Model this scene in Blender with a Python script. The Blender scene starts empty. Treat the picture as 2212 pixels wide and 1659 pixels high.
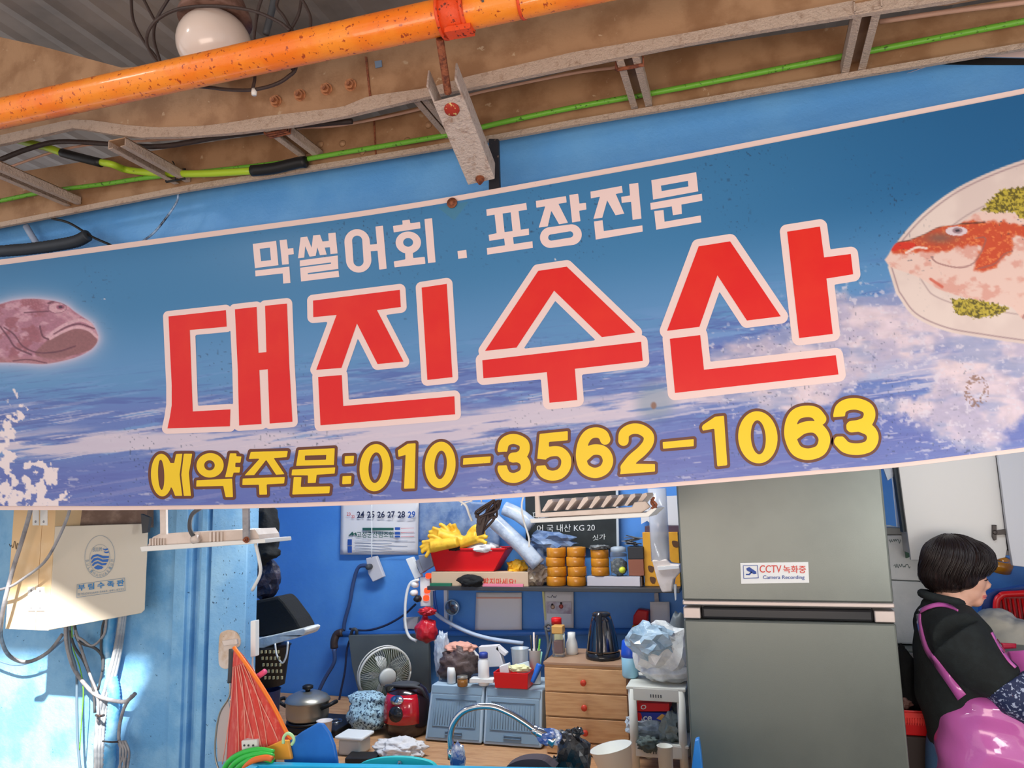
import bpy, bmesh, math, random
import numpy as np
from mathutils import Vector, Matrix, noise, geometry

# ------------------------------------------------------------------ camera
F = 1646.0                       # focal length in pixels of the 2212 x 1659 frame
EYE = 1.55
XA = np.array([0.95445827, 0.06742896, 0.29062474])     # world axes seen from the camera
YA = np.array([0.29730175, -0.13359301, -0.94539123])
ZA = np.array([-0.02492131, 0.98873972, -0.1475557])
RW = np.stack([XA, YA, ZA])
sc = bpy.context.scene
cam = bpy.data.cameras.new('camera'); cam_o = bpy.data.objects.new('camera', cam)
sc.collection.objects.link(cam_o); sc.camera = cam_o
cam.sensor_width = 36; cam.lens = 36 * F / 2212; cam.clip_start = .02; cam.clip_end = 200
M4 = Matrix([list(RW[0]) + [0], list(RW[1]) + [0], list(RW[2]) + [EYE], [0, 0, 0, 1]])
cam_o.matrix_world = M4

# ------------------------------------------------------------------ light
w = bpy.data.worlds.new('World'); sc.world = w; w.use_nodes = True
bg = w.node_tree.nodes['Background']; bg.inputs[0].default_value = (.93, .95, 1, 1); bg.inputs[1].default_value = .98
def lamp(name, kind, loc, target, energy, color=(1, 1, 1), size=.5, size_y=None, spot=None, angle=None):
    l = bpy.data.lights.new(name, kind); l.energy = energy; l.color = color
    if kind == 'AREA':
        l.shape = 'RECTANGLE'; l.size = size; l.size_y = size_y or size
    elif kind == 'SUN': l.angle = angle or .01
    else: l.shadow_soft_size = size
    if spot: l.spot_size = spot; l.spot_blend = .5
    o = bpy.data.objects.new(name, l); sc.collection.objects.link(o); o.location = loc
    o.rotation_euler = (Vector(target) - Vector(loc)).to_track_quat('-Z', 'Y').to_euler()
    return o
SUN = (-.35, .7, -.665)
lamp('sun_light', 'SUN', (0, 0, 6), SUN and (SUN[0], SUN[1], 6 + SUN[2]), 14.0, (1, .97, .92), angle=.02)
lamp('warm_fill_light', 'AREA', (-.6, -1.2, 1.2), (-.5, 1.8, 2.3), 40, (1, .80, .68), 2.4, .8)  # unseen area light added behind the camera, warms the sign and beams
lamp('kitchen_tube_light', 'AREA', (-1.2, 3.1, 2.55), (-1.2, 3.3, 0), 42, (.93, .97, 1), 1.2, .2)
lamp('side_fill_light', 'AREA', (.50, 2.2, 1.85), (.45, 3.1, 1.1), 2.2, (.95, .98, 1), .5, .2)  # no fitting here; added to brighten the foam boxes by the refrigerator
lamp('front_fill_light', 'AREA', (.9, .6, 1.35), (.55, 2.7, 1.1), 9, (1, .97, .92), .5, .4)  # unseen fill added in front, aimed into the right of the stall
lamp('fascia_glint_light', 'POINT', (-2.5, .1, 3.2), (0, 0, 0), 14, (1, .97, .92), .12)  # unseen point light added for a highlight on the blue fascia
lamp('floodlight_light', 'POINT', (-1.47, 2.02, 1.49), (0, 0, 0), 1.6, (.9, .96, 1), .03)
vs = sc.view_settings; vs.view_transform = 'Standard'; vs.look = 'None'; vs.exposure = 0.0; vs.gamma = 1; vs.use_curve_mapping = False

# ------------------------------------------------------------------ pixel <-> place
def ray(px, py):
    return RW @ np.array([px - 1106, 829.5 - py, -F])
def P(px, py, Y):
    r = ray(px, py); t = Y / r[1]
    return Vector((r[0] * t, Y, r[2] * t + EYE))
def PZ(px, py, z):
    r = ray(px, py); t = (z - EYE) / r[2]
    return Vector((r[0] * t, r[1] * t, z))
def fit(x0, y0, x1, y1, Y=None, z=None):
    """place and size of a thing filling a box of the photo: cx, Y, z of base, width, height"""
    cx = (x0 + x1) / 2
    if Y is None: Y = PZ(cx, y1, z)[1]
    zb = P(cx, y1, Y)[2] if z is None else z
    return P(cx, y1, Y)[0], Y, zb, P(x1, (y0 + y1) / 2, Y)[0] - P(x0, (y0 + y1) / 2, Y)[0], P(cx, y0, Y)[2] - zb

# ------------------------------------------------------------------ materials
def lin(c):
    c = c / 255
    return c / 12.92 if c <= .04045 else ((c + .055) / 1.055) ** 2.4
def col(r, g, b): return (lin(r), lin(g), lin(b), 1)
MATS = {}
def mat(name, c, rough=.5, metal=0, c2=None, scale=20, lo=.4, hi=.65, spots=None, spot_scale=120, spot_lo=.66, bump=0, bscale=60,
        trans=0, coat=0, ior=1.45, stretch=(1, 1, 1), alpha=1, sheen=0, aniso=0, emit=0):
    if name in MATS: return MATS[name]
    m = bpy.data.materials.new(name); m.use_nodes = True; n = m.node_tree.nodes; L = m.node_tree.links
    b = n['Principled BSDF']; b.inputs['Roughness'].default_value = rough; b.inputs['Metallic'].default_value = metal
    b.inputs['IOR'].default_value = ior
    b.inputs['Transmission Weight'].default_value = trans; b.inputs['Coat Weight'].default_value = coat; b.inputs['Alpha'].default_value = alpha
    b.inputs['Sheen Weight'].default_value = sheen
    if emit: b.inputs['Emission Color'].default_value = col(*c); b.inputs['Emission Strength'].default_value = emit
    tc = n.new('ShaderNodeTexCoord'); mp = n.new('ShaderNodeMapping'); mp.inputs['Scale'].default_value = stretch
    L.new(tc.outputs['Object'], mp.inputs[0])
    cc = col(*c)
    b.inputs['Base Color'].default_value = cc
    def noi(s, d=5, r=.6):
        t = n.new('ShaderNodeTexNoise'); t.inputs['Scale'].default_value = s; t.inputs['Detail'].default_value = d
        t.inputs['Roughness'].default_value = r; L.new(mp.outputs[0], t.inputs['Vector']); return t
    def mix(a, bcol, fac_sock, l, h):
        rp = n.new('ShaderNodeMapRange'); rp.inputs[1].default_value = l; rp.inputs[2].default_value = h
        rp.interpolation_type = 'SMOOTHSTEP'; L.new(fac_sock, rp.inputs[0])
        mx = n.new('ShaderNodeMix'); mx.data_type = 'RGBA'; L.new(rp.outputs[0], mx.inputs[0])
        if isinstance(a, tuple): mx.inputs[6].default_value = a
        else: L.new(a, mx.inputs[6])
        mx.inputs[7].default_value = bcol
        return mx.outputs[2]
    out = cc
    if c2: out = mix(out, col(*c2), noi(scale).outputs[0], lo, hi)
    if spots: out = mix(out, col(*spots), noi(spot_scale, 4, .6).outputs[0], spot_lo, spot_lo + .05)
    if not isinstance(out, tuple): L.new(out, b.inputs['Base Color'])
    if bump:
        bp = n.new('ShaderNodeBump'); bp.inputs['Strength'].default_value = bump; bp.inputs['Distance'].default_value = .01
        L.new(noi(bscale, 6).outputs[0], bp.inputs['Height']); L.new(bp.outputs[0], b.inputs['Normal'])
    MATS[name] = m
    return m
def vmat(name, rough=.45, spec=.5, bump=0):
    m = bpy.data.materials.new(name); m.use_nodes = True; n = m.node_tree.nodes; L = m.node_tree.links
    a = n.new('ShaderNodeVertexColor'); a.layer_name = 'Col'; L.new(a.outputs[0], n['Principled BSDF'].inputs['Base Color'])
    n['Principled BSDF'].inputs['Roughness'].default_value = rough
    n['Principled BSDF'].inputs['Specular IOR Level'].default_value = spec
    return m

# ------------------------------------------------------------------ mesh helpers
def cr(pts, k=6, closed=False):
    """Catmull-Rom through points"""
    pts = [Vector(p) for p in pts]; n = len(pts)
    if n < 3 and not closed: return pts
    out = []
    rng = range(n if closed else n - 1)
    for i in rng:
        if closed: p0, p1, p2, p3 = pts[i - 1], pts[i], pts[(i + 1) % n], pts[(i + 2) % n]
        else:
            p1, p2 = pts[i], pts[i + 1]
            p0 = pts[i - 1] if i else p1 * 2 - p2
            p3 = pts[i + 2] if i + 2 < n else p2 * 2 - p1
        for j in range(k):
            t = j / k
            out.append(.5 * ((2 * p1) + (p2 - p0) * t + (2 * p0 - 5 * p1 + 4 * p2 - p3) * t * t + (3 * p1 - p0 - 3 * p2 + p3) * t ** 3))
    if not closed: out.append(pts[-1])
    return out
def V3(pts): return [Vector(p) for p in pts]
class MB:
    def __init__(s): s.v = []; s.f = []; s.sm = []
    def add(s, vs, fs, smooth=False):
        o = len(s.v); s.v += [Vector(v) for v in vs]
        for f in fs: s.f.append([i + o for i in f]); s.sm.append(smooth)
        return s
    def box(s, c, size, rz=0, rx=0, ry=0):
        a, b, d = [q / 2 for q in size]
        R = Matrix.Rotation(rz, 3, 'Z') @ Matrix.Rotation(ry, 3, 'Y') @ Matrix.Rotation(rx, 3, 'X'); c = Vector(c)
        vs = [R @ Vector((x * a, y * b, z * d)) + c for z in (-1, 1) for y in (-1, 1) for x in (-1, 1)]
        return s.add(vs, [(0, 2, 3, 1), (4, 5, 7, 6), (0, 1, 5, 4), (2, 6, 7, 3), (0, 4, 6, 2), (1, 3, 7, 5)])
    def bar(s, a, b, wx, wn, up=(1, 0, 0)):
        """box beam from a to b; wx along 'up', wn along the third axis"""
        a, b = Vector(a), Vector(b); d = (b - a); L = d.length; d.normalize()
        u = Vector(up); u = (u - d * u.dot(d)).normalized(); n = d.cross(u)
        vs = []
        for p in (a, b):
            for j, k in ((-1, -1), (1, -1), (1, 1), (-1, 1)): vs.append(p + u * wx / 2 * j + n * wn / 2 * k)
        return s.add(vs, [(3, 2, 1, 0), (4, 5, 6, 7), (0, 1, 5, 4), (1, 2, 6, 5), (2, 3, 7, 6), (3, 0, 4, 7)])
    def tube(s, pts, r, seg=8, k=5, smooth=True, closed=False, ridges=0):
        pts = cr(pts, k) if k > 1 else V3(pts)
        n = len(pts); rr = r if callable(r) else (lambda t: r)
        T = [(pts[min(i + 1, n - 1)] - pts[max(i - 1, 0)]).normalized() for i in range(n)]
        u = T[0].orthogonal().normalized(); vs = []
        for i in range(n):
            u = (u - T[i] * u.dot(T[i])).normalized(); b = T[i].cross(u)
            R_ = rr(i / (n - 1))
            if ridges: R_ *= 1 + .14 * (i % 2)
            for j in range(seg):
                a = 2 * math.pi * j / seg; vs.append(pts[i] + (u * math.cos(a) + b * math.sin(a)) * R_)
        fs = [(i * seg + j, i * seg + (j + 1) % seg, (i + 1) * seg + (j + 1) % seg, (i + 1) * seg + j) for i in range(n - 1) for j in range(seg)]
        fs.append(list(range(seg))[::-1]); fs.append([(n - 1) * seg + j for j in range(seg)])
        return s.add(vs, fs, smooth)
    def lathe(s, prof, c, seg=28, axis=None, smooth=True, sx=1, sy=1, cap=True):
        c = Vector(c); vs = []
        q = Vector(axis).normalized().to_track_quat('Z', 'Y').to_matrix() if axis else Matrix.Identity(3)
        for r, z in prof:
            for j in range(seg):
                a = 2 * math.pi * j / seg; vs.append(q @ Vector((r * math.cos(a) * sx, r * math.sin(a) * sy, z)) + c)
        n = len(prof)
        fs = [(i * seg + j, i * seg + (j + 1) % seg, (i + 1) * seg + (j + 1) % seg, (i + 1) * seg + j) for i in range(n - 1) for j in range(seg)]
        if cap: fs.append(list(range(seg))[::-1]); fs.append([(n - 1) * seg + j for j in range(seg)])
        return s.add(vs, fs, smooth)
    def prism(s, pts, ext, holes=()):
        """flat outline (3D points) extruded by vector"""
        ext = Vector(ext); loops = [V3(pts)] + [V3(h) for h in holes]
        flat = [p for l in loops for p in l]; tr = geometry.tessellate_polygon(loops)
        n = len(flat); vs = flat + [p + ext for p in flat]
        fs = [tuple(t) for t in tr] + [tuple(i + n for i in t)[::-1] for t in tr]
        o = 0
        for l in loops:
            m = len(l)
            for i in range(m): fs.append((o + i, o + (i + 1) % m, n + o + (i + 1) % m, n + o + i))
            o += m
        return s.add(vs, fs)
    def px(s, pts, Y, depth, k=0):
        """outline traced on the photo, standing at Y with real thickness"""
        if k: pts = [(p[0], p[1]) for p in cr([(a, b, 0) for a, b in pts], k, True)]
        return s.prism([P(x, y, Y) for x, y in pts], (0, depth, 0))
    def quad(s, *p): return s.add(p, [tuple(range(len(p)))])
    def blob(s, c, r, amp=.15, freq=3, seed=0, sub=4, power=1, ridged=False):
        if ridged: sub = 3
        rnd = random.Random(seed)
        bm = bmesh.new(); bmesh.ops.create_icosphere(bm, subdivisions=sub, radius=1)
        o = Vector((seed * 7.3, seed * 3.1, seed * 1.7)); c = Vector(c); vs = []
        for v in bm.verts:
            d = v.co.normalized(); nn = noise.fractal(d * freq + o, 1, 2, 4)
            k = 1 + amp * (nn + (rnd.uniform(-.42, .42) if ridged else 0))
            if power != 1: d = Vector([math.copysign(abs(q) ** power, q) for q in d])
            vs.append(c + Vector((d.x * r[0], d.y * r[1], d.z * r[2])) * k)
        fs = [[v.index for v in f.verts] for f in bm.faces]; bm.free()
        return s.add(vs, fs, not ridged)
    def sheet(s, fn, nu, nv, smooth=True, thick=None):
        vs = [Vector(fn(i / nu, j / nv)) for j in range(nv + 1) for i in range(nu + 1)]
        fs = [(j * (nu + 1) + i, j * (nu + 1) + i + 1, (j + 1) * (nu + 1) + i + 1, (j + 1) * (nu + 1) + i) for j in range(nv) for i in range(nu)]
        return s.add(vs, fs, smooth)
LOC = {}
def finish(o, m, parent, label, cat, group, kind):
    sc.collection.objects.link(o)
    if m is not None: o.data.materials.append(m)
    if label: o['label'] = label
    if cat: o['category'] = cat
    if group: o['group'] = group
    if kind: o['kind'] = kind
def O(name, mb, m, parent=None, label=None, cat=None, group=None, kind=None, bevel=0, remesh=0, smooth_it=0, solid=0, sub=0):
    me = bpy.data.meshes.new(name)
    xs = mb.v; mn = [min(v[i] for v in xs) for i in range(3)]; mx = [max(v[i] for v in xs) for i in range(3)]
    org = Vector(((mn[0] + mx[0]) / 2, (mn[1] + mx[1]) / 2, mn[2]))
    me.from_pydata([v - org for v in xs], [], mb.f); me.update()
    for p, q in zip(me.polygons, mb.sm): p.use_smooth = q
    bm = bmesh.new(); bm.from_mesh(me)
    if not remesh: bmesh.ops.remove_doubles(bm, verts=bm.verts, dist=1e-6)
    bmesh.ops.delete(bm, geom=[v for v in bm.verts if not v.link_faces], context='VERTS')
    bmesh.ops.recalc_face_normals(bm, faces=bm.faces); bm.to_mesh(me); bm.free()
    o = bpy.data.objects.new(name, me)
    if parent is not None:
        o.parent = parent; o.location = org - LOC[parent.name]
    else: o.location = org
    LOC[o.name] = org
    finish(o, m, parent, label, cat, group, kind)
    if remesh:
        md = o.modifiers.new('r', 'REMESH'); md.mode = 'VOXEL'; md.voxel_size = remesh; md.use_smooth_shade = True
    if smooth_it:
        md = o.modifiers.new('s', 'SMOOTH'); md.factor = .6; md.iterations = smooth_it
    if solid:
        md = o.modifiers.new('so', 'SOLIDIFY'); md.thickness = solid; md.offset = 0
    if sub: md = o.modifiers.new('sb', 'SUBSURF'); md.levels = sub; md.render_levels = sub
    if bevel:
        md = o.modifiers.new('b', 'BEVEL'); md.width = bevel; md.segments = 2; md.limit_method = 'ANGLE'; md.angle_limit = .6
    return o
def E(name, loc, label, cat, group=None):
    o = bpy.data.objects.new(name, None); o.empty_display_size = .05; sc.collection.objects.link(o)
    o.location = loc; LOC[o.name] = Vector(loc); o['label'] = label; o['category'] = cat
    if group: o['group'] = group
    return o
def ST(name, mb, m, **k): return O(name, mb, m, kind='structure', **k)
def text(s, quad, plane, m, parent, name='lettering', label=None, bold=0):
    """lettering stretched over a quad of photo pixels (TL, TR, BR, BL) on a surface; plane(px, py) -> place"""
    cu = bpy.data.curves.new('t', 'FONT'); cu.body = s; cu.offset = bold; cu.resolution_u = 3
    to = bpy.data.objects.new('t', cu); sc.collection.objects.link(to)
    bpy.context.view_layer.update(); dg = bpy.context.evaluated_depsgraph_get()
    me = bpy.data.meshes.new_from_object(to.evaluated_get(dg)); vs = [v.co.copy() for v in me.vertices]; fs = [list(p.vertices) for p in me.polygons]
    bpy.data.objects.remove(to)
    if not vs: return None
    x0 = min(v.x for v in vs); x1 = max(v.x for v in vs); y0 = min(v.y for v in vs); y1 = max(v.y for v in vs)
    tl, tr, br, bl = [Vector((a, b)) for a, b in quad]; out = []
    for v in vs:
        u = (v.x - x0) / (x1 - x0); t = (y1 - v.y) / (y1 - y0)
        p = (tl * (1 - u) + tr * u) * (1 - t) + (bl * (1 - u) + br * u) * t
        out.append(plane(p.x, p.y))
    mb = MB(); mb.add(out, fs)
    return O(name, mb, m, parent, label)
def onY(Y): return lambda x, y: P(x, y, Y)

def scribble(q, plane, m, parent, seed=1, r=.0012, name='handwriting', label=None):
    """illegible pen strokes inside a pixel box"""
    rd = random.Random(seed); x0, y0, x1, y1 = q; b = MB(); n = max(3, int((x1 - x0) / 5)); pts = []
    for i in range(n * 3): pts.append(plane(x0 + (x1 - x0) * i / (n * 3 - 1), y0 + (y1 - y0) * rd.random()))
    b.tube(pts, r, 4, 3); return O(name, b, m, parent, label)
# ------------------------------------------------------------------ distance-field lettering (traced glyphs)
def catm2(pts, k=8): return [(p.x, p.y) for p in cr([(a, b, 0) for a, b in pts], k)]
def sd_poly(X, Y, pts):
    d = np.full(X.shape, 1e9); inside = np.zeros(X.shape, bool); n = len(pts)
    for i in range(n):
        ax, ay = pts[i]; bx, by = pts[(i + 1) % n]; ex, ey = bx - ax, by - ay
        t = np.clip(((X - ax) * ex + (Y - ay) * ey) / (ex * ex + ey * ey + 1e-12), 0, 1)
        d = np.minimum(d, np.hypot(X - ax - ex * t, Y - ay - ey * t))
        if ay != by:
            c = ((ay > Y) != (by > Y)) & (X < (bx - ax) * (Y - ay) / (by - ay) + ax); inside ^= c
    return np.where(inside, -d, d)
def sd_line(X, Y, pts, r):
    d = np.full(X.shape, 1e9)
    for (ax, ay), (bx, by) in zip(pts[:-1], pts[1:]):
        ex, ey = bx - ax, by - ay
        t = np.clip(((X - ax) * ex + (Y - ay) * ey) / (ex * ex + ey * ey + 1e-12), 0, 1)
        d = np.minimum(d, np.hypot(X - ax - ex * t, Y - ay - ey * t))
    return d - r
def ell(cx, cy, rx, ry, ang=0, n=40):
    a = math.radians(ang); return [(cx + rx * math.cos(t) * math.cos(a) - ry * math.sin(t) * math.sin(a), cy + rx * math.cos(t) * math.sin(a) + ry * math.sin(t) * math.cos(a))
                                   for t in [2 * math.pi * i / n for i in range(n)]]
def iso(field, x0, y0, res, place):
    """filled contour of field<0 as mesh (marching squares)"""
    ny, nx = field.shape; vid = {}; V = []; Fs = []
    def vert(key, x, y):
        if key not in vid: vid[key] = len(V); V.append(place(x, y))
        return vid[key]
    neg = field < 0
    any4 = neg[:-1, :-1] | neg[1:, :-1] | neg[:-1, 1:] | neg[1:, 1:]
    for j, i in zip(*np.nonzero(any4)):
        cs = [(i, j), (i + 1, j), (i + 1, j + 1), (i, j + 1)]; poly = []
        for q in range(4):
            a, b = cs[q], cs[(q + 1) % 4]; fa, fb = field[a[1], a[0]], field[b[1], b[0]]
            if fa < 0: poly.append(vert(a, x0 + a[0] * res, y0 + a[1] * res))
            if (fa < 0) != (fb < 0):
                t = fa / (fa - fb); key = (min(a, b), max(a, b))
                poly.append(vert(key, x0 + (a[0] + (b[0] - a[0]) * t) * res, y0 + (a[1] + (b[1] - a[1]) * t) * res))
        if len(poly) >= 3: Fs.append(poly)
    mb = MB(); mb.add(V, Fs); return mb
class Glyph:
    def __init__(s, org, sc_): s.o = org; s.k = sc_; s.p = []; s.h = []; s.l = []; s.hl = []
    def T(s, pts): return [(s.o[0] + x / s.k, s.o[1] + y / s.k) for x, y in pts]
    def poly(s, *pts): s.p.append(s.T(pts)); return s
    def hole(s, *pts): s.h.append(s.T(pts)); return s
    def line(s, r, *pts, k=8): s.l.append((s.T(catm2(pts, k) if k > 1 else pts), r / s.k)); return s
    def lhole(s, r, *pts): s.hl.append((s.T(pts), r / s.k)); return s
    def field(s, res, pad):
        al = [q for p in s.p for q in p] + [(x + a, y + a) for l, r in s.l for x, y in l for a in (-r, r)]
        x0 = min(a for a, b in al) - pad; x1 = max(a for a, b in al) + pad; y0 = min(b for a, b in al) - pad; y1 = max(b for a, b in al) + pad
        X, Y = np.meshgrid(np.arange(x0, x1, res), np.arange(y0, y1, res)); d = np.full(X.shape, 1e9)
        for p in s.p: d = np.minimum(d, sd_poly(X, Y, p))
        for l, r in s.l: d = np.minimum(d, sd_line(X, Y, l, r))
        for h in s.h: d = np.maximum(d, -sd_poly(X, Y, h))
        for l, r in s.hl: d = np.maximum(d, -sd_line(X, Y, l, r))
        return d, x0, y0
    def fill(s, place, res=2, off=0, exact=True):
        if exact and not s.l and not s.hl and not off:
            mb = MB()
            for i, p in enumerate(s.p):
                loops = [[Vector((x, y, 0)) for x, y in p]] + ([[Vector((x, y, 0)) for x, y in h] for h in s.h] if i == 0 else [])
                fl = [q for l in loops for q in l]
                mb.add([place(q.x, q.y) for q in fl], [tuple(t) for t in geometry.tessellate_polygon(loops)])
            return mb
        d, x0, y0 = s.field(res, off + 3)
        return iso(d - off, x0, y0, res, place)

# numpy value noise for the printed artwork
def vnoise(x, y, seed=0):
    xi = np.floor(x).astype(np.int64); yi = np.floor(y).astype(np.int64); fx = x - xi; fy = y - yi
    def h(a, b):
        n = (a * 374761393 + b * 668265263 + seed * 974711) & 0xffffffff
        n = ((n ^ (n >> 13)) * 1274126177) & 0xffffffff
        return ((n ^ (n >> 16)) & 0xffff) / 65535.
    fx = fx * fx * (3 - 2 * fx); fy = fy * fy * (3 - 2 * fy)
    return (h(xi, yi) * (1 - fx) + h(xi + 1, yi) * fx) * (1 - fy) + (h(xi, yi + 1) * (1 - fx) + h(xi + 1, yi + 1) * fx) * fy
def fbm(x, y, seed=0, o=4):
    s = 0; a = .5; t = 0
    for i in range(o): s = s + a * vnoise(x * 2 ** i, y * 2 ** i, seed + i); t += a; a *= .55
    return s / t
def sst(a, b, x): t = np.clip((x - a) / (b - a), 0, 1); return t * t * (3 - 2 * t)

# ================================================================== materials in use
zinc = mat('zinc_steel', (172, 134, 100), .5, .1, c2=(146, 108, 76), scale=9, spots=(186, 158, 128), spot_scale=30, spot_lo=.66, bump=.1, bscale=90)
crust = mat('crusted_steel', (206, 182, 164), .75, .0, c2=(176, 148, 128), scale=70, lo=.5, hi=.75, bump=.9, bscale=160)
rust = mat('rust', (156, 92, 62), .7, .2, c2=(104, 56, 42), scale=80, bump=.4)
orange = mat('orange_pipe_paint', (255, 150, 44), .32, 0, c2=(248, 124, 24), scale=6, spots=(176, 72, 28), spot_scale=85, spot_lo=.60, bump=.15, coat=.3)
redor = mat('red_orange_paint', (235, 80, 30), .45, 0, spots=(120, 40, 20), spot_scale=90, spot_lo=.58, bump=.3)
bluew = mat('blue_wall_paint', (76, 138, 212), .5, 0, c2=(88, 150, 218), scale=2, spots=(28, 80, 165), spot_scale=60, spot_lo=.72, bump=.1, bscale=40)
fasc = mat('blue_fascia_film', (98, 166, 232), .3, 0, c2=(112, 178, 238), scale=3, spots=(40, 76, 124), spot_scale=70, spot_lo=.76, bump=.22, bscale=110)
facade = mat('pale_blue_facade_paint', (138, 192, 230), .45, 0, c2=(108, 170, 218), scale=7, spots=(52, 98, 140), spot_scale=70, spot_lo=.69, bump=.35, bscale=45)
facade2 = mat('worn_blue_post_paint', (122, 180, 226), .4, 0, c2=(150, 200, 234), scale=6, spots=(40, 72, 108), spot_scale=85, spot_lo=.64, bump=.3, bscale=70)
black = mat('black_rubber', (26, 25, 26), .5)
blackc = mat('black_cloth', (22, 23, 24), .85, bump=.4, bscale=70)
white = mat('white_plastic', (232, 232, 228), .4)
offw = mat('cream_plastic', (222, 208, 198), .45, c2=(205, 190, 178), scale=12, spots=(120, 90, 70), spot_scale=120, spot_lo=.72)
greenh = mat('green_hose', (108, 172, 52), .4, spots=(60, 95, 25), spot_scale=110, spot_lo=.6)
pink_wire = mat('pinkish_wire', (214, 168, 146), .5)
dark = mat('dark_brown_cable', (62, 48, 44), .5, bump=.3)
greyc = mat('grey_cable', (158, 156, 158), .45, c2=(120, 118, 122), scale=20)
chrome = mat('chrome', (205, 205, 205), .18, 1)
steel = mat('dull_aluminium', (176, 172, 160), .35, .8)
wood = mat('pale_wood', (214, 168, 118), .55, c2=(198, 148, 98), scale=6, stretch=(1, 1, 12), bump=.05)
woodf = mat('platform_wood', (196, 150, 108), .6, c2=(176, 128, 88), scale=5, stretch=(2, 14, 2))
paper = mat('white_paper', (226, 222, 220), .8)
redp = mat('red_plastic', (214, 22, 26), .35)
greyd = mat('dark_grey', (70, 72, 76), .6)

# ================================================================== setting
floor = ST('floor', MB().box((0, 2, -.05), (16, 14, .1)), mat('concrete_floor', (150, 142, 132), .6, c2=(120, 112, 104), scale=3, bump=.2))
YB, YW = 4.1, 2.25
ST('wall_back', MB().box((-.4, YB + .05, 1.45), (5.6, .1, 2.9)), bluew)
ST('wall_left', MB().box((-2.95, (YW + YB) / 2, 1.45), (.1, YB - YW - .1, 2.9)), bluew)
ST('wall_right', MB().box((2.35, (YW + YB) / 2, 1.45), (.1, YB - YW - .1, 2.9)), bluew)
ST('ceiling', MB().box((-.3, (YW + YB) / 2 + .05, 2.8), (5.2, YB - YW, .05)), mat('ceiling_board', (205, 205, 200), .8))
# facade left of the opening
xc0 = P(462, 1400, YW)[0]; xc1 = P(533, 1250, YW - .03)[0]
f = MB()
xg = P(418, 1300, YW)[0]
f.box(((-5 + xg - .012) / 2, YW + .05, 1.35), (xg - .012 + 5, .1, 2.7))
f.box(((xg + .012 + xc0) / 2, YW + .055, 1.35), (xc0 - xg - .012, .1, 2.7))
f.box((xg, YW + .075, 1.35), (.03, .1, 2.7))
f.box((xg - .05, YW - .004, 1.35), (.05, .02, 2.7))
f.box((xc0 - .035, YW - .008, 1.35), (.025, .03, 2.7))
ST('wall_front', f, facade, bevel=.003)
ST('trim_1', MB().box(((xc0 + xc1) / 2, YW, 1.35), (xc1 - xc0, .06, 2.7)), facade2, bevel=.004)
# fascia board over the stall front
ST('trim_2', MB().box((-.6, 2.0, 2.19), (6.2, .03, .78)), fasc)
# canopy roof; slot left in its unseen front to shape the sun patch
rf = MB()
zr = 3.35
for i in range(60):
    x0 = -5 + i * .15
    pts = [(x0, zr), (x0 + .04, zr + .005), (x0 + .11, zr + .005), (x0 + .15, zr)]
    for (a, za), (b, zb) in zip(pts[:-1], pts[1:]): rf.quad((a, -.22, za), (b, -.22, zb), (b, 6, zb), (a, 6, za))
    for (a, za), (b, zb) in zip(pts[:-1], pts[1:]): rf.quad((a, -6, za), (b, -6, zb), (b, -1.5, zb), (a, -1.5, za))
    if x0 > -.80:
        for (a, za), (b, zb) in zip(pts[:-1], pts[1:]): rf.quad((a, -1.5, za), (b, -1.5, zb), (b, -.22, zb), (a, -.22, za))
ST('ceiling', rf, mat('canopy_sheet', (158, 140, 128), .5, .1, c2=(120, 108, 100), scale=1.5))
t = MB(); t.bar(P(70, 103, 2.6), P(420, 32, 2.6), .03, .06, (0, 1, 0)); t.bar(P(-200, 160, 2.6), P(70, 103, 2.6), .03, .06, (0, 1, 0)); ST('trim_3', t, greyd)

# ================================================================== the sign board
YS = 1.84
TOP = [(-330, 601), (0, 561), (520, 491), (740, 462), (940, 431), (1472, 335), (2212, 191), (2560, 117)]
BOT = [(-330, 1100), (0, 1102), (300, 1102), (560, 1098), (980, 1084), (1440, 1052), (1700, 1030), (1940, 1010), (2212, 976), (2560, 925)]
def itp(T, x): return float(np.interp(x, [a for a, b in T], [b for a, b in T]))
def smooth_y(T, x):
    return (itp(T, x - 60) + itp(T, x - 30) + itp(T, x) + itp(T, x + 30) + itp(T, x + 60)) / 5
sx0, sx1 = -260, 2480
mid = P(1106, 1070, YS)
sign = E('shop_sign', (mid[0], YS, mid[2]), 'long blue seafood shop sign board with big red Korean letters and yellow phone number', 'sign')
xs = np.linspace(sx0, sx1, 60)
b = MB()
vs = [P(x, smooth_y(TOP, x), YS + .004) for x in xs] + [P(x, smooth_y(BOT, x), YS + .004) for x in xs]
n = len(xs)
vb = [v + Vector((0, .022, 0)) for v in vs]
fs = [(i, i + 1, n + i + 1, n + i) for i in range(n - 1)]
N2 = 2 * n
fs += [(N2 + i + 1, N2 + i, N2 + n + i, N2 + n + i + 1) for i in range(n - 1)]
fs += [(i, N2 + i, N2 + i + 1, i + 1) for i in range(n - 1)] + [(n + i + 1, N2 + n + i + 1, N2 + n + i, n + i) for i in range(n - 1)]
fs += [(0, n, N2 + n, N2), (n - 1, N2 + n - 1, N2 + 2 * n - 1, 2 * n - 1)]
b.add(vs + vb, fs)
framew = mat('sign_border_white', (238, 212, 204), .4, spots=(150, 95, 60), spot_scale=80, spot_lo=.71)
O('panel', b, framew, sign, 'off-white edged backing panel')

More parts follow.
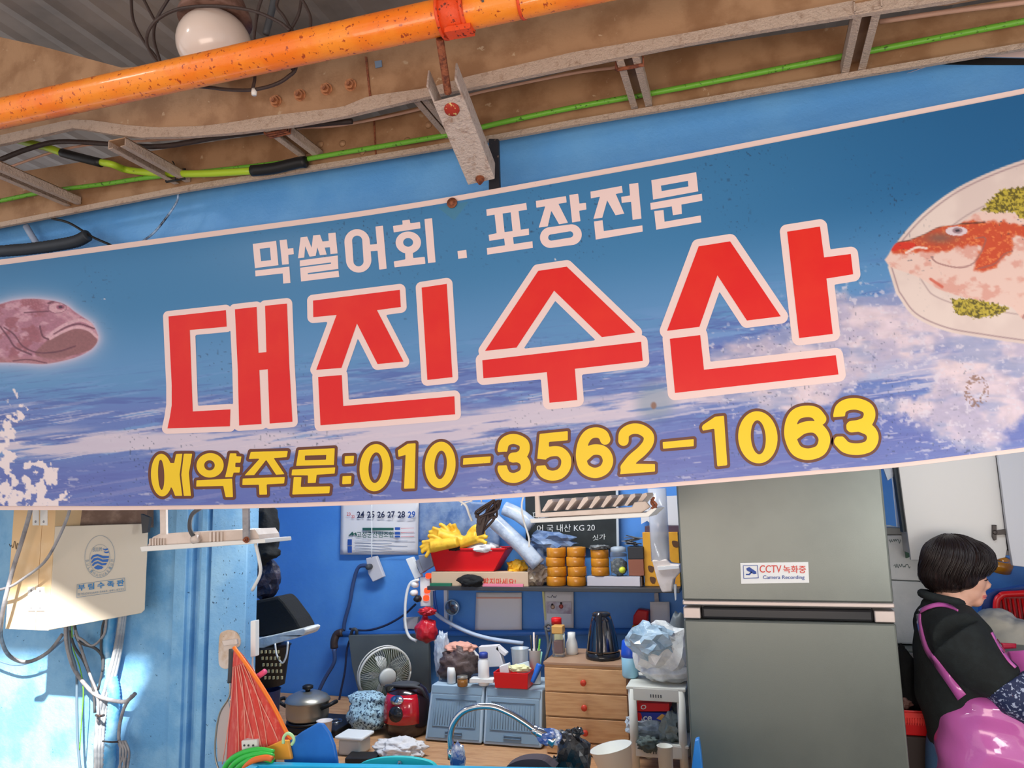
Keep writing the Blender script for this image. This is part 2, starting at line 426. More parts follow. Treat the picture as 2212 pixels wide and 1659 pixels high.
# printed picture: sea, foam, two fish, plate
step = 2.2
nx = int((sx1 - sx0) / step) + 1
gx = np.linspace(sx0, sx1, nx)
ty = np.array([smooth_y(TOP, x) + 12 for x in gx]); by_ = np.array([smooth_y(BOT, x) - 9 for x in gx])
ny = 310
vv = np.linspace(0, 1, ny)[:, None]
PX = np.repeat(gx[None, :], ny, 0); PY = ty[None, :] * (1 - vv) + by_[None, :] * vv
VV = np.repeat(vv, nx, 1); UU = (PX - sx0) / (sx1 - sx0)
def c3(r, g, b_): return np.array([r, g, b_], float)
def mixc(A, c, f_): return A * (1 - f_[..., None]) + np.asarray(c) * f_[..., None]
A = np.zeros(PX.shape + (3,)) + c3(58, 124, 174)
A = mixc(A, c3(26, 94, 146), sst(1300, 2250, PX) * (1 - sst(.15, .6, VV)))
A = mixc(A, c3(98, 148, 200), sst(.2, .5, VV) * .8)
wob = fbm(PX / 260, PY / 60, 5) - .5
V2 = VV + wob * .09 - .03 * np.sin(PX / 420)
A = mixc(A, c3(98, 122, 188), sst(.48, .62, V2))
streak = fbm(PX / 95, PY / 7.5 + PX * .02, 11, 5)
A = mixc(A, c3(112, 152, 206), sst(.52, .7, streak) * sst(.4, .55, V2) * .8)
A = mixc(A, c3(76, 92, 166), sst(.55, .72, fbm(PX / 120, PY / 10, 31)) * sst(.45, .6, V2) * .7)
st2 = fbm(PX / 150, PY / 5.5 + PX * .03, 131, 5)
A = mixc(A, c3(206, 200, 218), sst(.58, .70, st2) * sst(.5, .66, V2) * .75)
A = mixc(A, c3(70, 88, 160), sst(.62, .72, fbm(PX / 90, PY / 5 + PX * .02, 137, 5)) * sst(.4, .55, V2) * .5)
band = np.exp(-((V2 - .745) / .055) ** 2)
fo = sst(.40, .62, fbm(PX / 120, PY / 9 + PX * .012, 17, 5) * .75 + band * .3)
A = mixc(A, c3(212, 200, 214), np.clip(fo * band * 1.25, 0, .92) * (1 - sst(1500, 1700, PX) * .3))
A = mixc(A, c3(94, 106, 180), sst(.8, .88, V2) * .72)
A = mixc(A, c3(190, 190, 214), sst(.68, .74, fbm(PX / 40, PY / 9, 41)) * sst(.82, .9, V2) * .7)
# breaking wave at the right
wave = sd_poly(PX, PY, catm2([(1560, 745), (1700, 700), (1790, 640), (1900, 640), (1960, 610), (2300, 600), (2600, 600), (2600, 900), (2240, 900), (2130, 990), (1990, 925), (1900, 880), (1990, 850), (2010, 800), (2080, 760), (1960, 778), (1880, 805), (1760, 880), (1560, 870), (1480, 800)][::1], 4)) + (fbm(PX / 38, PY / 30, 7, 5) - .5) * 60
wf = 1 - sst(-14, 12, wave)
tex = fbm(PX / 16, PY / 11, 9, 4); tex2 = fbm(PX / 60, PY / 40, 19, 4)
wc = c3(188, 178, 200) * (1 - sst(.35, .65, tex2)[..., None]) + c3(226, 206, 212) * sst(.35, .65, tex2)[..., None]
wc = wc * (.93 + .13 * tex[..., None])
A = A * (1 - wf[..., None] * .9) + wc * wf[..., None] * .9
A = mixc(A, c3(70, 108, 178), sst(.5, .7, fbm(PX / 110, PY / 36, 77)) * wf * .38)
A = mixc(A, c3(214, 208, 222), sst(.62, .76, fbm(PX / 11, PY / 9, 23, 3)) * (1 - sst(0, 85, wave)) * .7)
# splash at the left
sp = (fbm(PX / 15, PY / 17, 3, 4))
dens = np.exp(-((PX - 10 - 30 * np.sin(PY / 60)) / 28) ** 2) * sst(790, 880, PY) + 1.1 * (1 - sst(60, 150, np.hypot((PX - 40) / 1.1, (PY - 1075) * 1.1)))
A = mixc(A, c3(238, 224, 226), sst(.0, .06, sp - (.88 - .42 * np.clip(dens, 0, 1))))
# left fish
TL = lambda pts: [(x / 3.2525, 600 + y / 3.2525) for x, y in pts]
fish = TL(catm2([(-500, 330), (-200, 230), (0, 185), (90, 160), (200, 148), (300, 152), (400, 168), (470, 195), (520, 235), (575, 272), (640, 315), (666, 350), (690, 410), (682, 455), (640, 505), (560, 548), (460, 580), (320, 605), (180, 600), (0, 595), (-300, 600), (-500, 560)], 5))
fd = sd_poly(PX, PY, fish)
A = mixc(A, c3(214, 196, 216), np.exp(-np.clip(fd, 0, 99) / 13) * .85)
fx, fy = PX * 3.2525, (PY - 600) * 3.2525
fc = np.zeros_like(A) + c3(168, 112, 132)
fc = mixc(fc, c3(205, 158, 172), sst(.45, .7, fbm(fx / 60, fy / 40, 51)) * .8)
fc = mixc(fc, c3(150, 84, 96), sst(.5, .62, fbm(fx / 90, fy / 60, 55)) * (1 - sst(250, 350, fx)) * .8)
scal = np.sin(fx / 5.5 + fy / 9) * np.sin(fy / 5.5 - fx / 9)
fc = mixc(fc, c3(200, 150, 160), sst(.2, .8, scal) * (1 - sst(150, 300, fy)) * .35)
jaw = sd_poly(fx, fy, catm2([(345, 430), (430, 385), (520, 360), (620, 375), (680, 430), (665, 480), (600, 520), (500, 548), (400, 575), (250, 540), (300, 470)], 5))
fc = mixc(fc, c3(142, 92, 96), 1 - sst(-6, 8, jaw))
fc = mixc(fc, c3(172, 118, 124), sst(540, 580, fy) * .7)
lip = sd_line(fx, fy, catm2([(330, 420), (400, 365), (480, 320), (560, 298), (620, 315), (664, 352)], 6), 11)
fc = mixc(fc, c3(208, 164, 176), 1 - sst(-3, 5, lip))
lip2 = sd_line(fx, fy, catm2([(350, 428), (430, 385), (530, 348), (620, 365), (680, 415)], 6), 9)
fc = mixc(fc, c3(214, 170, 180), 1 - sst(-3, 5, lip2))
for ln, r in (([(380, 395), (470, 345), (560, 325), (665, 358)], 4), ([(280, 340), (300, 410), (340, 432)], 5), ([(30, 350), (100, 400), (160, 480), (260, 525), (400, 520), (530, 480)], 4),
              ([(0, 340), (60, 420), (110, 490), (220, 540)], 5), ([(170, 245), (260, 240), (340, 235)], 3), ([(340, 180), (400, 160), (450, 182)], 5), ([(90, 585), (200, 575), (330, 600)], 3)):
    fc = mixc(fc, c3(96, 48, 66), (1 - sst(-2, 4, sd_line(fx, fy, catm2(ln, 6), r))) * .85)
e1 = np.hypot((fx - 402) / 66, (fy - 212) / 37)
fc = mixc(fc, c3(206, 160, 172), 1 - sst(.9, 1.05, e1)); fc = mixc(fc, c3(120, 70, 90), ((e1 > .9) & (e1 < 1.05)) * .6)
e2 = np.hypot((fx - 425) / 30, (fy - 206) / 17)
fc = mixc(fc, c3(150, 84, 110), 1 - sst(.9, 1.1, e2)); fc = mixc(fc, c3(70, 38, 62), 1 - sst(.4, .6, e2))
fc = fc * (.9 + .2 * fbm(fx / 12, fy / 9, 61)[..., None])
ff = 1 - sst(-1.2, 1.2, fd); A = A * (1 - ff[..., None]) + fc * ff[..., None]
# plate and red fish at the right
rx, ry = (PX - 1780) * 3.6065, (PY - 320) * 3.6065
plate = catm2([(498, 930), (520, 820), (600, 690), (800, 480), (1100, 275), (1558, 90), (2000, 0), (2500, 60), (2700, 700), (2500, 1500), (2000, 1590), (1558, 1525), (1250, 1480), (950, 1425), (700, 1310), (560, 1130)], 6)
pd = sd_poly(rx, ry, plate)
pc = np.zeros_like(A) + c3(214, 196, 190)
pc = mixc(pc, c3(228, 212, 204), sst(.4, .7, fbm(rx / 300, ry / 300, 71)) * .6)
pc = mixc(pc, c3(140, 112, 120), np.exp(-((pd + 28) / 5.5) ** 2) * .75)
pc = mixc(pc, c3(150, 125, 128), np.exp(-((pd + 222) / 5.5) ** 2) * .6)
body = catm2([(472, 870), (500, 832), (560, 740), (660, 715), (780, 670), (900, 612), (1050, 592), (1200, 500), (1400, 500), (1558, 520), (2100, 560), (2300, 900), (2000, 1330), (1600, 1350), (1460, 1240), (1300, 1205), (1100, 1165), (900, 1100), (760, 1020), (650, 972), (510, 925)], 5)
bd = sd_poly(rx, ry, body)
bc = np.zeros_like(A) + c3(226, 196, 186)
bc = mixc(bc, c3(208, 140, 126), sst(.5, .68, fbm(rx / 90, ry / 60, 83)) * .6)
redz = catm2([(520, 790), (560, 735), (660, 715), (780, 670), (900, 612), (1050, 590), (1250, 576), (1420, 580), (1600, 620), (2200, 700), (2200, 820), (1800, 800), (1560, 690), (1470, 690), (1465, 800), (1390, 830), (1320, 930), (1180, 945), (1230, 760), (1100, 760), (900, 800), (760, 800), (560, 820)], 5)
rd = sd_poly(rx, ry, redz) + (fbm(rx / 40, ry / 30, 91) - .5) * 50
bc = mixc(bc, c3(196, 72, 40), (1 - sst(-10, 24, rd)) * .95)
bc = mixc(bc, c3(232, 140, 80), sst(.55, .7, fbm(rx / 22, ry / 16, 93)) * (1 - sst(-10, 20, rd)) * .7)
bc = mixc(bc, c3(132, 90, 78), np.exp(-((rx - 900) / 130) ** 2 - ((ry - 700) / 45) ** 2) * .95)
bc = mixc(bc, c3(60, 36, 34), (1 - sst(-1, 5, sd_line(rx, ry, catm2([(560, 740), (660, 716), (780, 668), (900, 612), (1050, 592), (1250, 578)], 5), 4))) * .7)
bc = mixc(bc, c3(206, 48, 34), (1 - sst(-4, 8, sd_line(rx, ry, catm2([(545, 775), (600, 760), (690, 765)], 5), 26))) * .9)
bc = mixc(bc, c3(232, 206, 196), (1 - sst(-2, 6, sd_line(rx, ry, catm2([(640, 815), (720, 775), (800, 780)], 5), 7))))
for ln in ([(1180, 700), (1260, 710), (1180, 880), (1060, 930), (900, 900), (840, 860)], [(1470, 800), (1400, 830), (1330, 900), (1200, 940)], [(1640, 1240), (1560, 1300), (1540, 1390)]):
    bc = mixc(bc, c3(140, 96, 96), (1 - sst(-2, 5, sd_line(rx, ry, catm2(ln, 6), 4))) * .7)
bc = mixc(bc, c3(200, 90, 70), (1 - sst(-2, 8, sd_line(rx, ry, [(830, 1020), (920, 1080)], 8))) * .8)
e1 = np.hypot((rx - 1032) / 88, (ry - 646) / 37)
bc = mixc(bc, c3(216, 200, 206), 1 - sst(.92, 1.04, e1)); e3 = np.hypot((rx - 1040) / 42, (ry - 642) / 24)
bc = mixc(bc, c3(150, 122, 130), 1 - sst(.8, 1.1, e3)); bc = mixc(bc, c3(60, 50, 60), 1 - sst(.3, .55, e3))
bf = 1 - sst(-6, 6, bd); pc = pc * (1 - bf[..., None]) + bc * bf[..., None]
for pg in ([(1225, 480), (1300, 400), (1370, 330), (1500, 305), (1700, 300), (1800, 500), (1600, 560), (1520, 545), (1480, 500), (1350, 505)], [(990, 1180), (1120, 1165), (1300, 1205), (1460, 1250), (1350, 1300), (1200, 1325), (1020, 1290)]):
    gd = sd_poly(rx, ry, pg) + (fbm(rx / 18, ry / 18, 97) - .5) * 50
    g = fbm(rx / 14, ry / 12, 99, 3)
    gc = c3(92, 82, 30) * (1 - sst(.35, .6, g)[..., None]) + c3(188, 170, 62) * sst(.35, .6, g)[..., None]
    gf = 1 - sst(-4, 5, gd); pc = pc * (1 - gf[..., None]) + gc * gf[..., None]
pf = 1 - sst(-5, 5, pd); pf = np.maximum(pf, bf); A = A * (1 - pf[..., None]) + pc * pf[..., None]
# grime and rust specks of the old print
A = mixc(A, c3(30, 45, 70), sst(.86, .93, vnoise(PX / 4.2, PY / 4.2, 201)) * sst(.45, .7, fbm(PX / 160, PY / 160, 203)) * .55)
ring = np.hypot((PX - 2109) / 26, (PY - 845) / 34)
A = mixc(A, c3(130, 92, 74), ((ring < 1.05) & (ring > .5)) * sst(.5, .7, vnoise(PX / 3.4, PY / 3.4, 207)) * .7)
A = mixc(A, c3(168, 84, 44), 1 - sst(4, 8, np.hypot(PX - 1412, (PY - 876) * .8)))
A = mixc(A, c3(96, 128, 150), (1 - sst(20, 60, np.hypot(PX - 1415, PY - 868))) * .45)
tri = sd_poly(PX, PY, [(945, 448), (1014, 434), (981, 476)]); A = mixc(A, c3(70, 128, 150), (1 - sst(-1, 1, tri)) * .6)
An = np.clip(A / 255, 0, 1); LNc = np.where(An <= .04045, An / 12.92, ((An + .055) / 1.055) ** 2.4)
rr = np.stack([PX - 1106, 829.5 - PY, np.full(PX.shape, -F)], -1) @ RW.T
tt = YS / rr[..., 1]
co = np.stack([rr[..., 0] * tt, np.full(PX.shape, YS), rr[..., 2] * tt + EYE], -1).reshape(-1, 3)
og = np.array([mid[0], YS, mid[2]]); me = bpy.data.meshes.new('sea_picture')
idx = np.arange(nx * ny).reshape(ny, nx)
fa = np.stack([idx[:-1, :-1], idx[1:, :-1], idx[1:, 1:], idx[:-1, 1:]], -1).reshape(-1, 4)
me.from_pydata((co - og).tolist(), [], fa.tolist())
ca = me.color_attributes.new('Col', 'FLOAT_COLOR', 'POINT')
ca.data.foreach_set('color', np.concatenate([LNc.reshape(-1, 3), np.ones((nx * ny, 1))], 1).astype(np.float32).ravel())
so = bpy.data.objects.new('sea_picture', me); so.parent = sign; LOC[so.name] = Vector(og)
finish(so, vmat('printed_sea', .36), None, 'printed blue sea with fish head and plated fish', None, None, None)

# lettering
redl = mat('red_print', (222, 24, 24), .38, c2=(228, 44, 28), scale=3, spots=(170, 20, 22), spot_scale=70, spot_lo=.73)
whl = mat('white_print', (238, 212, 208), .4, spots=(170, 120, 90), spot_scale=110, spot_lo=.73)
yel = mat('yellow_print', (244, 206, 22), .38, spots=(150, 120, 20), spot_scale=90, spot_lo=.71)
brn = mat('brown_print', (104, 58, 40), .4)
pl = lambda k: (lambda x, y: P(x, y, YS - k))
G1 = lambda: Glyph((320, 580), 4.365); G2 = lambda: Glyph((640, 560), 4.365); G3 = lambda: Glyph((1010, 540), 4.61); G4 = lambda: Glyph((1410, 460), 3.95)
big = [
 (G1().poly((192, 452), (732, 393), (740, 548), (392, 580), (420, 1348), (775, 1328), (770, 1488), (182, 1508), (205, 1400), (222, 1290), (222, 1100), (205, 750))
      .poly((818, 385), (1022, 362), (1040, 795), (1115, 788), (1102, 352), (1308, 330), (1330, 900), (1360, 1445), (1146, 1462), (1128, 950), (1048, 958), (1068, 1466), (858, 1480), (845, 950)), 11.8),
 (G2().poly((158, 390), (975, 288), (985, 450), (760, 480), (1010, 965), (766, 988), (572, 605), (425, 1025), (188, 1043), (380, 525), (160, 546))
      .poly((1182, 268), (1418, 232), (1472, 1112), (1236, 1138)).poly((206, 1110), (428, 1092), (442, 1384), (1490, 1292), (1497, 1462), (228, 1566)), 12.8),
 (G3().poly((704, 208), (988, 166), (1672, 822), (1338, 868), (862, 405), (487, 972), (174, 1005))
      .poly((147, 1098), (1728, 914), (1744, 1105), (1068, 1183), (1092, 1494), (816, 1522), (790, 1217), (158, 1278)), 14.3),
 (G4().poly((392, 285), (660, 242), (1092, 882), (804, 918), (552, 532), (398, 972), (122, 1006))
      .poly((1147, 160), (1427, 116), (1462, 380), (1690, 350), (1710, 523), (1482, 560), (1536, 1032), (1250, 1068))
      .poly((146, 1074), (405, 1042), (437, 1338), (1562, 1214), (1585, 1378), (190, 1536)), 15.8)]
for g, off in big:
    o = O('headline_letter', g.fill(pl(.0016)), redl, sign, 'big red Korean letter')
    O('letter_outline', g.fill(pl(.0008), 2.5, off), whl, o, 'off-white outline of the red letter')
a5 = lambda: Glyph((520, 440), 5.027); a6 = lambda: Glyph((940, 350), 3.568)
small = [
 a5().poly((130, 437), (385, 403), (410, 668), (155, 700)).hole((207, 490), (317, 477), (329, 612), (222, 625)).poly((422, 397), (500, 388), (512, 488), (572, 482), (577, 548), (517, 556), (523, 657), (450, 663)).poly((157, 727), (528, 683), (540, 860), (462, 868), (456, 757), (160, 790)),
 a5().poly((650, 366), (722, 357), (770, 478), (786, 345), (862, 338), (888, 410), (956, 404), (950, 322), (1030, 314), (1052, 540), (975, 548), (968, 472), (912, 478), (934, 552), (860, 560), (833, 475), (815, 566), (748, 576), (700, 462), (690, 585), (622, 592))
     .poly((642, 616), (1054, 562), (1061, 708), (728, 754), (730, 768), (1062, 728), (1070, 795), (655, 845), (645, 696), (980, 652), (980, 638), (642, 682)),
 a5().line(138, (1264, 415), (1281, 610), k=1).lhole(55, (1265, 402), (1279, 625)).poly((1463, 248), (1545, 238), (1585, 706), (1504, 717)).poly((1405, 445), (1485, 437), (1490, 510), (1410, 517)),
 a5().poly((1755, 182), (1835, 173), (1842, 212), (1947, 198), (1953, 268), (1662, 312), (1653, 242), (1758, 226)).poly(*ell(1820, 422, 138, 120)).hole(*ell(1818, 420, 54, 47)).poly((1785, 530), (1868, 520), (1874, 590), (1998, 577), (2006, 652), (1670, 692), (1662, 627), (1788, 605)).poly((1995, 167), (2078, 157), (2116, 636), (2034, 646)),
 a6().poly((172, 686), (240, 677), (246, 738), (178, 746)),
 a6().poly((394, 365), (702, 315), (708, 368), (643, 378), (660, 522), (722, 512), (724, 562), (600, 580), (606, 632), (750, 610), (753, 662), (402, 714), (398, 664), (538, 642), (532, 590), (418, 608), (412, 562), (474, 548), (458, 405), (398, 416)).hole((520, 397), (582, 388), (597, 532), (535, 540)),
 a6().poly((776, 300), (1008, 262), (1014, 312), (950, 322), (1024, 468), (955, 480), (895, 375), (868, 496), (798, 506), (848, 342), (780, 352)).poly((1034, 254), (1102, 244), (1112, 320), (1162, 314), (1166, 366), (1110, 376), (1120, 456), (1056, 466)).line(80, (888, 582), (1050, 560), k=1).lhole(24, (895, 582), (1040, 558)),
 a6().poly((1197, 228), (1438, 184), (1446, 236), (1392, 246), (1458, 398), (1390, 410), (1326, 296), (1288, 430), (1220, 438), (1270, 268), (1200, 280)).poly((1495, 170), (1565, 160), (1590, 436), (1522, 446), (1510, 306), (1438, 316), (1434, 268), (1502, 258)).poly((1224, 458), (1290, 448), (1300, 532), (1597, 488), (1600, 536), (1238, 598)),
 a6().poly((1666, 140), (2012, 78), (2028, 226), (1680, 290)).hole((1740, 182), (1948, 145), (1952, 188), (1746, 224)).poly((1658, 316), (2055, 244), (2060, 298), (1898, 328), (1902, 400), (1832, 410), (1824, 342), (1662, 368)).poly((1688, 378), (1760, 370), (1768, 460), (2046, 412), (2052, 464), (1704, 522))]
for i, g in enumerate(small):
    # letters with rings are contoured from the distance field, square ones keep exact corners
    O('tagline_letter', g.fill(pl(.0008), 1.2, exact=not (g.l or i == 3)), whl, sign, 'small off-white Korean letter' if i != 4 else 'off-white dot between the two words')
a7 = lambda: Glyph((300, 950), 2.989); a8 = lambda: Glyph((980, 840), 2.304)
def oval(g, cx, cy, rx_, ry_, ix, iy, ang): return g.poly(*ell(cx, cy, rx_, ry_, ang)).hole(*ell(cx + 2, cy, ix, iy, ang))
phone = [
 a7().poly(*ell(148, 228, 70, 138, -2)).hole(*ell(144, 226, 20, 98, -2)).poly((240, 92), (281, 90), (263, 225), (280, 362), (234, 362), (218, 320), (205, 300), (192, 300), (192, 248), (212, 248), (212, 192), (195, 192), (195, 150), (228, 150)).poly((290, 90), (345, 90), (323, 215), (336, 362), (290, 362), (274, 226)),
 a7().poly(*ell(460, 165, 88, 79, -4)).hole(*ell(456, 165, 34, 33)).poly((588, 88), (630, 88), (630, 106), (662, 108), (656, 148), (624, 148), (622, 176), (655, 176), (650, 212), (612, 212), (604, 240), (556, 242), (572, 180)).poly((372, 262), (602, 250), (608, 370), (560, 370), (545, 298), (370, 302)),
 a7().poly((722, 78), (962, 72), (955, 112), (870, 118), (940, 222), (886, 226), (822, 130), (745, 228), (682, 230), (780, 122), (710, 124)).poly((670, 250), (942, 240), (938, 282), (825, 288), (828, 354), (778, 355), (775, 290), (668, 292)),
 a7().poly((1032, 66), (1265, 54), (1260, 162), (1015, 168)).hole((1072, 102), (1210, 98), (1208, 128), (1072, 132)).poly((990, 192), (1268, 178), (1264, 218), (1148, 226), (1142, 278), (1090, 280), (1092, 230), (985, 230)).poly((1000, 240), (1050, 240), (1045, 305), (1235, 300), (1230, 345), (990, 354)),
 a7().poly((1330, 105), (1390, 103), (1386, 152), (1328, 155)).poly((1315, 235), (1373, 233), (1370, 284), (1312, 287)),
 oval(a7(), 1526, 180, 101, 153, 45, 99, 4),
 a7().poly((1672, 68), (1735, 26), (1787, 22), (1780, 314), (1712, 316), (1722, 98), (1676, 110)),
 oval(a7(), 1946, 162, 99, 150, 40, 92, 4),
 a8().poly((48, 345), (185, 336), (182, 368), (46, 378)),
 a8().line(25, (243, 302), (252, 270), (278, 252), (312, 251), (346, 268), (354, 295), (345, 322), (322, 338), (296, 342)).line(25, (320, 340), (348, 356), (359, 388), (348, 422), (305, 443), (265, 435), (246, 408), (243, 396)).poly((275, 335), (300, 330), (300, 360), (275, 362)).hole((210, 316), (262, 312), (262, 380), (210, 382)),
 a8().poly((428, 224), (568, 210), (568, 256), (474, 264), (474, 312), (460, 352), (416, 348)).line(25, (448, 326), (482, 312), (528, 313), (558, 345), (556, 390), (530, 422), (490, 432), (452, 420), (436, 396)).hole((400, 352), (452, 352), (455, 380), (400, 384)),
 a8().line(26, (754, 252), (742, 228), (710, 217), (672, 228), (645, 268), (634, 330), (645, 385), (672, 410), (710, 418), (750, 400), (768, 360), (755, 320), (725, 303), (685, 306), (650, 335)),
 a8().line(26, (845, 258), (850, 222), (885, 200), (930, 202), (968, 230), (968, 268), (938, 308), (890, 350), (856, 392)).poly((828, 425), (834, 388), (870, 372), (1002, 374), (1002, 412)),
 a8().poly((1040, 265), (1195, 250), (1195, 285), (1042, 298)),
 a8().poly((1235, 192), (1240, 180), (1302, 138), (1345, 134), (1362, 380), (1312, 386), (1297, 198), (1240, 208)),
 oval(a8(), 1514, 241, 98, 130, 37, 85, -4),
 a8().line(29, (1826, 150), (1800, 120), (1758, 112), (1710, 124), (1682, 162), (1674, 225), (1692, 285), (1720, 315), (1770, 325), (1825, 305), (1845, 255), (1830, 215), (1795, 190), (1740, 195), (1695, 225)),
 a8().line(29, (1918, 132), (1928, 98), (1962, 78), (2012, 76), (2058, 96), (2070, 130), (2055, 165), (2020, 182), (1982, 188)).line(29, (2020, 184), (2070, 207), (2086, 245), (2066, 285), (2012, 300), (1955, 292), (1922, 262)).hole((1880, 142), (1950, 136), (1958, 236), (1884, 238))]
for i, g in enumerate(phone):
    nm = 'phone_line_character'
    o = O(nm, g.fill(pl(.0016), 1.5 if i < 9 else 2, exact=False), yel, sign, 'yellow Korean letter of the order line' if i < 4 else 'yellow character of the phone number')
    O('letter_outline', g.fill(pl(.0008), 2, 6.2), brn, o, 'brown outline of the yellow character')
for (x, y, r_) in ((977, 439, 8), (2306, 165, 8), (-120, 590, 8)):
    s_ = MB(); s_.lathe([(.0145, 0), (.0145, .004), (.008, .004), (.008, .006), (0.001, .009)], P(x, y, YS - .001), 20, (0, -1, 0)); O('mounting_screw', s_, rust, sign, 'rusty screw washer')

# ================================================================== steel truss under the canopy
YN, YF = 1.66, 1.90
CEILG = 'canopy steelwork'
near = E('near_beam', P(900, 250, YN), 'long galvanised steel beam with curved haunch behind the orange pipe, nearest the street', 'beam')
up = [(-200, 30), (0, 80), (90, 100), (180, 124), (262, 146), (400, 140), (520, 110), (740, 62), (1000, 8), (1330, -60), (2300, -260)]
lo = [(2300, -40), (2046, 5), (1810, 7 + 10), (1472, 76), (1240, 114), (1010, 167), (929, 190), (797, 208), (740, 231), (574, 252), (506, 263), (439, 272), (338, 275), (270, 271), (203, 262), (170, 258), (152, 262), (0, 292), (-200, 335)]
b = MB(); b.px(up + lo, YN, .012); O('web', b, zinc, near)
fl_up = [(-200, 330), (0, 292), (152, 258), (203, 260), (270, 270), (338, 275), (439, 272), (506, 263), (574, 251), (740, 231), (797, 207), (929, 189), (1010, 165), (1240, 112), (1472, 73), (1810, 7), (2046, -38), (2300, -90)]
fl_lo = [(-200, 348), (0, 312), (160, 276), (236, 289), (304, 297), (405, 295), (506, 287), (640, 270), (740, 252), (888, 216), (1010, 191), (1240, 143), (1472, 96), (1640, 66), (1847, 32), (2046, 2), (2200, -30), (2300, -50)]
b = MB()
def strip(b, a, c, Ya, Yc, th):
    """sloping flange between two traced edges"""
    xs_ = np.linspace(a[0][0], a[-1][0], 90)
    A_ = [P(x, np.interp(x, [q[0] for q in a], [q[1] for q in a]), Ya) for x in xs_]
    C_ = [P(x, np.interp(x, [q[0] for q in c], [q[1] for q in c]), Yc) for x in xs_]
    n_ = len(xs_); t_ = Vector((0, 0, th)); vs_ = A_ + C_ + [p + t_ for p in A_] + [p + t_ for p in C_]; f_ = []
    for i in range(n_ - 1):
        f_ += [(i, i + 1, n_ + i + 1, n_ + i), (2 * n_ + i + 1, 2 * n_ + i, 3 * n_ + i, 3 * n_ + i + 1), (i + 1, i, 2 * n_ + i, 2 * n_ + i + 1), (n_ + i, n_ + i + 1, 3 * n_ + i + 1, 3 * n_ + i)]
    b.add(vs_, f_)
xs_ = np.linspace(-200, 2300, 120)
b = MB(); pts = [(x, np.interp(x, [q[0] for q in fl_up], [q[1] for q in fl_up])) for x in xs_] + [(x, np.interp(x, [q[0] for q in fl_lo], [q[1] for q in fl_lo])) for x in xs_[::-1]]
b.px(pts, YN - .014, .013); O('flange', b, crust, near, 'pale crusted bottom flange')
b = MB(); b.px([(788, 122), (792, 122), (801, 207), (797, 208)], YN - .003, .003); O('joint', b, rust, near, 'dark rusty joint line')
b = MB(); b.px([(809, 132), (824, 130), (825, 144), (811, 147)], YN - .002, .004); O('slot', b, mat('slot_blue_grey', (120, 140, 165), .6), near, 'small square hole')
def bolt(b, c, r, ax=(0, -1, 0), L=.02):
    b.lathe([(r, 0), (r, r * .25)], c, 18, ax, False); c2 = Vector(c) + Vector(ax) * r * .25
    b.lathe([(r * .78, 0), (r * .78, r * .65)], c2, 6, ax, False); b.lathe([(r * .4, 0), (r * .4, r * 1.3)], c2, 10, ax, False)
for x, y in ((597, 219), (649, 206), (706, 193), (758, 184)):
    b = MB(); bolt(b, P(x, y, YN - .001), .0165, (.1, -1, -.25)); O('bolt', b, mat('rusty_zinc', (186, 128, 88), .5, .3, c2=(130, 80, 56), scale=50), near, 'rusty hex bolt', bevel=.0006)
far = E('far_beam', P(900, 330, YF), 'galvanised steel beam along the top of the blue fascia, farther from the street', 'beam')
ftop = [(-200, 412), (0, 378), (250, 338), (500, 300), (740, 268), (1010, 206), (1240, 150), (1472, 104), (1847, 52), (2212, -8), (2400, -40)]
fb = [(-200, 522), (0, 480), (402, 400), (740, 346), (976, 306), (1078, 289), (1240, 258), (1472, 219), (1845, 154), (2212, 92), (2400, 60)]
fb2 = [(-200, 532), (0, 490), (402, 412), (740, 357), (976, 317), (1078, 300), (1240, 270), (1472, 231), (1845, 166), (2212, 104), (2400, 72)]
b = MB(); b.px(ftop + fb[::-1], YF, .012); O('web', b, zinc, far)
b = MB(); b.px(fb + fb2[::-1], YF - .014, .012); O('flange', b, crust, far, 'pale crusted bottom flange')
for x in (808,):
    b = MB(); b.px([(x - 2, 258), (x + 1, 258), (x + 5, 338), (x + 2, 338)], YF - .003, .003); O('joint', b, rust, far)
for x, y in ((692, 312), (740, 310), (782, 328), (830, 318), (880, 304), (926, 270)):
    b = MB(); b.lathe([(.011, 0), (.010, .003), (.005, .007), (.001, .008)], P(x, y, YF), 14, (0, -1, 0)); O('rivet', b, zinc, far)
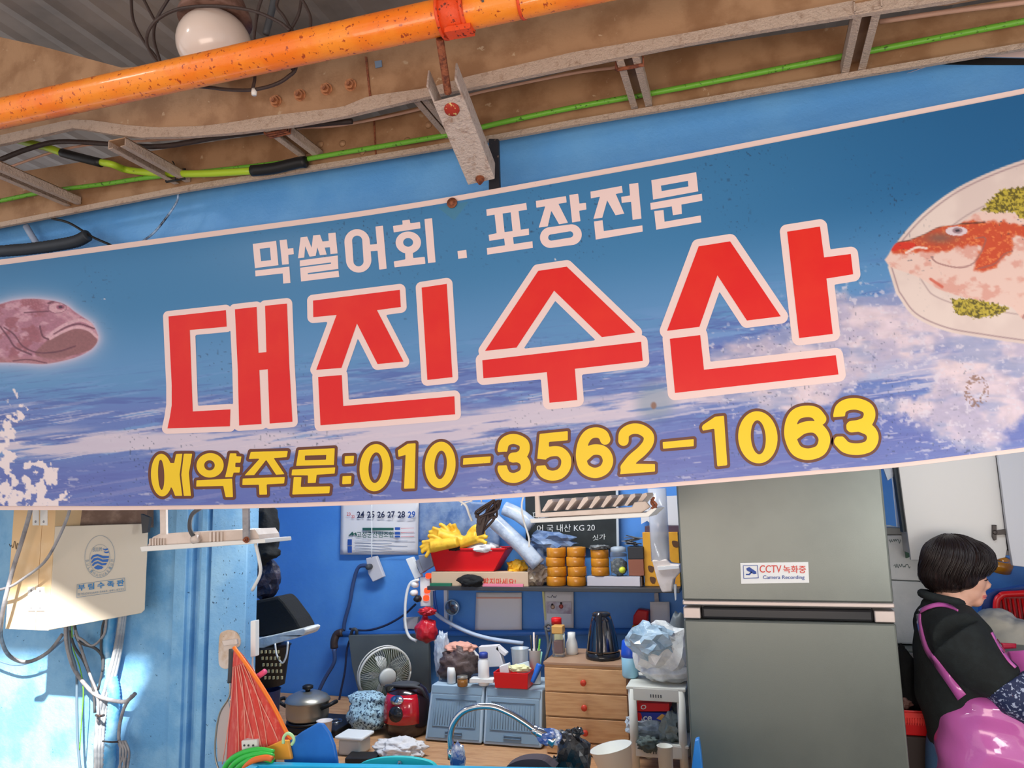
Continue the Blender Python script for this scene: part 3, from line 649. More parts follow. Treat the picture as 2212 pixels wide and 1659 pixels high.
# rungs: small lipped channels between the beams
RG = 'lipped steel rungs between the two beams'
lab = ['steel rung running off the left edge of the photo, leftmost of the row', 'steel rung left of the black taped green hose, with a cable tie', 'steel rung with rusty wire wound round its near end',
       'thin steel rung just left of the hanging U bracket', 'short steel rung with rusty end strap, right of the hanging bracket', 'steel rung at the upper right crossing the green hose']
for i, (x, y, w_) in enumerate(((150, 448, .062), (386, 400, .062), (672, 350, .06), (972, 302, .04), (1385, 236, .055), (1845, 152, .055))):
    far_p = P(x, y, YF - .02); X = far_p.x; z = far_p.z + (.02 if i != 5 else .01)
    r = E('steel_rung', (X, YF - .02, z), lab[i], 'steel bar', RG)
    b = MB(); y0, y1 = YN + (-.22, -.03, .0, .0, .0, -.02)[i], YF - .005
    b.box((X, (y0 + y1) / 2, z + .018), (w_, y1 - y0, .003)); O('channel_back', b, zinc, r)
    for s in (-1, 1):
        b = MB(); b.box((X + s * (w_ / 2 - .0015), (y0 + y1) / 2, z + .006), (.003, y1 - y0, .024)); b.box((X + s * (w_ / 2 - .009), (y0 + y1) / 2, z - .006), (.017, y1 - y0, .003))
        O('channel_lip', b, crust, r)
    if i in (1, 2, 4):
        b = MB(); yy = {1: YF - .035, 2: YN + .04, 4: YN + .03}[i]
        for k in range(3 if i == 2 else 1):
            h = .024; ww = w_ / 2 + .004
            b.tube([(X - ww, yy + k * .012, z - .01), (X + ww, yy + k * .01, z - .01), (X + ww, yy + k * .012, z + .022), (X - ww, yy + k * .012, z + .022), (X - ww, yy + k * .012, z - .01)], .0035 if i != 4 else .005, 6, 1)
        if i == 1: b.tube([(X, yy, z - .01), (X + .005, yy - .01, z + .03), (X - .005, yy - .01, z + .05)], .002, 5)
        O('tie_wire' if i != 4 else 'end_strap', b, black if i == 1 else rust, r)
# hanging bracket: inclined U channel on a threaded rod
br = E('hanging_bracket', P(1040, 395, 1.80), 'short whitish U channel bracket hanging down to the sign top on a threaded rod', 'bracket')
a_ = P(967, 212, 1.565); c_ = P(1040, 392, 1.80); d_ = (c_ - a_).normalized(); u_ = Vector((1, 0, .12)); u_ = (u_ - d_ * u_.dot(d_)).normalized(); n_ = d_.cross(u_)
if n_.y < 0: n_ = -n_
b = MB(); W_ = .074
b.bar(a_, c_, W_, .005, u_)
for s in (-1, 1):
    o_ = u_ * s * (W_ / 2 - .0025) + n_ * .03
    b.bar(a_ + o_ - d_ * .045, c_ + o_ - d_ * .0, .005, .062, u_)
O('channel', b, mat('crusted_bracket', (214, 196, 184), .8, 0, c2=(170, 140, 122), scale=45, lo=.5, hi=.75, bump=1, bscale=110), br, bevel=.002)
b = MB(); bolt(b, c_ - d_ * .012 - n_ * .003, .012, -n_); O('bolt', b, rust, br)
b = MB(); b.lathe([(.019, 0), (.018, .003), (.008, .005), (.001, .005)], a_ + d_ * .03 - n_ * .002, 20, -n_); O('bolt', b, mat('red_rust', (170, 50, 35), .7, spots=(220, 190, 120), spot_scale=90, spot_lo=.55), br, 'red painted bolt head')
rod_t = P(950, 84, 1.42); rod_b = a_ + n_ * .02
b = MB(); b.tube([rod_t, rod_b], .0075, 10, 1)
for k in range(38):
    p = rod_t.lerp(rod_b, k / 38); b.lathe([(.0075, 0), (.0092, .0018), (.0075, .0036)], p, 10, rod_b - rod_t, False)
O('threaded_rod', b, rust, br)
b = MB(); b.px([(1056, 300), (1076, 300), (1079, 408), (1056, 412)], 1.875, .012)
O('sign_strap', b, mat('dark_strap', (40, 40, 48), .6, spots=(120, 100, 90), spot_scale=60, spot_lo=.62), None, 'dark metal strap hanging behind the bracket onto the sign top', 'strap')

# orange pipe with clamp
YP = 1.40
pp = E('orange_pipe', P(740, 84, YP), 'weathered orange pipe crossing the top of the view, speckled with rust', 'pipe')
b = MB(); b.tube([P(-330, 318, YP), P(0, 246, YP), P(740, 84, YP), P(1500, -82, YP)], .0375, 36, 1); O('pipe_run', b, orange, pp)
c1, c2 = P(955, 37, YP), P(1012, 25, YP); dd = (c2 - c1).normalized()
b = MB(); b.tube([c1, c2], .045, 36, 1); O('collar', b, redor, pp, 'red orange collar')
b = MB(); b.tube([c1 - dd * .0, c1 + dd * .006], .048, 36, 1); b.tube([c2 - dd * .006, c2], .048, 36, 1); b.bar(c1 + Vector((.015, -.01, -.048)), c2 + Vector((.012, -.01, -.05)), .012, .03); O('collar_flange', b, redor, pp)
b = MB(); b.tube([P(1125, 1, YP), P(1131, 0, YP)], .0386, 36, 1); O('tape_edge', b, redor, pp)
b = MB()
q0 = P(1048, 18, YP); r_ = .0382
for i in range(9):
    for j in range(6):
        if (j == 4 and 2 < i < 6) or (j == 5 and i not in (1, 7)) : continue
        def pt(i_, j_):
            ang = math.radians(-60 + j_ * 13); x_ = q0.x + i_ * .005
            return Vector((x_, YP - r_ * math.cos(ang), q0.z - r_ * math.sin(ang) + (x_ - q0.x) * .0))
        b.quad(pt(i, j), pt(i + 1, j), pt(i + 1, j + 1), pt(i, j + 1))
O('scraped_patch', b, mat('bare_patch', (92, 84, 78), .7), pp, 'bare grey patch where paint flaked')

# caged lamp
lp = E('caged_lamp', P(463, 60, 1.56), 'unlit white glass globe lamp in a bent wire cage behind the orange pipe', 'lamp')
gc = P(463, 96, 1.56)
b = MB(); b.lathe([(.0955 * math.sin(math.pi * t / 20) + .0001, .0955 * math.cos(math.pi * t / 20) * .92) for t in range(21)], gc, 40); O('globe', b, mat('opal_glass', (226, 208, 196), .25, coat=.5), lp)
b = MB(); b.lathe([(.05, .17), (.06, .16), (.08, .11), (.094, .078), (.094, .066), (.06, .07)], gc, 36); O('cap', b, mat('rusty_cap', (128, 96, 84), .7, c2=(96, 66, 54), scale=25), lp)
b = MB(); b.tube([gc + Vector((.05, 0, .12)), gc + Vector((.02, .05, .45)), gc + Vector((0, .1, .75))], .012, 10); O('conduit', b, greyd, lp)
for pts, Y, r_ in (([(283, -6), (288, 45), (312, 92), (336, 122), (352, 150)], 1.53, .0042), ([(308, -6), (333, 42), (340, 46)], 1.54, .0042), ([(366, -6), (338, 42), (332, 82), (343, 124), (352, 150)], 1.52, .0042),
     ([(352, 150), (322, 108), (318, 75), (338, 44), (385, 20), (455, 13), (540, 22), (600, 46), (626, 66)], 1.47, .0042), ([(602, -8), (598, 15), (612, 34), (628, 62)], 1.5, .004), ([(652, -8), (645, 30), (630, 60)], 1.53, .004), ([(648, -8), (665, 22), (671, 50), (660, 110), (630, 152)], 1.5, .004),
     ([(352, 150), (395, 180), (462, 190), (500, 194), (545, 194), (590, 184), (622, 166), (640, 140), (630, 62)], 1.475, .0045), ([(550, 150), (550, 172), (545, 194)], 1.475, .004), ([(566, -6), (556, 28), (548, 90), (550, 150)], 1.475, .004)):
    b = MB(); b.tube([P(x, y, Y) for x, y in pts], r_, 8); O('cage_wire', b, dark, lp)
b = MB(); b.tube([P(594, -8, 1.6), P(584, 35, 1.6), P(574, 74, 1.6)], .009, 8); O('hanger_rod', b, greyd, lp)
b = MB(); b.lathe([(.006, -.008), (.007, 0), (.006, .008)], P(549, 199, 1.475), 12); O('clip', b, white, lp)

# hoses and cables of the truss
def cable(name, pts, Y, r, m, label, catg='cable', seg=8, **kw):
    Ys = Y if isinstance(Y, (list, tuple)) else [Y] * len(pts)
    b = MB(); b.tube([P(x, y, yy) for (x, y), yy in zip(pts, Ys)], r, seg, **kw); return O(name, b, m, None, label, catg)
YH = 1.872
cable('green_hose', [(-120, 458), (0, 434), (100, 414), (230, 397), (310, 385), (450, 370), (620, 350), (740, 330), (976, 290), (1078, 266), (1240, 232), (1480, 188), (1860, 114), (2212, 46), (2400, 10)], YH, .0075, greenh, 'long bright green hose running along the far steel beam', 'hose')
g2 = E('taped_green_hose', P(300, 350, 1.80), 'short yellow-green hose joined with black tape at the left between the beams', 'hose')
yg = mat('yellow_green_hose', (176, 208, 50), .4, spots=(110, 130, 40), spot_scale=60, spot_lo=.66)
for pts, m, r_, nm in (([(30, 300), (60, 308), (100, 318), (136, 331)], yg, .012, 'hose_piece'), ([(134, 330), (175, 341), (219, 352)], black, .014, 'tape_wrap'), ([(217, 350), (245, 356), (275, 367), (345, 374), (440, 375), (548, 369)], yg, .011, 'hose_piece'), ([(545, 369), (590, 364), (642, 352), (660, 350)], black, .017, 'tape_wrap')):
    b = MB(); b.tube([P(x, y, 1.80 if x < 250 else 1.86) for x, y in pts], r_, 12); O(nm, b, m, g2, 'black tape wrap' if m == black else None)
cable('thin_wire', [(-60, 388), (0, 368), (110, 330), (200, 312), (350, 302), (540, 288), (640, 277), (740, 270), (890, 240), (1010, 206), (1100, 186), (1240, 158), (1330, 146)], 1.84, .004, pink_wire, 'thin pinkish wire sagging between the beams', 'wire')
cable('black_cable', [(-60, 366), (0, 345), (60, 322), (130, 306), (250, 312), (350, 316), (470, 296), (560, 284), (640, 272), (760, 262)], 1.75, .008, dark, 'thick dark cable strung between the beams at the upper left')
cable('thin_wire', [(1900, 47), (2050, 25), (2212, 5), (2350, -15)], 1.84, .006, pink_wire, 'orange-pink wire at the upper right corner above the green hose', 'wire')
cable('black_cable', [(112, 472), (150, 482), (200, 512), (240, 530), (270, 550)], 1.90, .004, black, 'thin black cable dropping behind the sign at the left', 'cable')
cable('thin_wire', [(386, 418), (380, 440), (352, 480), (330, 505), (305, 524), (290, 540)], 1.90, .0035, mat('clear_tube', (150, 180, 215), .2, c2=(50, 60, 80), scale=30), 'short dark and clear curved tube hanging against the blue fascia', 'tube')
cable('corrugated_hose', [(-120, 556), (0, 543), (60, 538), (120, 530), (165, 521), (190, 508)], 1.90, .018, mat('grey_black_hose', (52, 58, 66), .5), 'black corrugated hose end lying above the sign at the left', 'hose', seg=14, k=14, ridges=1)
cable('spring_coil', [(56, 488), (66, 505), (80, 528), (84, 545)], 1.93, .010, mat('coil_grey', (150, 165, 190), .4), 'small pale ribbed tube end above the sign at the far left', 'hose', k=8, ridges=1)
# printed swoosh on the fascia at the right
b = MB(); b.px([(2000, 138), (2080, 124), (2212, 126), (2330, 118), (2330, 128), (2212, 140), (2120, 140)], 1.982, .002); O('swoosh_print', b, black, None, 'black printed swoosh at the top right of the fascia', 'print')
b = MB(); b.px([(1960, 158), (2050, 128), (2212, 108), (2330, 90), (2330, 112), (2212, 124), (2080, 122), (2010, 140)], 1.9825, .0015); O('swoosh_print', b, whl, None, 'white printed swoosh above the black one on the fascia', 'print')

# ================================================================== left facade: control box, cables, net
YX = 1.95
box = E('control_box', P(150, 1360, YX), 'cream control box with open hinged door hanging on the pale blue facade', 'control box')
boxw = mat('cream_box_board', (226, 190, 140), .5, c2=(236, 214, 180), scale=4, spots=(176, 150, 120), spot_scale=30, spot_lo=.68)
doorm = mat('cream_door', (206, 194, 174), .45, spots=(140, 128, 110), spot_scale=90, spot_lo=.74)
def slab(b, q, th):
    """quad of places extruded backwards"""
    q = V3(q); n_ = (q[1] - q[0]).cross(q[3] - q[0]).normalized()
    if n_.y < 0: n_ = -n_
    return b.prism(q, n_ * th)
zt = P(60, 1070, YX).z
L0, L1 = P(12, 1358, YX), P(76, 1361, YX); L2 = P(104, 1362, YX)
b = MB(); slab(b, [(L0.x, YX, zt), (L1.x - .001, YX, zt), (L1.x - .001, YX, L1.z), (L0.x, YX, L0.z)], YW - YX - .003); O('case', b, boxw, box)
b = MB(); slab(b, [(L1.x + .001, YX, zt), (L2.x, YX, zt), (L2.x, YX, L2.z), (L1.x + .001, YX, L1.z)], YW - YX - .003); O('case', b, boxw, box)
yr = 2.17
D = [P(131, 1137, YX), P(306, 1131, yr), P(313, 1315, yr), P(100, 1361, YX)]
D[1] = Vector((D[2].x, yr, D[1].z)); D[3].x = L2.x + .001; D[0].x = L2.x + .001
lowr = P(311, 1324, yr)
b = MB(); slab(b, [D[0], D[1], (D[2].x, yr, lowr.z + .01), tuple(Vector((D[2].x, yr, lowr.z)) + (D[0] - D[1]).normalized() * .01), D[3]], .012); O('door', b, doorm, box, 'cream door printed with a blue emblem', bevel=.002)
def on_door(px_, py_, off=.0025):
    r = ray(px_, py_); a = D[0]; n_ = (D[1] - D[0]).cross(D[3] - D[0]); e = Vector((0, 0, EYE)); rv = Vector(r)
    t_ = (a - e).dot(n_) / rv.dot(n_); return e + rv * t_ * (1 - off / 2)
b = MB(); b.prism([P(134, 1095, YX + .06), P(318, 1092, yr + .03), P(318, 1140, yr + .03), P(134, 1145, YX + .06)], (0, .03, 0)); O('inside_panel', b, mat('brown_inside', (112, 88, 74), .7, c2=(140, 116, 100), scale=20), box, 'dark brown inside of the box')
for (x0, y0, x1, y1) in ((70, 1090, 102, 1135), (60, 1268, 95, 1320)):
    xm = (x0 + x1) / 2 - 1
    for s, (u0, u1) in enumerate(((x0, xm - 1.5), (xm + 1.5, x1))):
        b = MB(); b.px([(u0, y0), (u1, y0), (u1, y1), (u0, y1)], YX - .003, .003); h = O('hinge', b, white, box, 'white painted hinge leaf', bevel=.0008)
        for yy in (y0 + 8, y1 - 8):
            if yy > 1100:
                b = MB(); b.lathe([(.0042, 0), (.003, .0015), (.001, .002)], P((u0 + u1) / 2, yy, YX - .003), 12, (0, -1, 0)); O('screw', b, greyc, h)
ink = mat('blue_ink', (46, 122, 176), .5); inkl = mat('pale_ink', (128, 146, 160), .5); inkd = mat('deep_blue_ink', (34, 98, 176), .5)
GE = lambda: Glyph((0, 1080), 5.185)
def door_mesh(g, off=.0025, res=.6, grow=0): return g.fill(lambda x, y: on_door(x, y, off), res, grow, exact=False)
# emblem: oval ring, drop of five waves
O('emblem_ring', door_mesh(GE().poly(*ell(1118, 635, 170, 238, 3)).hole(*ell(1118, 635, 166, 234, 3)), res=.35), inkl, box)
O('emblem_ring', door_mesh(GE().poly(*ell(1118, 655, 116, 158, 3)).hole(*ell(1118, 655, 113, 155, 3)), res=.35), inkl, box)
wv = [((1018, 650), (1040, 620), (1090, 606), (1150, 626), (1222, 628), (1218, 650), (1160, 655), (1095, 630), (1050, 640), (1020, 672)),
      ((1022, 690), (1050, 655), (1095, 645), (1150, 668), (1218, 662), (1205, 694), (1150, 694), (1095, 668), (1055, 684), (1026, 712)),
      ((1028, 728), (1060, 696), (1095, 686), (1145, 710), (1198, 704), (1184, 730), (1140, 732), (1095, 708), (1060, 724), (1042, 744)),
      ((1050, 758), (1095, 728), (1160, 752), (1140, 772), (1098, 780), (1066, 770)),
      ((1150, 540), (1172, 552), (1204, 540), (1212, 556), (1180, 566), (1158, 556)), ((1162, 574), (1190, 582), (1216, 574), (1218, 592), (1190, 598), (1170, 590))]
for w_ in wv: O('emblem_wave', door_mesh(GE().poly(*w_), .003, .4), inkd, box)
lt = 'BULIM AQUARIUM'.replace(' ', '')
for i, ch in enumerate(lt):
    a = math.radians(172 - i * (165 / (len(lt) - 1))) ; cx_, cy_ = 1118 + 141 * math.cos(a), 655 + 190 * math.sin(a)
    ta = a - math.pi / 2; u = Vector((math.cos(ta) * 11, math.sin(ta) * 11)); v_ = Vector((-u.y, u.x)) * 1.5; c_ = Vector((cx_, cy_))
    q = [c_ - u - v_, c_ + u - v_, c_ + u + v_, c_ - u + v_]
    text(ch, [(p.x / 5.185, 1080 + p.y / 5.185) for p in q], lambda x, y: on_door(x, y, .0025), inkl, box)
dq = lambda *p: [(x / 5.185, 1080 + y / 5.185) for x, y in p]
text('BULIM', dq((1042, 534), (1140, 530), (1138, 574), (1042, 580)), lambda x, y: on_door(x, y), inkl, box)
text('부 림 수 족 판', dq((872, 950), (1388, 888), (1390, 960), (874, 1020)), lambda x, y: on_door(x, y), ink, box, bold=.025)
text('통영(055)643-5463, 641-6333', dq((866, 1046), (1384, 980), (1388, 1014), (868, 1080)), lambda x, y: on_door(x, y), inkl, box)
O('label_frame', door_mesh(GE().poly((862, 944), (1398, 870), (1406, 1018), (856, 1096)).hole((867, 949), (1393, 876), (1401, 1014), (861, 1090)), res=.35), inkl, box)
b = MB(); b.px([(304, 1110), (323, 1118), (318, 1150), (307, 1152)], 2.12, .012); O('latch', b, greyd, box, 'dark latch clip')
scribble((20, 1170, 43, 1190), onY(YX - .002), dark, box, 3, .0009, label='small handwritten mark')

YC = 2.19
cable('grey_cable', [(70, 1060), (66, 1100), (50, 1160), (28, 1230), (10, 1300), (2, 1350), (4, 1385), (22, 1418), (60, 1430), (105, 1408), (135, 1370)], [1.86, 1.88, 1.9, 1.9, 1.9, 1.92, 1.98, 2.05, 2.1, 2.15, 2.2], .0065, greyc, 'grey cable looping down the left edge and back under the control box')
cable('grey_cable', [(150, 1085), (148, 1110), (125, 1165), (95, 1215), (50, 1250), (20, 1268), (-20, 1278)], [1.87, 1.89, 1.9, 1.9, 1.9, 1.9, 1.9], .0045, greyc, 'thin grey cable curving across the front of the control box')
cable('grey_cable', [(-40, 1410), (0, 1428), (40, 1436), (90, 1420), (140, 1380)], YC, .004, mat('blue_grey_cable', (104, 130, 160), .5), 'blue-grey cable hugging the wall below the control box')
for pts, r_, m, lb in (([(142, 1340), (144, 1390), (158, 1440), (185, 1480), (215, 1505), (265, 1516), (282, 1508), (292, 1498)], .007, greyc, 'grey cable hanging under the control box and hooking right'),
    ([(150, 1340), (152, 1400), (165, 1450), (166, 1520), (168, 1600), (174, 1670)], .0045, mat('slate_cable', (96, 116, 132), .5), 'slate cable hanging straight down the bright facade'),
    ([(156, 1340), (175, 1400), (195, 1460), (210, 1500), (212, 1560)], .005, greyc, 'pale cable slanting from the control box into the bundle'),
    ([(146, 1345), (160, 1395), (182, 1430), (200, 1480), (205, 1540)], .0045, greyd, 'dark cable slanting into the bundle'),
    ([(230, 1335), (225, 1370), (200, 1395), (178, 1382), (160, 1372)], .0045, greyc, 'short grey cable looped between the bundle and the box'),
    ([(232, 1330), (222, 1350), (218, 1400), (222, 1440), (212, 1490)], .004, greyd, 'thin dark cable beside the ribbed hose'),
    ([(155, 1350), (158, 1400), (172, 1440), (180, 1490), (176, 1560), (172, 1620)], .002, greenh, 'thin green wire under the control box'),
    ([(285, 1502), (268, 1530), (258, 1570), (258, 1605), (272, 1640), (270, 1680)], .0055, greyc, 'cable end looping beside the blue ribbed hose'),
    ([(160, 1345), (170, 1385), (205, 1400), (222, 1420), (222, 1450)], .005, greyd, 'dark cable bunch crossing towards the ribbed hose')):
    cable('grey_cable', pts, YC, r_, m, lb)
for i, dx in enumerate((0, 7, 13)):
    cable('conduit_pipe', [(262 + dx * .6, 1325), (250 + dx * .8, 1400), (232 + dx, 1470), (214 + dx, 1540), (208 + dx, 1600), (206 + dx, 1700)], 2.2 + .008 * i, .0075, mat('grey_conduit', (178, 180, 182), .4, c2=(130, 134, 140), scale=18), ['outer left pale conduit running down from the control box', 'middle pale conduit of the three under the control box', 'right pale conduit of the three under the control box'][i], 'pipe')
cable('ribbed_hose', [(240, 1330), (232, 1400), (238, 1450), (246, 1500), (243, 1560), (238, 1620), (236, 1700)], 2.215, .018, mat('blue_ribbed', (90, 165, 215), .3, c2=(150, 200, 230), scale=14), 'thick blue ribbed hose standing against the facade', 'hose', seg=14, k=16, ridges=1)
b = MB(); b.tube([P(222, 1601, YC - .01), P(240, 1603, YC - .025), P(262, 1602, YC)], .003, 6); b.tube([P(207, 1545, YC - .01), P(215, 1547, YC - .02), P(225, 1545, YC)], .004, 6); O('cable_tie', b, dark, None, 'dark cable ties round the conduits and blue hose', 'cable tie')
# bunch of wires tied at the hose foot
b = MB()
for k in range(5): b.tube([P(258 + k * 3, 1600, YC - .02), P(262 + k * 3 + (-1) ** k * 5, 1625, YC - .02), P(255 + k * 5, 1665, YC - .02)], .004, 6)
O('wire_bunch', b, greyc, None, 'tangled bunch of wires tied beside the ribbed hose', 'wires')
# floodlights under the sign
def flood(ctr_px, name_l, q, Y, ribs, cable_pts):
    r = E('floodlight', P(*ctr_px, Y), name_l, 'floodlight'); return r
f1 = E('floodlight', P(440, 1185, 1.93), 'slim cream LED floodlight hanging below the sign beside the control box', 'floodlight')
b = MB(); b.px([(302, 1182), (310, 1180), (572, 1164), (573, 1173), (305, 1192)], 1.87, .13); O('front_plate', b, white, f1, bevel=.002)
b = MB(); b.px([(318, 1180), (330, 1160), (345, 1153), (400, 1150), (550, 1143), (558, 1155), (560, 1165)], 1.885, .10); O('housing', b, offw, f1, bevel=.003)
b = MB(); b.px([(405, 1152), (428, 1150), (430, 1166), (408, 1170)], 1.875, .012); O('cable_mount', b, offw, f1)
b = MB()
for k in range(6): b.px([(322 + k * 6, 1164), (325 + k * 6, 1163), (325 + k * 6, 1178), (322 + k * 6, 1179)], 1.878, .11)
O('cooling_rib', b, offw, f1); b = MB()
for k in range(4): b.px([(452 + k * 8, 1150), (456 + k * 8, 1149), (456 + k * 8, 1170), (452 + k * 8, 1171)], 1.878, .11)
O('cooling_rib', b, offw, f1)
for x, yt, yb_ in ((352, 1100, 1155), (530, 1095, 1165)):
    b = MB(); b.px([(x - 7, yt - 20), (x + 6, yt - 20), (x + 7, yb_), (x - 6, yb_)], 1.865, .008); O('bracket_arm', b, offw if x < 400 else greyc, f1, 'bracket arm')
b = MB(); bolt(b, P(533, 1166, 1.862), .009); O('bolt', b, rust, f1)
b = MB(); b.tube([P(436, 1095, 1.9), P(415, 1112, 1.89), (P(410, 1140, 1.88)), P(420, 1162, 1.872)], .0065, 8); O('power_cable', b, greyd, f1); b = MB(); b.lathe([(.011, -.01), (.011, .01)], P(422, 1165, 1.868), 12, (1, 0, .3)); O('gland', b, offw, f1)
b = MB(); b.tube([P(552, 1175, 1.95), P(560, 1210, 1.95), P(562, 1240, 1.96), P(545, 1275, 1.98)], .005, 8); O('cord', b, white, f1, 'white cord')
f2 = E('floodlight', P(1290, 1125, 1.9), 'cream LED floodlight with open cooling fins hanging below the sign in front of the shelf', 'floodlight')
b = MB(); b.px([(1144, 1121), (1395, 1107), (1410, 1096), (1420, 1098), (1400, 1117), (1146, 1130)], 1.86, .17); O('front_plate', b, white, f2, bevel=.002)
b = MB(); b.px([(1155, 1068), (1156, 1118), (1385, 1108), (1405, 1095), (1395, 1083), (1370, 1085), (1365, 1095), (1166, 1108), (1163, 1068)], 1.875, .012); b.px([(1166, 1112), (1370, 1098), (1370, 1104), (1166, 1118)], 1.9, .10); O('housing', b, offw, f2, bevel=.002)
b = MB()
for k in range(9):
    x = 1170 + k * 25.5; yb_ = 1104 - k * 1.7
    b.px([(x, yb_), (x + 14, yb_ - 24), (x + 22, yb_ - 26), (x + 24, yb_ - 20), (x + 6, yb_ + 1)], 1.885 + .001 * k, .13)
O('cooling_fin', b, offw, f2)
b = MB(); b.tube([P(1412, 1075, 1.88), P(1408, 1086, 1.87), P(1416, 1097, 1.87), P(1405, 1102, 1.87)], .004, 6); b.tube([P(1406, 1078, 1.86), P(1418, 1090, 1.86), P(1407, 1098, 1.86)], .003, 6); O('tie_wire', b, rust, f2)
b = MB(); b.tube([P(1020, 1082, 1.9), P(1000, 1088, 1.9), P(996, 1092, 1.9)], .002, 5); b.tube([P(1040, 1080, 1.9), P(1040, 1085, 1.9)], .002, 5); 
b.tube([P(990, 1080, 1.9), P(1006, 1092, 1.9), P(1014, 1112, 1.9), P(1020, 1126, 1.9)], .0035, 6)
O('thin_wire', b, white, None, 'white wire ends dangling under the middle of the sign', 'wire')
b = MB()
for k in range(9):
    random.seed(k); b.tube([P(1075 + random.uniform(-12, 8), 1080, 1.88), P(1045 + random.uniform(-22, 30), 1098 + k * 2, 1.86 + random.uniform(0, .03)), P(1040 + random.uniform(-10, 30), 1120, 1.86), P(1035 + random.uniform(-4, 10), 1150, 1.87)], .0035, 6)
b.px([(1032, 1115), (1050, 1112), (1045, 1135), (1040, 1155), (1030, 1158), (1028, 1140)], 1.86, .02)
O('cable_knot', b, dark, None, 'tangled knot of dark wires hanging under the middle of the sign', 'wires')
cable('thin_wire', [(1132, 1068), (1127, 1090), (1130, 1120), (1142, 1160), (1143, 1182)], 1.9, .0025, white, 'white wire hanging left of the finned floodlight', 'wire')
cable('thin_wire', [(803, 1090), (803, 1120), (803, 1205)], 4.0, .003, white, 'thin white wire hanging over the big calendar', 'wire')
# hook on the blue post, landing net
YK = YW - .035
hk = E('wall_holder', P(495, 1445, YK), 'worn white plastic holder screwed to the blue post', 'hook')
b = MB(); b.px([(474, 1375), (482, 1364), (496, 1361), (510, 1366), (518, 1380), (517, 1395), (505, 1402), (496, 1410), (496, 1438), (488, 1445), (476, 1440), (472, 1425)], YK, .008, 3); O('plate', b, mat('worn_white', (222, 208, 196), .5, c2=(200, 170, 140), scale=20, spots=(130, 90, 60), spot_scale=60, spot_lo=.68), hk)
b = MB(); b.px([(478, 1385), (510, 1380), (512, 1392), (482, 1396)], YK - .012, .014, 0); O('holder_lip', b, offw, hk, bevel=.003)
net = E('landing_net', P(545, 1640, 2.12), 'red mesh landing net with orange rim hanging from the post', 'net')
def netfn(u, v):
    a = Vector((505, 1402)).lerp(Vector((488, 1660)), v); c = Vector(np.array([0, 0])) if 0 else None
    t_ = v; ex = 509 + (628 - 509) * (t_ ** .78); ey = 1400 + (1596 - 1400) * t_ + 50 * max(0, t_ - .8)
    x = a.x + (ex - a.x) * u; y = a.y + (ey - a.y) * u + 10 * math.sin(u * 9) * t_ * 0
    return P(x, y, 2.13 - .05 * math.sin(math.pi * u) * t_ + .006 * math.sin(u * 17 + 3 * t_) * t_)
b = MB(); b.sheet(netfn, 40, 40); netm = mat('red_mesh', (226, 74, 62), .5, c2=(236, 128, 112), scale=30, lo=.5, hi=.7, alpha=.9, stretch=(3, 3, .6))
O('net_mesh', b, netm, net, solid=.001)
b = MB()
for k in range(7):
    u0 = .1 + k * .12; b.tube([netfn(min(u0 + v * .15 * ((k % 3) - 1), .99), .15 + v * .8) + Vector((0, -.004, 0)) for v in (0, .15, .3, .45, .6, .8, 1)], .0016, 5)
O('net_fold', b, mat('pale_fold', (240, 160, 140), .5), net)
b = MB(); b.tube([P(x, y, 2.11) for x, y in ((505, 1398), (530, 1432), (562, 1478), (592, 1528), (618, 1580), (632, 1600))], .006, 8); O('rim', b, mat('orange_rim', (255, 130, 40), .4), net)
sk = E('hand_strainer', P(480, 1640, 2.17), 'wire hoop strainer with black handle hanging under the holder', 'strainer')
b = MB(); b.tube([P(500, 1402, 2.17), P(499, 1440, 2.17), P(497, 1475, 2.17)], .0085, 8); O('handle', b, greyd, sk)
b = MB(); b.tube([P(x, y, 2.175) for x, y in ((497, 1470), (495, 1505), (475, 1540), (466, 1590), (466, 1640), (480, 1670), (500, 1640), (502, 1560), (496, 1510))], .003, 6); O('hoop', b, steel, sk)
b = MB(); b.px([(492, 1512), (474, 1545), (468, 1590), (470, 1645), (500, 1645), (502, 1560)], 2.176, .002); O('screen', b, mat('pale_screen', (196, 186, 182), .6), sk)
b = MB(); b.px([(541, 1342), (552, 1340), (552, 1418), (541, 1420)], YW - .06, .02); O('switch_plate', b, white, None, 'narrow white plate on the edge of the blue post', 'plate', bevel=.002)
cable('hanging_cable', [(546, 1418), (546, 1440), (552, 1460)], 2.2, .003, white, 'short white cord under the plate on the post', 'cord')
b = MB(); b.tube([P(553, 1464, 2.14), P(565, 1456, 2.14), P(573, 1450, 2.14)], .009, 10); O('pink_peg', b, mat('pink_plastic', (235, 90, 130), .4), None, 'pink plastic peg behind the red net', 'peg')

# ================================================================== kitchen behind the opening
ZP = .45
pm = MB(); pm.box((-1.57, 3.3, ZP - .02), (2.64, 1.56, .04))
plat = E('low_platform', (-1.05, 3.3, 0), 'low wooden sitting platform covered in wood-pattern sheet at the back of the stall', 'platform')
O('platform_top', pm, woodf, plat, bevel=.004)
pm = MB()
pm.box((-1.57, 2.54, (ZP - .04) / 2), (2.64, .03, ZP - .04)); O('front_board', pm, mat('dark_wood', (110, 80, 60), .6), plat)
def thingbox(name, x0, y0, x1, y1, Y, z, label, catg, **k):
    c = fit(x0, y0, x1, y1, Y, z); return E(name, (c[0], c[1], c[2]), label, catg, **k), c

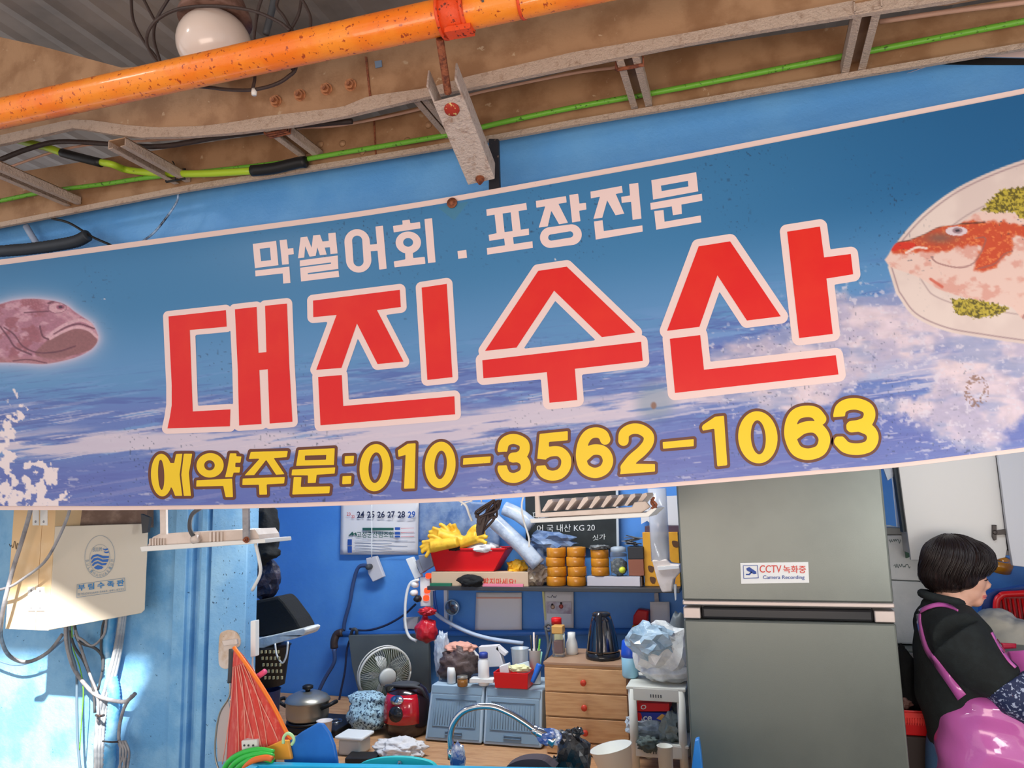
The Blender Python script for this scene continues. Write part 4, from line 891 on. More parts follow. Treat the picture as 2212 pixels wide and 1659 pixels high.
# refrigerator
YFR = 2.5
fr = E('refrigerator', (0.075, YFR + .33, 0), 'tall grey steel two-door refrigerator with a CCTV sticker', 'refrigerator')
frm = mat('fridge_steel', (108, 113, 107), .33, .4, c2=(98, 103, 98), scale=1.5, bump=.03, bscale=300)
xl, xr = -.229, .372
zs = P(1700, 1309, YFR).z
b = MB(); b.box(((xl + xr) / 2, YFR + .36, .88), (xr - xl - .012, .60, 1.72)); O('body', b, mat('fridge_side', (150, 150, 148), .5), fr, bevel=.006)
b = MB(); b.box(((xl + xr) / 2, YFR + .03, (zs + .012 + 1.74) / 2), (xr - xl, .06, 1.74 - zs - .012)); O('door', b, frm, fr, 'upper freezer door', bevel=.006)
b = MB(); b.box(((xl + xr) / 2, YFR + .03, (.05 + zs - .045) / 2), (xr - xl, .06, zs - .095)); O('door', b, frm, fr, 'lower fridge door', bevel=.006)
b = MB(); b.box(((xl + xr) / 2, YFR + .026, zs + .006), (xr - xl, .064, .014)); O('handle_trim', b, mat('trim_silver', (176, 164, 158), .35, .5), fr, bevel=.003)
for xa, xb in ((xl, xl + .052), (xr - .055, xr)):
    b = MB(); b.box(((xa + xb) / 2, YFR + .03, zs - .026), (xb - xa, .058, .034)); O('handle_trim', b, MATS['trim_silver'], fr, bevel=.003)
b = MB(); b.box(((xl + xr) / 2, YFR + .036, zs - .026), (xr - xl - .11, .05, .037)); O('handle_recess', b, mat('gloss_black', (38, 38, 40), .15), fr, bevel=.008)
b = MB(); b.px([(1599, 1216), (1746, 1214), (1748, 1259), (1601, 1261)], YFR - .0015, .002); sk_ = O('sticker', b, white, fr, 'white CCTV sticker', bevel=.0005)
st_red = mat('sticker_red', (214, 60, 46), .5); st_blue = mat('sticker_blue', (36, 72, 150), .5)
Fq = onY(YFR - .003)
text('CCTV', [(1641, 1221), (1688, 1221), (1688, 1237), (1641, 1237)], Fq, st_red, sk_, bold=.005)
text('녹화중', [(1692, 1221), (1741, 1222), (1741, 1238), (1692, 1238)], Fq, st_red, sk_, bold=.01)
text('Camera Recording', [(1648, 1243), (1738, 1243), (1738, 1253), (1648, 1253)], Fq, st_blue, sk_, bold=.01)
g = Glyph((1440, 980), 2.443).poly((403, 590), (480, 588), (486, 657), (406, 660)).hole((406, 593), (477, 591), (483, 654), (409, 657)); O('icon_frame', g.fill(Fq), st_blue, sk_)
g = Glyph((1440, 980), 2.443).poly((420, 606), (436, 598), (472, 622), (474, 634), (460, 636), (424, 616)).poly((446, 622), (452, 626), (438, 642), (418, 640), (418, 634), (434, 634)); O('camera_icon', g.fill(Fq), st_blue, sk_)

# wall shelf
YSH = 3.84
shelf_z = P(1170, 1269, YSH).z
sh = E('wall_shelf', (P(1190, 1270, YSH).x, YSH, shelf_z - .02), 'narrow dark shelf along the blue back wall, crowded with goods', 'shelf')
xa, xb = P(922, 1270, YSH).x, P(1468, 1272, YSH).x
b = MB(); b.box(((xa + xb) / 2, (YSH + YB) / 2, shelf_z - .01), (xb - xa, YB - YSH - .002, .02)); O('board', b, mat('shelf_dark', (58, 58, 60), .5), sh, bevel=.002)
b = MB(); b.box((P(958, 1300, 4.05).x, 4.09, shelf_z - .11), (.02, .02, .2)); b.box((P(958, 1300, 4.05).x, 3.99, shelf_z - .025), (.02, .18, .012)); O('bracket', b, white, sh, 'white bracket')
SZ = shelf_z
def onshelf(x0, y0, x1, y1, Y=3.95): return fit(x0, y0, x1, y1, Y, SZ)
# cardboard strip with red writing
c = onshelf(930, 1236, 1139, 1268, 3.87)
t = E('cardboard_box', (c[0], c[1], c[2]), 'flat cardboard box with red Korean writing under the red basin', 'box')
b = MB(); b.box((c[0], c[1] + .05, c[2] + c[4] / 2), (c[3], .10, c[4])); O('carton', b, mat('cardboard', (200, 172, 142), .8), t, bevel=.001)
text('거나 밟지마세요!', [(1012, 1247), (1114, 1250), (1114, 1264), (1012, 1263)], onY(3.868), st_red, t, bold=.01)
b = MB(); b.blob((P(1015, 1255, 3.84).x, 3.845, SZ + .03), (.07, .022, .03), .35, 2, 3); O('cloth', b, blackc, None, 'black cloth draped over the shelf front under the red basin', 'cloth')
b = MB(); b.box((P(1085, 1267, 3.84).x, 3.852, SZ + .008), (.22, .012, .014)); O('ruler', b, mat('pink_stick', (226, 130, 150), .5), None, 'pink strip lying along the shelf edge', 'stick')
b = MB(); b.box((P(950, 1262, 3.84).x, 3.856, SZ + .008), (.12, .02, .014)); O('tray', b, mat('green_strip', (40, 110, 80), .5), None, 'green strip at the left end of the shelf', 'stick')
# basin with gloves
zb = c[2] + c[4] + .002; Yb = 3.95
bx0, bx1 = P(941, 1240, Yb - .05).x, P(1066, 1240, Yb - .05).x; tx0, tx1 = P(928, 1186, Yb - .07).x, P(1093, 1184, Yb - .07).x; zt_ = P(1010, 1186, Yb - .07).z
t = E('red_basin', ((bx0 + bx1) / 2, Yb, zb), 'red rectangular plastic basin full of gloves on top of the cardboard box', 'basin')
def tub(b, x0, x1, X0, X1, y0, y1, Y0, Y1, z0, z1, th=.004):
    a = [(x0, y0, z0), (x1, y0, z0), (x1, y1, z0), (x0, y1, z0)]; d = [(X0, Y0, z1), (X1, Y0, z1), (X1, Y1, z1), (X0, Y1, z1)]
    i_ = [(X0 + th, Y0 + th, z1), (X1 - th, Y0 + th, z1), (X1 - th, Y1 - th, z1), (X0 + th, Y1 - th, z1)]; j = [(x0 + th, y0 + th, z0 + th), (x1 - th, y0 + th, z0 + th), (x1 - th, y1 - th, z0 + th), (x0 + th, y1 - th, z0 + th)]
    f_ = [(3, 2, 1, 0)]
    for k in range(4):
        k2 = (k + 1) % 4; f_ += [(k, k2, 4 + k2, 4 + k), (4 + k, 4 + k2, 8 + k2, 8 + k), (8 + k, 8 + k2, 12 + k2, 12 + k)]
    f_.append((12, 13, 14, 15)); b.add(a + d + i_ + j, f_)
b = MB(); tub(b, bx0, bx1, tx0, tx1, Yb - .05, Yb + .06, Yb - .07, Yb + .08, zb, zt_); O('tub', b, redp, t, bevel=.003)
b = MB(); b.box(((tx0 + tx1) / 2, Yb - .07, zt_), (tx1 - tx0 + .012, .01, .008)); b.box(((tx0 + tx1) / 2, Yb + .08, zt_), (tx1 - tx0 + .012, .01, .008)); b.box((tx0, Yb, zt_), (.01, .15, .008)); b.box((tx1, Yb, zt_), (.01, .15, .008)); O('rim', b, redp, t, bevel=.002)
yg_ = mat('yellow_rubber', (232, 186, 52), .5, c2=(214, 160, 40), scale=30)
def glove(px0, py0, ang, Y, lab, fl=1):
    g_ = MB(); base = P(px0, py0, Y); d = Vector((math.cos(ang), 0, math.sin(ang))); s_ = Vector((-d.z, 0, d.x))
    g_.tube([base - d * .12, base - d * .05, base, base + d * .03], lambda t_: .028 + .008 * t_, 12)
    for k in range(4):
        o_ = s_ * (k - 1.5) * .018; L_ = (.075, .09, .085, .065)[k]
        g_.tube([base + o_ * .8, base + o_ + d * L_ * .5 + Vector((0, -.012, .004 * k)), base + o_ * 1.5 + d * L_ + Vector((0, -.02, -.012))], .0105, 8)
    g_.tube([base - s_ * .03 * fl - d * .02, base - s_ * .05 * fl + d * .015, base - s_ * .055 * fl + d * .045], .0115, 8)
    O('rubber_glove', g_, yg_, None, lab, 'glove', 'yellow rubber gloves in the red basin', remesh=.005, smooth_it=2)
glove(944, 1178, math.radians(188), 3.84, 'yellow rubber glove hanging over the left end of the red basin')
glove(960, 1158, math.radians(166), 3.90, 'yellow rubber glove with fingers spread, behind the one over the basin end')
glove(985, 1160, math.radians(120), 3.95, 'yellow rubber glove pointing up at the back of the red basin', -1)
glove(1022, 1163, math.radians(20), 3.90, 'yellow rubber glove lying right under the dark knot of wires', -1)
b = MB(); b.blob((P(1045, 1185, 3.92).x, 3.92, zt_), (.09, .05, .03), .3, 2.5, 4); O('cloth', b, mat('white_cloth', (222, 218, 216), .85, bump=.4), None, 'white cloth heaped in the red basin', 'cloth')
b = MB(); b.blob((P(985, 1188, 3.9).x, 3.9, zt_ + .005), (.04, .04, .02), .3, 2.5, 5); O('cloth', b, blackc, None, 'small black cloth in the left of the red basin', 'cloth')
film = mat('clear_film', (196, 204, 214), .25, 0, c2=(160, 170, 186), scale=14, stretch=(1, 1, 1), bump=.5, bscale=30, coat=.4, alpha=.88)
filmd = mat('grey_clear_film', (130, 150, 180), .3, 0, c2=(90, 116, 160), scale=12, bump=.6, bscale=22, alpha=.82)
for pts, r_, lb in (([(1062, 1120), (1100, 1155), (1132, 1185), (1163, 1220)], .04, 'roll of clear plastic bags leaning down right above the cardboard box'), ([(1090, 1098), (1120, 1112), (1150, 1135)], .038, 'shorter roll of clear plastic bags behind the leaning one')):
    b = MB(); b.tube([P(x, y, 3.88 + (.06 if r_ < .04 else 0)) for x, y in pts], r_, 18); O('plastic_bag_roll', b, film, None, lb, 'bag roll')
b = MB()
def curt(u, v): return P(905 + 175 * u, 1075 + 95 * v + 12 * u, 4.04 - .015 * math.sin(u * 14 + v * 2) - .02 * v)
b.sheet(curt, 40, 14); O('plastic_sheet', b, filmd, None, 'crinkled clear plastic sheet hanging behind the yellow gloves', 'plastic sheet', solid=.001)
b = MB(); b.blob((P(1118, 1218, 3.95).x, 3.95, SZ + .085), (.05, .04, .045), .35, 3, 6, ridged=True); O('snack_bag', b, mat('yellow_bag', (226, 168, 30), .4, spots=(60, 40, 20), spot_scale=25, spot_lo=.6), None, 'crumpled yellow bag under the rolls of plastic bags', 'bag')
b = MB(); b.blob((P(1160, 1245, 3.92).x, 3.92, SZ + .052), (.06, .04, .055), .4, 3, 7, ridged=True); O('plastic_bag', b, mat('clear_brownish', (170, 150, 126), .3, c2=(120, 100, 90), scale=20, alpha=.85), None, 'crumpled clear bag left of the stacks of amber tape', 'bag')
# chalkboard on the wall
t = E('chalkboard', P(1240, 1190, 4.07), 'black chalkboard with white chalk price writing above the shelf', 'board')
b = MB(); b.px([(1134, 1050), (1330, 1050), (1332, 1184), (1136, 1186)], 4.06, .03); O('panel', b, mat('chalk_black', (30, 34, 34), .7, c2=(40, 46, 46), scale=6), t, bevel=.002)
chalk = mat('chalk', (214, 214, 210), .9); K = onY(4.058)
for s_, q in (('어 국 내산 KG 20', (1160, 1134, 1285, 1150)), ('싯가', (1280, 1156, 1308, 1168)), ('피', (1150, 1106, 1164, 1122)), ('바', (1146, 1162, 1160, 1178))):
    text(s_, [(q[0], q[1]), (q[2], q[1] - 3), (q[2], q[3] - 3), (q[0], q[3])], K, chalk, t)
b = MB(); b.px([(1330, 1050), (1335, 1050), (1337, 1188), (1332, 1188)], 4.05, .03); O('frame_edge', b, mat('alu_edge', (190, 196, 200), .4), t)
b = MB(); b.blob((P(1190, 1168, 3.98).x, 3.98, P(1190, 1168, 3.98).z), (.13, .05, .05), .4, 2.2, 8, ridged=True); b.blob((P(1165, 1195, 3.98).x, 4.0, SZ + .12), (.05, .04, .13), .25, 3, 9); O('plastic_bag', b, filmd, None, 'blue-grey plastic bag in front of the chalkboard', 'bag')
b = MB(); b.blob((P(1162, 1195, 4.02).x, 4.03, P(1162, 1200, 4.02).z), (.05, .03, .09), .3, 3, 10); O('dark_bag', b, blackc, None, 'black bag beside the amber tape rolls under the chalkboard', 'bag')
# amber tape rolls
amber = mat('amber_tape', (206, 136, 30), .25, 0, c2=(190, 118, 22), scale=12, coat=.5); core = mat('tape_core', (170, 130, 90), .7)
def roll(cx, z, h, r_, lab, Y=3.93):
    t = E('tape_roll', (cx, Y, z), lab, 'tape roll', 'amber tape rolls stacked on the shelf')
    b = MB(); b.lathe([(r_ * .62, 0), (r_ * .95, 0), (r_, h * .08), (r_, h * .92), (r_ * .95, h), (r_ * .62, h), (r_ * .62, 0)], (cx, Y, z), 30, cap=False); O('tape', b, amber, t)
    b = MB(); b.lathe([(r_ * .55, .001), (r_ * .62, .001), (r_ * .62, h - .001), (r_ * .55, h - .001), (r_ * .55, .001)], (cx, Y, z), 30, cap=False); O('core', b, core, t)
words = ['bottom', 'second from the bottom', 'third from the bottom', 'top']
for si, (x0, x1, yt) in enumerate(((1184, 1226, 1182), (1228, 1269, 1181))):
    c = onshelf(x0, yt, x1, 1268); h = c[4] / 4
    for k in range(4): roll(c[0] + (.003 if k % 2 else -.002), SZ + .001 + k * h, h - .001, c[3] / 2 - .001, 'amber tape roll, %s of the %s four-high stack' % (words[k], ['left', 'right'][si]))
# silver film box, third stack, jar, boxes
c = onshelf(1268, 1245, 1384, 1268, 3.90)
t = E('foil_box', (c[0], c[1], c[2]), 'long silver foil box lying on the shelf', 'box'); b = MB(); b.box((c[0], c[1] + .03, c[2] + c[4] / 2 + .001), (c[3], .075, c[4])); O('carton', b, mat('silver_card', (176, 176, 184), .35, .6), t, bevel=.004)
b = MB(); b.box((c[0] + c[3] / 2 + .004, c[1] + .03, c[2] + c[4] / 2 + .001), (.006, .07, c[4] - .006)); O('end_flap', b, mat('card_dark', (96, 76, 64), .7), t)
ztop = c[2] + c[4] + .002
c3_ = fit(1278, 1186, 1317, 1246, 3.93, ztop); h = c3_[4] / 3
for k in range(3): roll(c3_[0], ztop + k * h, h - .001, c3_[3] / 2, 'amber tape roll, %s of the three on the silver foil box' % ['lowest', 'middle', 'topmost'][k])
b = MB(); b.blob((c3_[0], 3.93, ztop + 3 * h + .008), (.05, .05, .012), .5, 3, 12); O('paper_scraps', b, mat('scraps', (150, 150, 146), .7, c2=(60, 60, 60), scale=40), None, 'grey scraps on top of the short stack of amber tape', 'scraps')
glass = mat('clear_plastic', (225, 232, 236), .12, 0, trans=.9, ior=1.2)
c = fit(1320, 1180, 1356, 1244, 3.93, ztop)
t = E('clear_jar', (c[0], c[1], c[2]), 'clear lidded jar with dark bits and a yellow ball', 'jar')
b = MB(); r_ = c[3] / 2; H_ = c[4]; b.lathe([(r_ * .9, 0), (r_, .006), (r_, H_ * .6), (r_ * .97, H_ * .62), (r_, H_ * .66), (r_, H_ * .8), (r_ * .7, H_ * .86)], (c[0], c[1], c[2] + .001), 28); O('jar_body', b, glass, t)
b = MB(); b.lathe([(r_ * .72, H_ * .8), (r_ * .95, H_ * .82), (r_ * .9, H_ * .96), (r_ * .5, H_)], (c[0], c[1], c[2]), 28); O('lid', b, mat('lid_clear', (190, 200, 208), .2, alpha=.7), t)
b = MB(); b.blob((c[0], c[1], c[2] + .045), (r_ * .8, r_ * .8, .038), .3, 4, 13); O('contents', b, mat('dark_bits', (60, 62, 60), .7, c2=(150, 150, 140), scale=60), t, 'dark bits inside')
b = MB(); b.lathe([(.0001, -.018), (.013, -.012), (.018, 0), (.013, .012), (.0001, .018)], (c[0] + .02, c[1] - r_ + .012, c[2] + .03), 16); O('ball', b, mat('lime_ball', (216, 222, 60), .5), t, 'yellow-green ball')
c = fit(1359, 1208, 1392, 1244, 3.92, ztop); b = MB(); b.box((c[0], c[1] + .03, c[2] + c[4] / 2), (c[3], .08, c[4])); O('brown_box', b, mat('red_brown_card', (142, 84, 62), .6), None, 'reddish brown box under the small black box', 'box', bevel=.002)
z2 = c[2] + c[4] + .001; c = fit(1357, 1181, 1391, 1208, 3.92, z2); b = MB(); b.box((c[0], c[1] + .03, c[2] + c[4] / 2), (c[3], .08, c[4])); O('black_box', b, mat('black_card', (40, 40, 42), .5), None, 'small black box on the reddish brown one', 'box', bevel=.002)
z3 = c[2] + c[4]; b = MB()
for k in range(9):
    random.seed(k + 40); b.box((c[0] - .01 + random.uniform(-.03, .02), 3.95 + random.uniform(-.02, .02), z3 + .008 + k * .005), (.07, .03, .004), random.uniform(-.6, .6), random.uniform(-.2, .2), random.uniform(-.25, .25))
O('pouch_pile', b, mat('pouches', (120, 122, 124), .4, c2=(50, 46, 44), scale=30), None, 'pile of small grey pouches on the black box', 'pouches', kind='stuff')
# yellow box beside cup dispenser
c = onshelf(1393, 1150, 1470, 1267, 3.93); t = E('yellow_carton', (c[0], c[1], c[2]), 'tall yellow carton standing behind the cup dispenser', 'box')
b = MB(); b.box((c[0], c[1] + .06, c[2] + c[4] / 2 + .001), (c[3], .12, c[4])); O('carton', b, mat('yellow_card', (222, 158, 34), .5, c2=(206, 138, 24), scale=6), t, bevel=.002)
b = MB(); b.px([(1393, 1137), (1470, 1136), (1470, 1150), (1393, 1151)], 3.94, .1); O('top_band', b, mat('purple_band', (82, 58, 70), .5), t)
for q in ((1400, 1222, 1412, 1236), (1452, 1168, 1466, 1182), (1404, 1246, 1416, 1260)):
    b = MB(); b.px([(q[0], q[1]), (q[2], q[1] + 3), (q[2] - 2, q[3]), (q[0] + 2, q[3] - 2)], 3.928, .002, 3); O('printed_patch', b, mat('brown_patch', (92, 58, 30), .6), t)
b = MB(); b.px([(1383, 1075), (1468, 1070), (1470, 1135), (1408, 1133), (1398, 1125), (1385, 1132)], 4.05, .012); O('paper_notice', b, paper, None, 'white paper sheet on the wall above the yellow carton', 'paper')
# cup dispenser
YD = 3.45
t = E('cup_dispenser', P(1437, 1275, YD), 'tall clear cup dispenser tube with cream holder and lever, left of the refrigerator', 'dispenser')
x0_, x1_ = P(1401, 1140, YD).x, P(1442, 1140, YD).x; r_ = (x1_ - x0_) / 2; zt_, zb_ = P(1420, 1055, YD).z, P(1425, 1212, YD).z
b = MB(); b.lathe([(r_, 0), (r_, zt_ - zb_), (r_ - .003, zt_ - zb_), (r_ - .003, 0), (r_, 0)], ((x0_ + x1_) / 2 + .004, YD, zb_), 28, cap=False); O('tube', b, mat('clear_tube_pl', (214, 216, 222), .15, alpha=.45, coat=.5), t)
b = MB()
for k in range(8): b.lathe([(r_ * .78, 0), (r_ * .9, .022), (r_ * .9, .025)], ((x0_ + x1_) / 2 + .004, YD, zb_ + .012 * k + .005), 24)
O('paper_cups', b, mat('cup_cream', (216, 206, 186), .6), t, 'stack of paper cups', kind='stuff')
b = MB(); b.px([(1408, 1210), (1440, 1208), (1448, 1218), (1468, 1220), (1470, 1236), (1456, 1252), (1452, 1278), (1430, 1280), (1420, 1255)], YD - r_, .08); O('holder', b, offw, t, bevel=.006)
b = MB(); b.px([(1420, 1224), (1466, 1222), (1467, 1228), (1422, 1232)], YD - r_ - .008, .01); O('lever', b, white, t); b = MB(); b.px([(1454, 1262), (1461, 1262), (1461, 1296), (1458, 1298)], YD - .03, .012); O('lever', b, white, t, bevel=.002)

# things on the back wall
t = E('wall_calendar', P(820, 1205, 4.08), 'big white monthly wall calendar page with dates 24 to 29', 'calendar')
b = MB(); b.sheet(lambda u, v: P(737 + 168 * u - 2 * v, 1070 + 128 * v, 4.085 - .012 * math.sin(u * 4 + 1) * v), 20, 10); O('page', b, paper, t, solid=.002)
navy = mat('navy_ink', (34, 40, 70), .6); CQ = onY(4.067); tx = mat('faint_ink', (120, 130, 150), .6); gr = mat('green_ink', (40, 92, 80), .6); bl = mat('label_blue', (44, 84, 160), .6)
for i, s_ in enumerate(('24', '25', '26', '27', '28', '29')):
    x = 771 + i * 22; text(s_, [(x, 1105), (x + 16, 1104), (x + 16, 1118), (x, 1119)], CQ, bl if i == 5 else navy, t, bold=.02)
text('23', [(749, 1107), (757, 1107), (757, 1114), (749, 1114)], CQ, st_red, t); text('30', [(759, 1113), (766, 1113), (766, 1119), (759, 1119)], CQ, st_red, t)
text('고성군산림조합', [(770, 1148), (851, 1148), (851, 1161), (770, 1162)], CQ, gr, t, bold=.005)
for q, m_ in (((783, 1140, 850, 1146), gr), ((853, 1139, 864, 1145), bl), ((853, 1149, 864, 1155), bl), ((853, 1157, 864, 1161), bl), ((751, 1165, 760, 1178), bl), ((751, 1180, 760, 1194), bl)):
    b = MB(); b.px([(q[0], q[1]), (q[2], q[1]), (q[2], q[3]), (q[0], q[3])], 4.066, .001); O('printed_block', b, m_, t)
g = Glyph((600, 1080), 2.865).poly((436, 222), (462, 196), (470, 208), (484, 200), (492, 222), (484, 222), (474, 212), (462, 222), (456, 214), (446, 222)); O('printed_mountain', g.fill(CQ), gr, t)
for k in range(5):
    b = MB(); b.px([(766, 1168 + k * 6), (846 if k % 2 else 880, 1168 + k * 6), (846 if k % 2 else 880, 1169 + k * 6), (766, 1169 + k * 6)], 4.066, .001); O('printed_line', b, tx, t)
for k in range(3):
    b = MB(); b.px([(866, 1141 + k * 9), (894, 1140 + k * 9), (894, 1141 + k * 9), (866, 1142 + k * 9)], 4.066, .001); O('printed_line', b, mat('pink_ink', (220, 130, 130), .6), t)
t = E('power_socket', P(808, 1255, 4.05), 'white multi-socket hanging askew under the big calendar', 'socket')
b = MB(); b.px([(790, 1206), (812, 1201), (829, 1246), (805, 1257), (795, 1240)], 4.05, .03); O('housing', b, mat('grey_white', (206, 202, 204), .45), t, bevel=.004)
b = MB(); b.lathe([(.016, 0), (.016, .03), (.01, .04)], P(800, 1224, 4.048), 14, (0, -1, 0)); O('plug', b, greyd, t)
cable('power_cable', [(800, 1222), (775, 1225), (763, 1260), (756, 1300), (745, 1340), (742, 1362)], 4.06, .011, mat('blue_grey_cord', (58, 78, 120), .5), 'dark cord curving from the socket down to the wall pipe')
cable('power_cable', [(722, 1402), (722, 1430), (705, 1460), (690, 1490), (680, 1515)], 4.0, .011, mat('blue_grey_cord', (58, 78, 120), .5), 'dark cord running from the pipe elbow down to the pot')
cable('power_cable', [(760, 1372), (750, 1400), (745, 1450), (735, 1500), (728, 1545)], 4.0, .006, navy, 'thin navy cord hanging left of the grey panel')
cable('power_cable', [(755, 1358), (790, 1362), (830, 1352), (870, 1330), (898, 1305)], 4.04, .006, navy, 'thin navy cord running from the pipe up to the power strip')
t = E('wall_pipe', P(1100, 1368, 4.04), 'blue painted pipe along the back wall with a taped elbow at its left end', 'pipe')
b = MB(); b.tube([P(730, 1370, 4.04), P(1100, 1368, 4.04), P(1478, 1362, 4.04)], .017, 14, 1); O('pipe_run', b, mat('pipe_blue', (60, 120, 196), .4), t)
b = MB(); b.tube([P(740, 1366, 4.03), P(728, 1370, 4.03), P(722, 1385, 4.02), P(722, 1400, 4.02)], .022, 12); O('elbow', b, dark, t); b = MB(); b.tube([P(722, 1392, 4.02), P(722, 1406, 4.02)], .014, 10); O('brass_end', b, mat('brass', (190, 120, 90), .4, .6), t)
b = MB(); b.tube([P(756, 1378, 4.02), P(762, 1360, 4.0), P(770, 1362, 4.0), P(770, 1378, 4.02)], .009, 8); O('clamp', b, greyd, t)
b = MB(); b.px([(752, 1373), (925, 1370), (928, 1498), (775, 1500), (760, 1440)], 3.98, .03); O('leaning_panel', b, mat('grey_panel', (92, 100, 100), .6, c2=(82, 90, 92), scale=3), None, 'grey flat panel standing behind the electric fan', 'panel', bevel=.004)
t = E('power_strip', P(918, 1310, 3.9), 'white power strip with glowing red switches hanging from the shelf end', 'power strip')
b = MB(); b.px([(907, 1247), (928, 1247), (930, 1310), (908, 1310)], 3.9, .04); O('housing', b, white, t, bevel=.003)
rl = mat('red_neon', (255, 70, 30), .4, emit=1.2)
for k, (x, y) in enumerate(((925, 1244), (922, 1276), (920, 1292))):
    b = MB(); b.px([(x - 5, y - 5), (x + 5, y - 5), (x + 5, y + 5), (x - 5, y + 5)], 3.893, .01, 3); O('switch', b, rl, t, 'glowing red switch', bevel=.001)
for x, y in ((900, 1262), (906, 1293), (898, 1280)):
    b = MB(); b.lathe([(.018, 0), (.018, .02), (.01, .035)], P(x, y, 3.89), 12, (-.4, -1, 0)); O('plug', b, black if y > 1290 else white, t)
b = MB(); b.px([(876, 1208), (890, 1203), (910, 1245), (896, 1252)], 3.9, .03); O('wall_switch', b, white, None, 'white tilted switch plate at the left end of the shelf', 'switch', bevel=.003)
b = MB(); b.px([(903, 1200), (930, 1197), (936, 1222), (912, 1236)], 3.88, .05); b.px([(897, 1212), (903, 1208), (914, 1236), (908, 1240)], 3.87, .05); O('grey_adapter', b, mat('adapter_grey', (140, 144, 156), .4), None, 'grey adapter box between the switch plate and red basin', 'adapter', bevel=.003)
cable('hanging_cable', [(905, 1252), (885, 1262), (876, 1300), (876, 1350), (884, 1375), (900, 1385)], 3.87, .008, white, 'white cord looping left of the red bag', 'cord')
cable('hanging_cable', [(930, 1265), (930, 1300), (938, 1322), (965, 1342), (1010, 1365), (1060, 1380), (1130, 1390)], 3.95, .011, mat('pale_blue_cord', (186, 200, 220), .4), 'thick white cord sagging from the power strip to the right', 'cord')
cable('hanging_cable', [(938, 1380), (944, 1400), (955, 1440), (958, 1475)], 3.9, .006, white, 'white cord dropping behind the grey bins', 'cord')
cable('hanging_cable', [(938, 1272), (940, 1300), (946, 1330)], 3.96, .008, mat('blue_cord_m', (40, 90, 180), .4), 'blue cord behind the power strip', 'cord')
t = E('red_bag', P(920, 1387, 3.83), 'small red plastic bag tied and hanging under the power strip', 'bag')
redbag = mat('red_film', (206, 30, 44), .3, c2=(170, 16, 34), scale=14, bump=.6, bscale=30, coat=.3)
b = MB(); b.blob((P(921, 1360, 3.83).x, 3.83, P(921, 1362, 3.83).z), (.062, .05, .062), .18, 3, 15, ridged=True); cc_ = P(918, 1335, 3.83); b.lathe([(.045, -.05), (.022, -.01), (.012, .015), (.03, .035), (.036, .045)], cc_, 18, (0.1, 0, 1)); O('bag_body', b, redbag, t, remesh=.006)
b = MB(); b.blob(cc_ + Vector((.015, -.01, .035)), (.045, .03, .02), .4, 3, 16); O('knot', b, redbag, t)
t = E('hand_mirror', P(977, 1357, 4.05), 'round grey hand mirror with clear handle on the wall', 'mirror')
mc = P(977, 1312, 4.05); b = MB(); b.lathe([(.038, 0), (.038, .008), (.034, .010), (.0001, .010)], mc, 28, (0, -1, 0)); O('glass_disc', b, mat('mirror', (130, 138, 144), .15, .8), t)
b = MB(); b.lathe([(.038, -.002), (.043, 0), (.043, .009), (.038, .011), (.038, -.002)], mc, 28, (0, -1, 0), cap=False); O('rim', b, mat('rim_blue', (150, 180, 210), .3), t)
b = MB(); b.tube([P(976, 1330, 4.045), P(974, 1345, 4.045), P(974, 1357, 4.045)], .008, 8); O('handle', b, mat('rim_blue', (0, 0, 0)), t)
b = MB(); b.px([(870, 1335), (903, 1333), (900, 1360), (872, 1358)], 4.07, .028); O('wall_box', b, offw, None, 'white wall box partly behind the red bag', 'socket', bevel=.003)
t = E('notepad_calendar', P(1077, 1364, 4.08), 'blank white notepad sheet hanging under the shelf', 'calendar')
b = MB(); b.sheet(lambda u, v: P(1029 + 98 * u - 3 * (1 - u) * v, 1280 + 83 * v, 4.08 - .02 * v * math.sin(u * 3)), 12, 8); O('page', b, paper, t, solid=.004)
b = MB(); b.px([(1029, 1290), (1127, 1290), (1127, 1293), (1029, 1293)], 4.06, .002); O('printed_line', b, mat('peach_ink', (220, 160, 140), .7), t)
t = E('picture_calendar', P(1207, 1355, 4.08), 'small calendar with a drawn picture on the blue wall above the bottles', 'calendar')
b = MB(); b.sheet(lambda u, v: P(1171 + 68 * u + 6 * v * (1 - u), 1277 + 79 * v, 4.08 - .01 * v), 8, 8); O('page', b, paper, t, solid=.006)
b = MB(); b.px([(1171, 1278), (1175, 1278), (1180, 1340), (1177, 1340)], 4.066, .004); O('page_edge', b, mat('page_yellow', (214, 214, 150), .7), t)
b = MB(); b.px([(1180, 1300), (1234, 1300), (1234, 1326), (1181, 1325)], 4.062, .002); O('printed_picture', b, mat('pic_grey', (196, 192, 196), .7, c2=(170, 150, 160), scale=30), t)
for x, y, m_ in ((1194, 1308, 'pic_tan'), (1212, 1307, 'pic_red'), (1193, 1303, 'pic_dark'), (1212, 1300, 'pic_dark')):
    b = MB(); b.lathe([(.012 if 'dark' not in m_ else .006, 0), (.001, .001)], P(x, y + 3, 4.06), 12, (0, -1, 0)); O('printed_figure', b, mat(m_, {'pic_tan': (214, 180, 150), 'pic_red': (206, 100, 90), 'pic_dark': (60, 50, 50)}[m_], .7), t)
scribble((1182, 1285, 1202, 1291), onY(4.06), navy, t, 5)
b = MB(); b.sheet(lambda u, v: P(1404 + 42 * u + 2 * v, 1300 + 58 * v, 4.07 - .01 * v), 6, 6); O('paper_note', b, paper, None, 'white note sheet clipped on the wall below the cup dispenser', 'paper', solid=.004)
b = MB(); b.px([(1413, 1282), (1422, 1280), (1423, 1300), (1414, 1300)], 4.05, .02); O('clip', b, greyc, None, 'small clip above the white note sheet', 'clip')

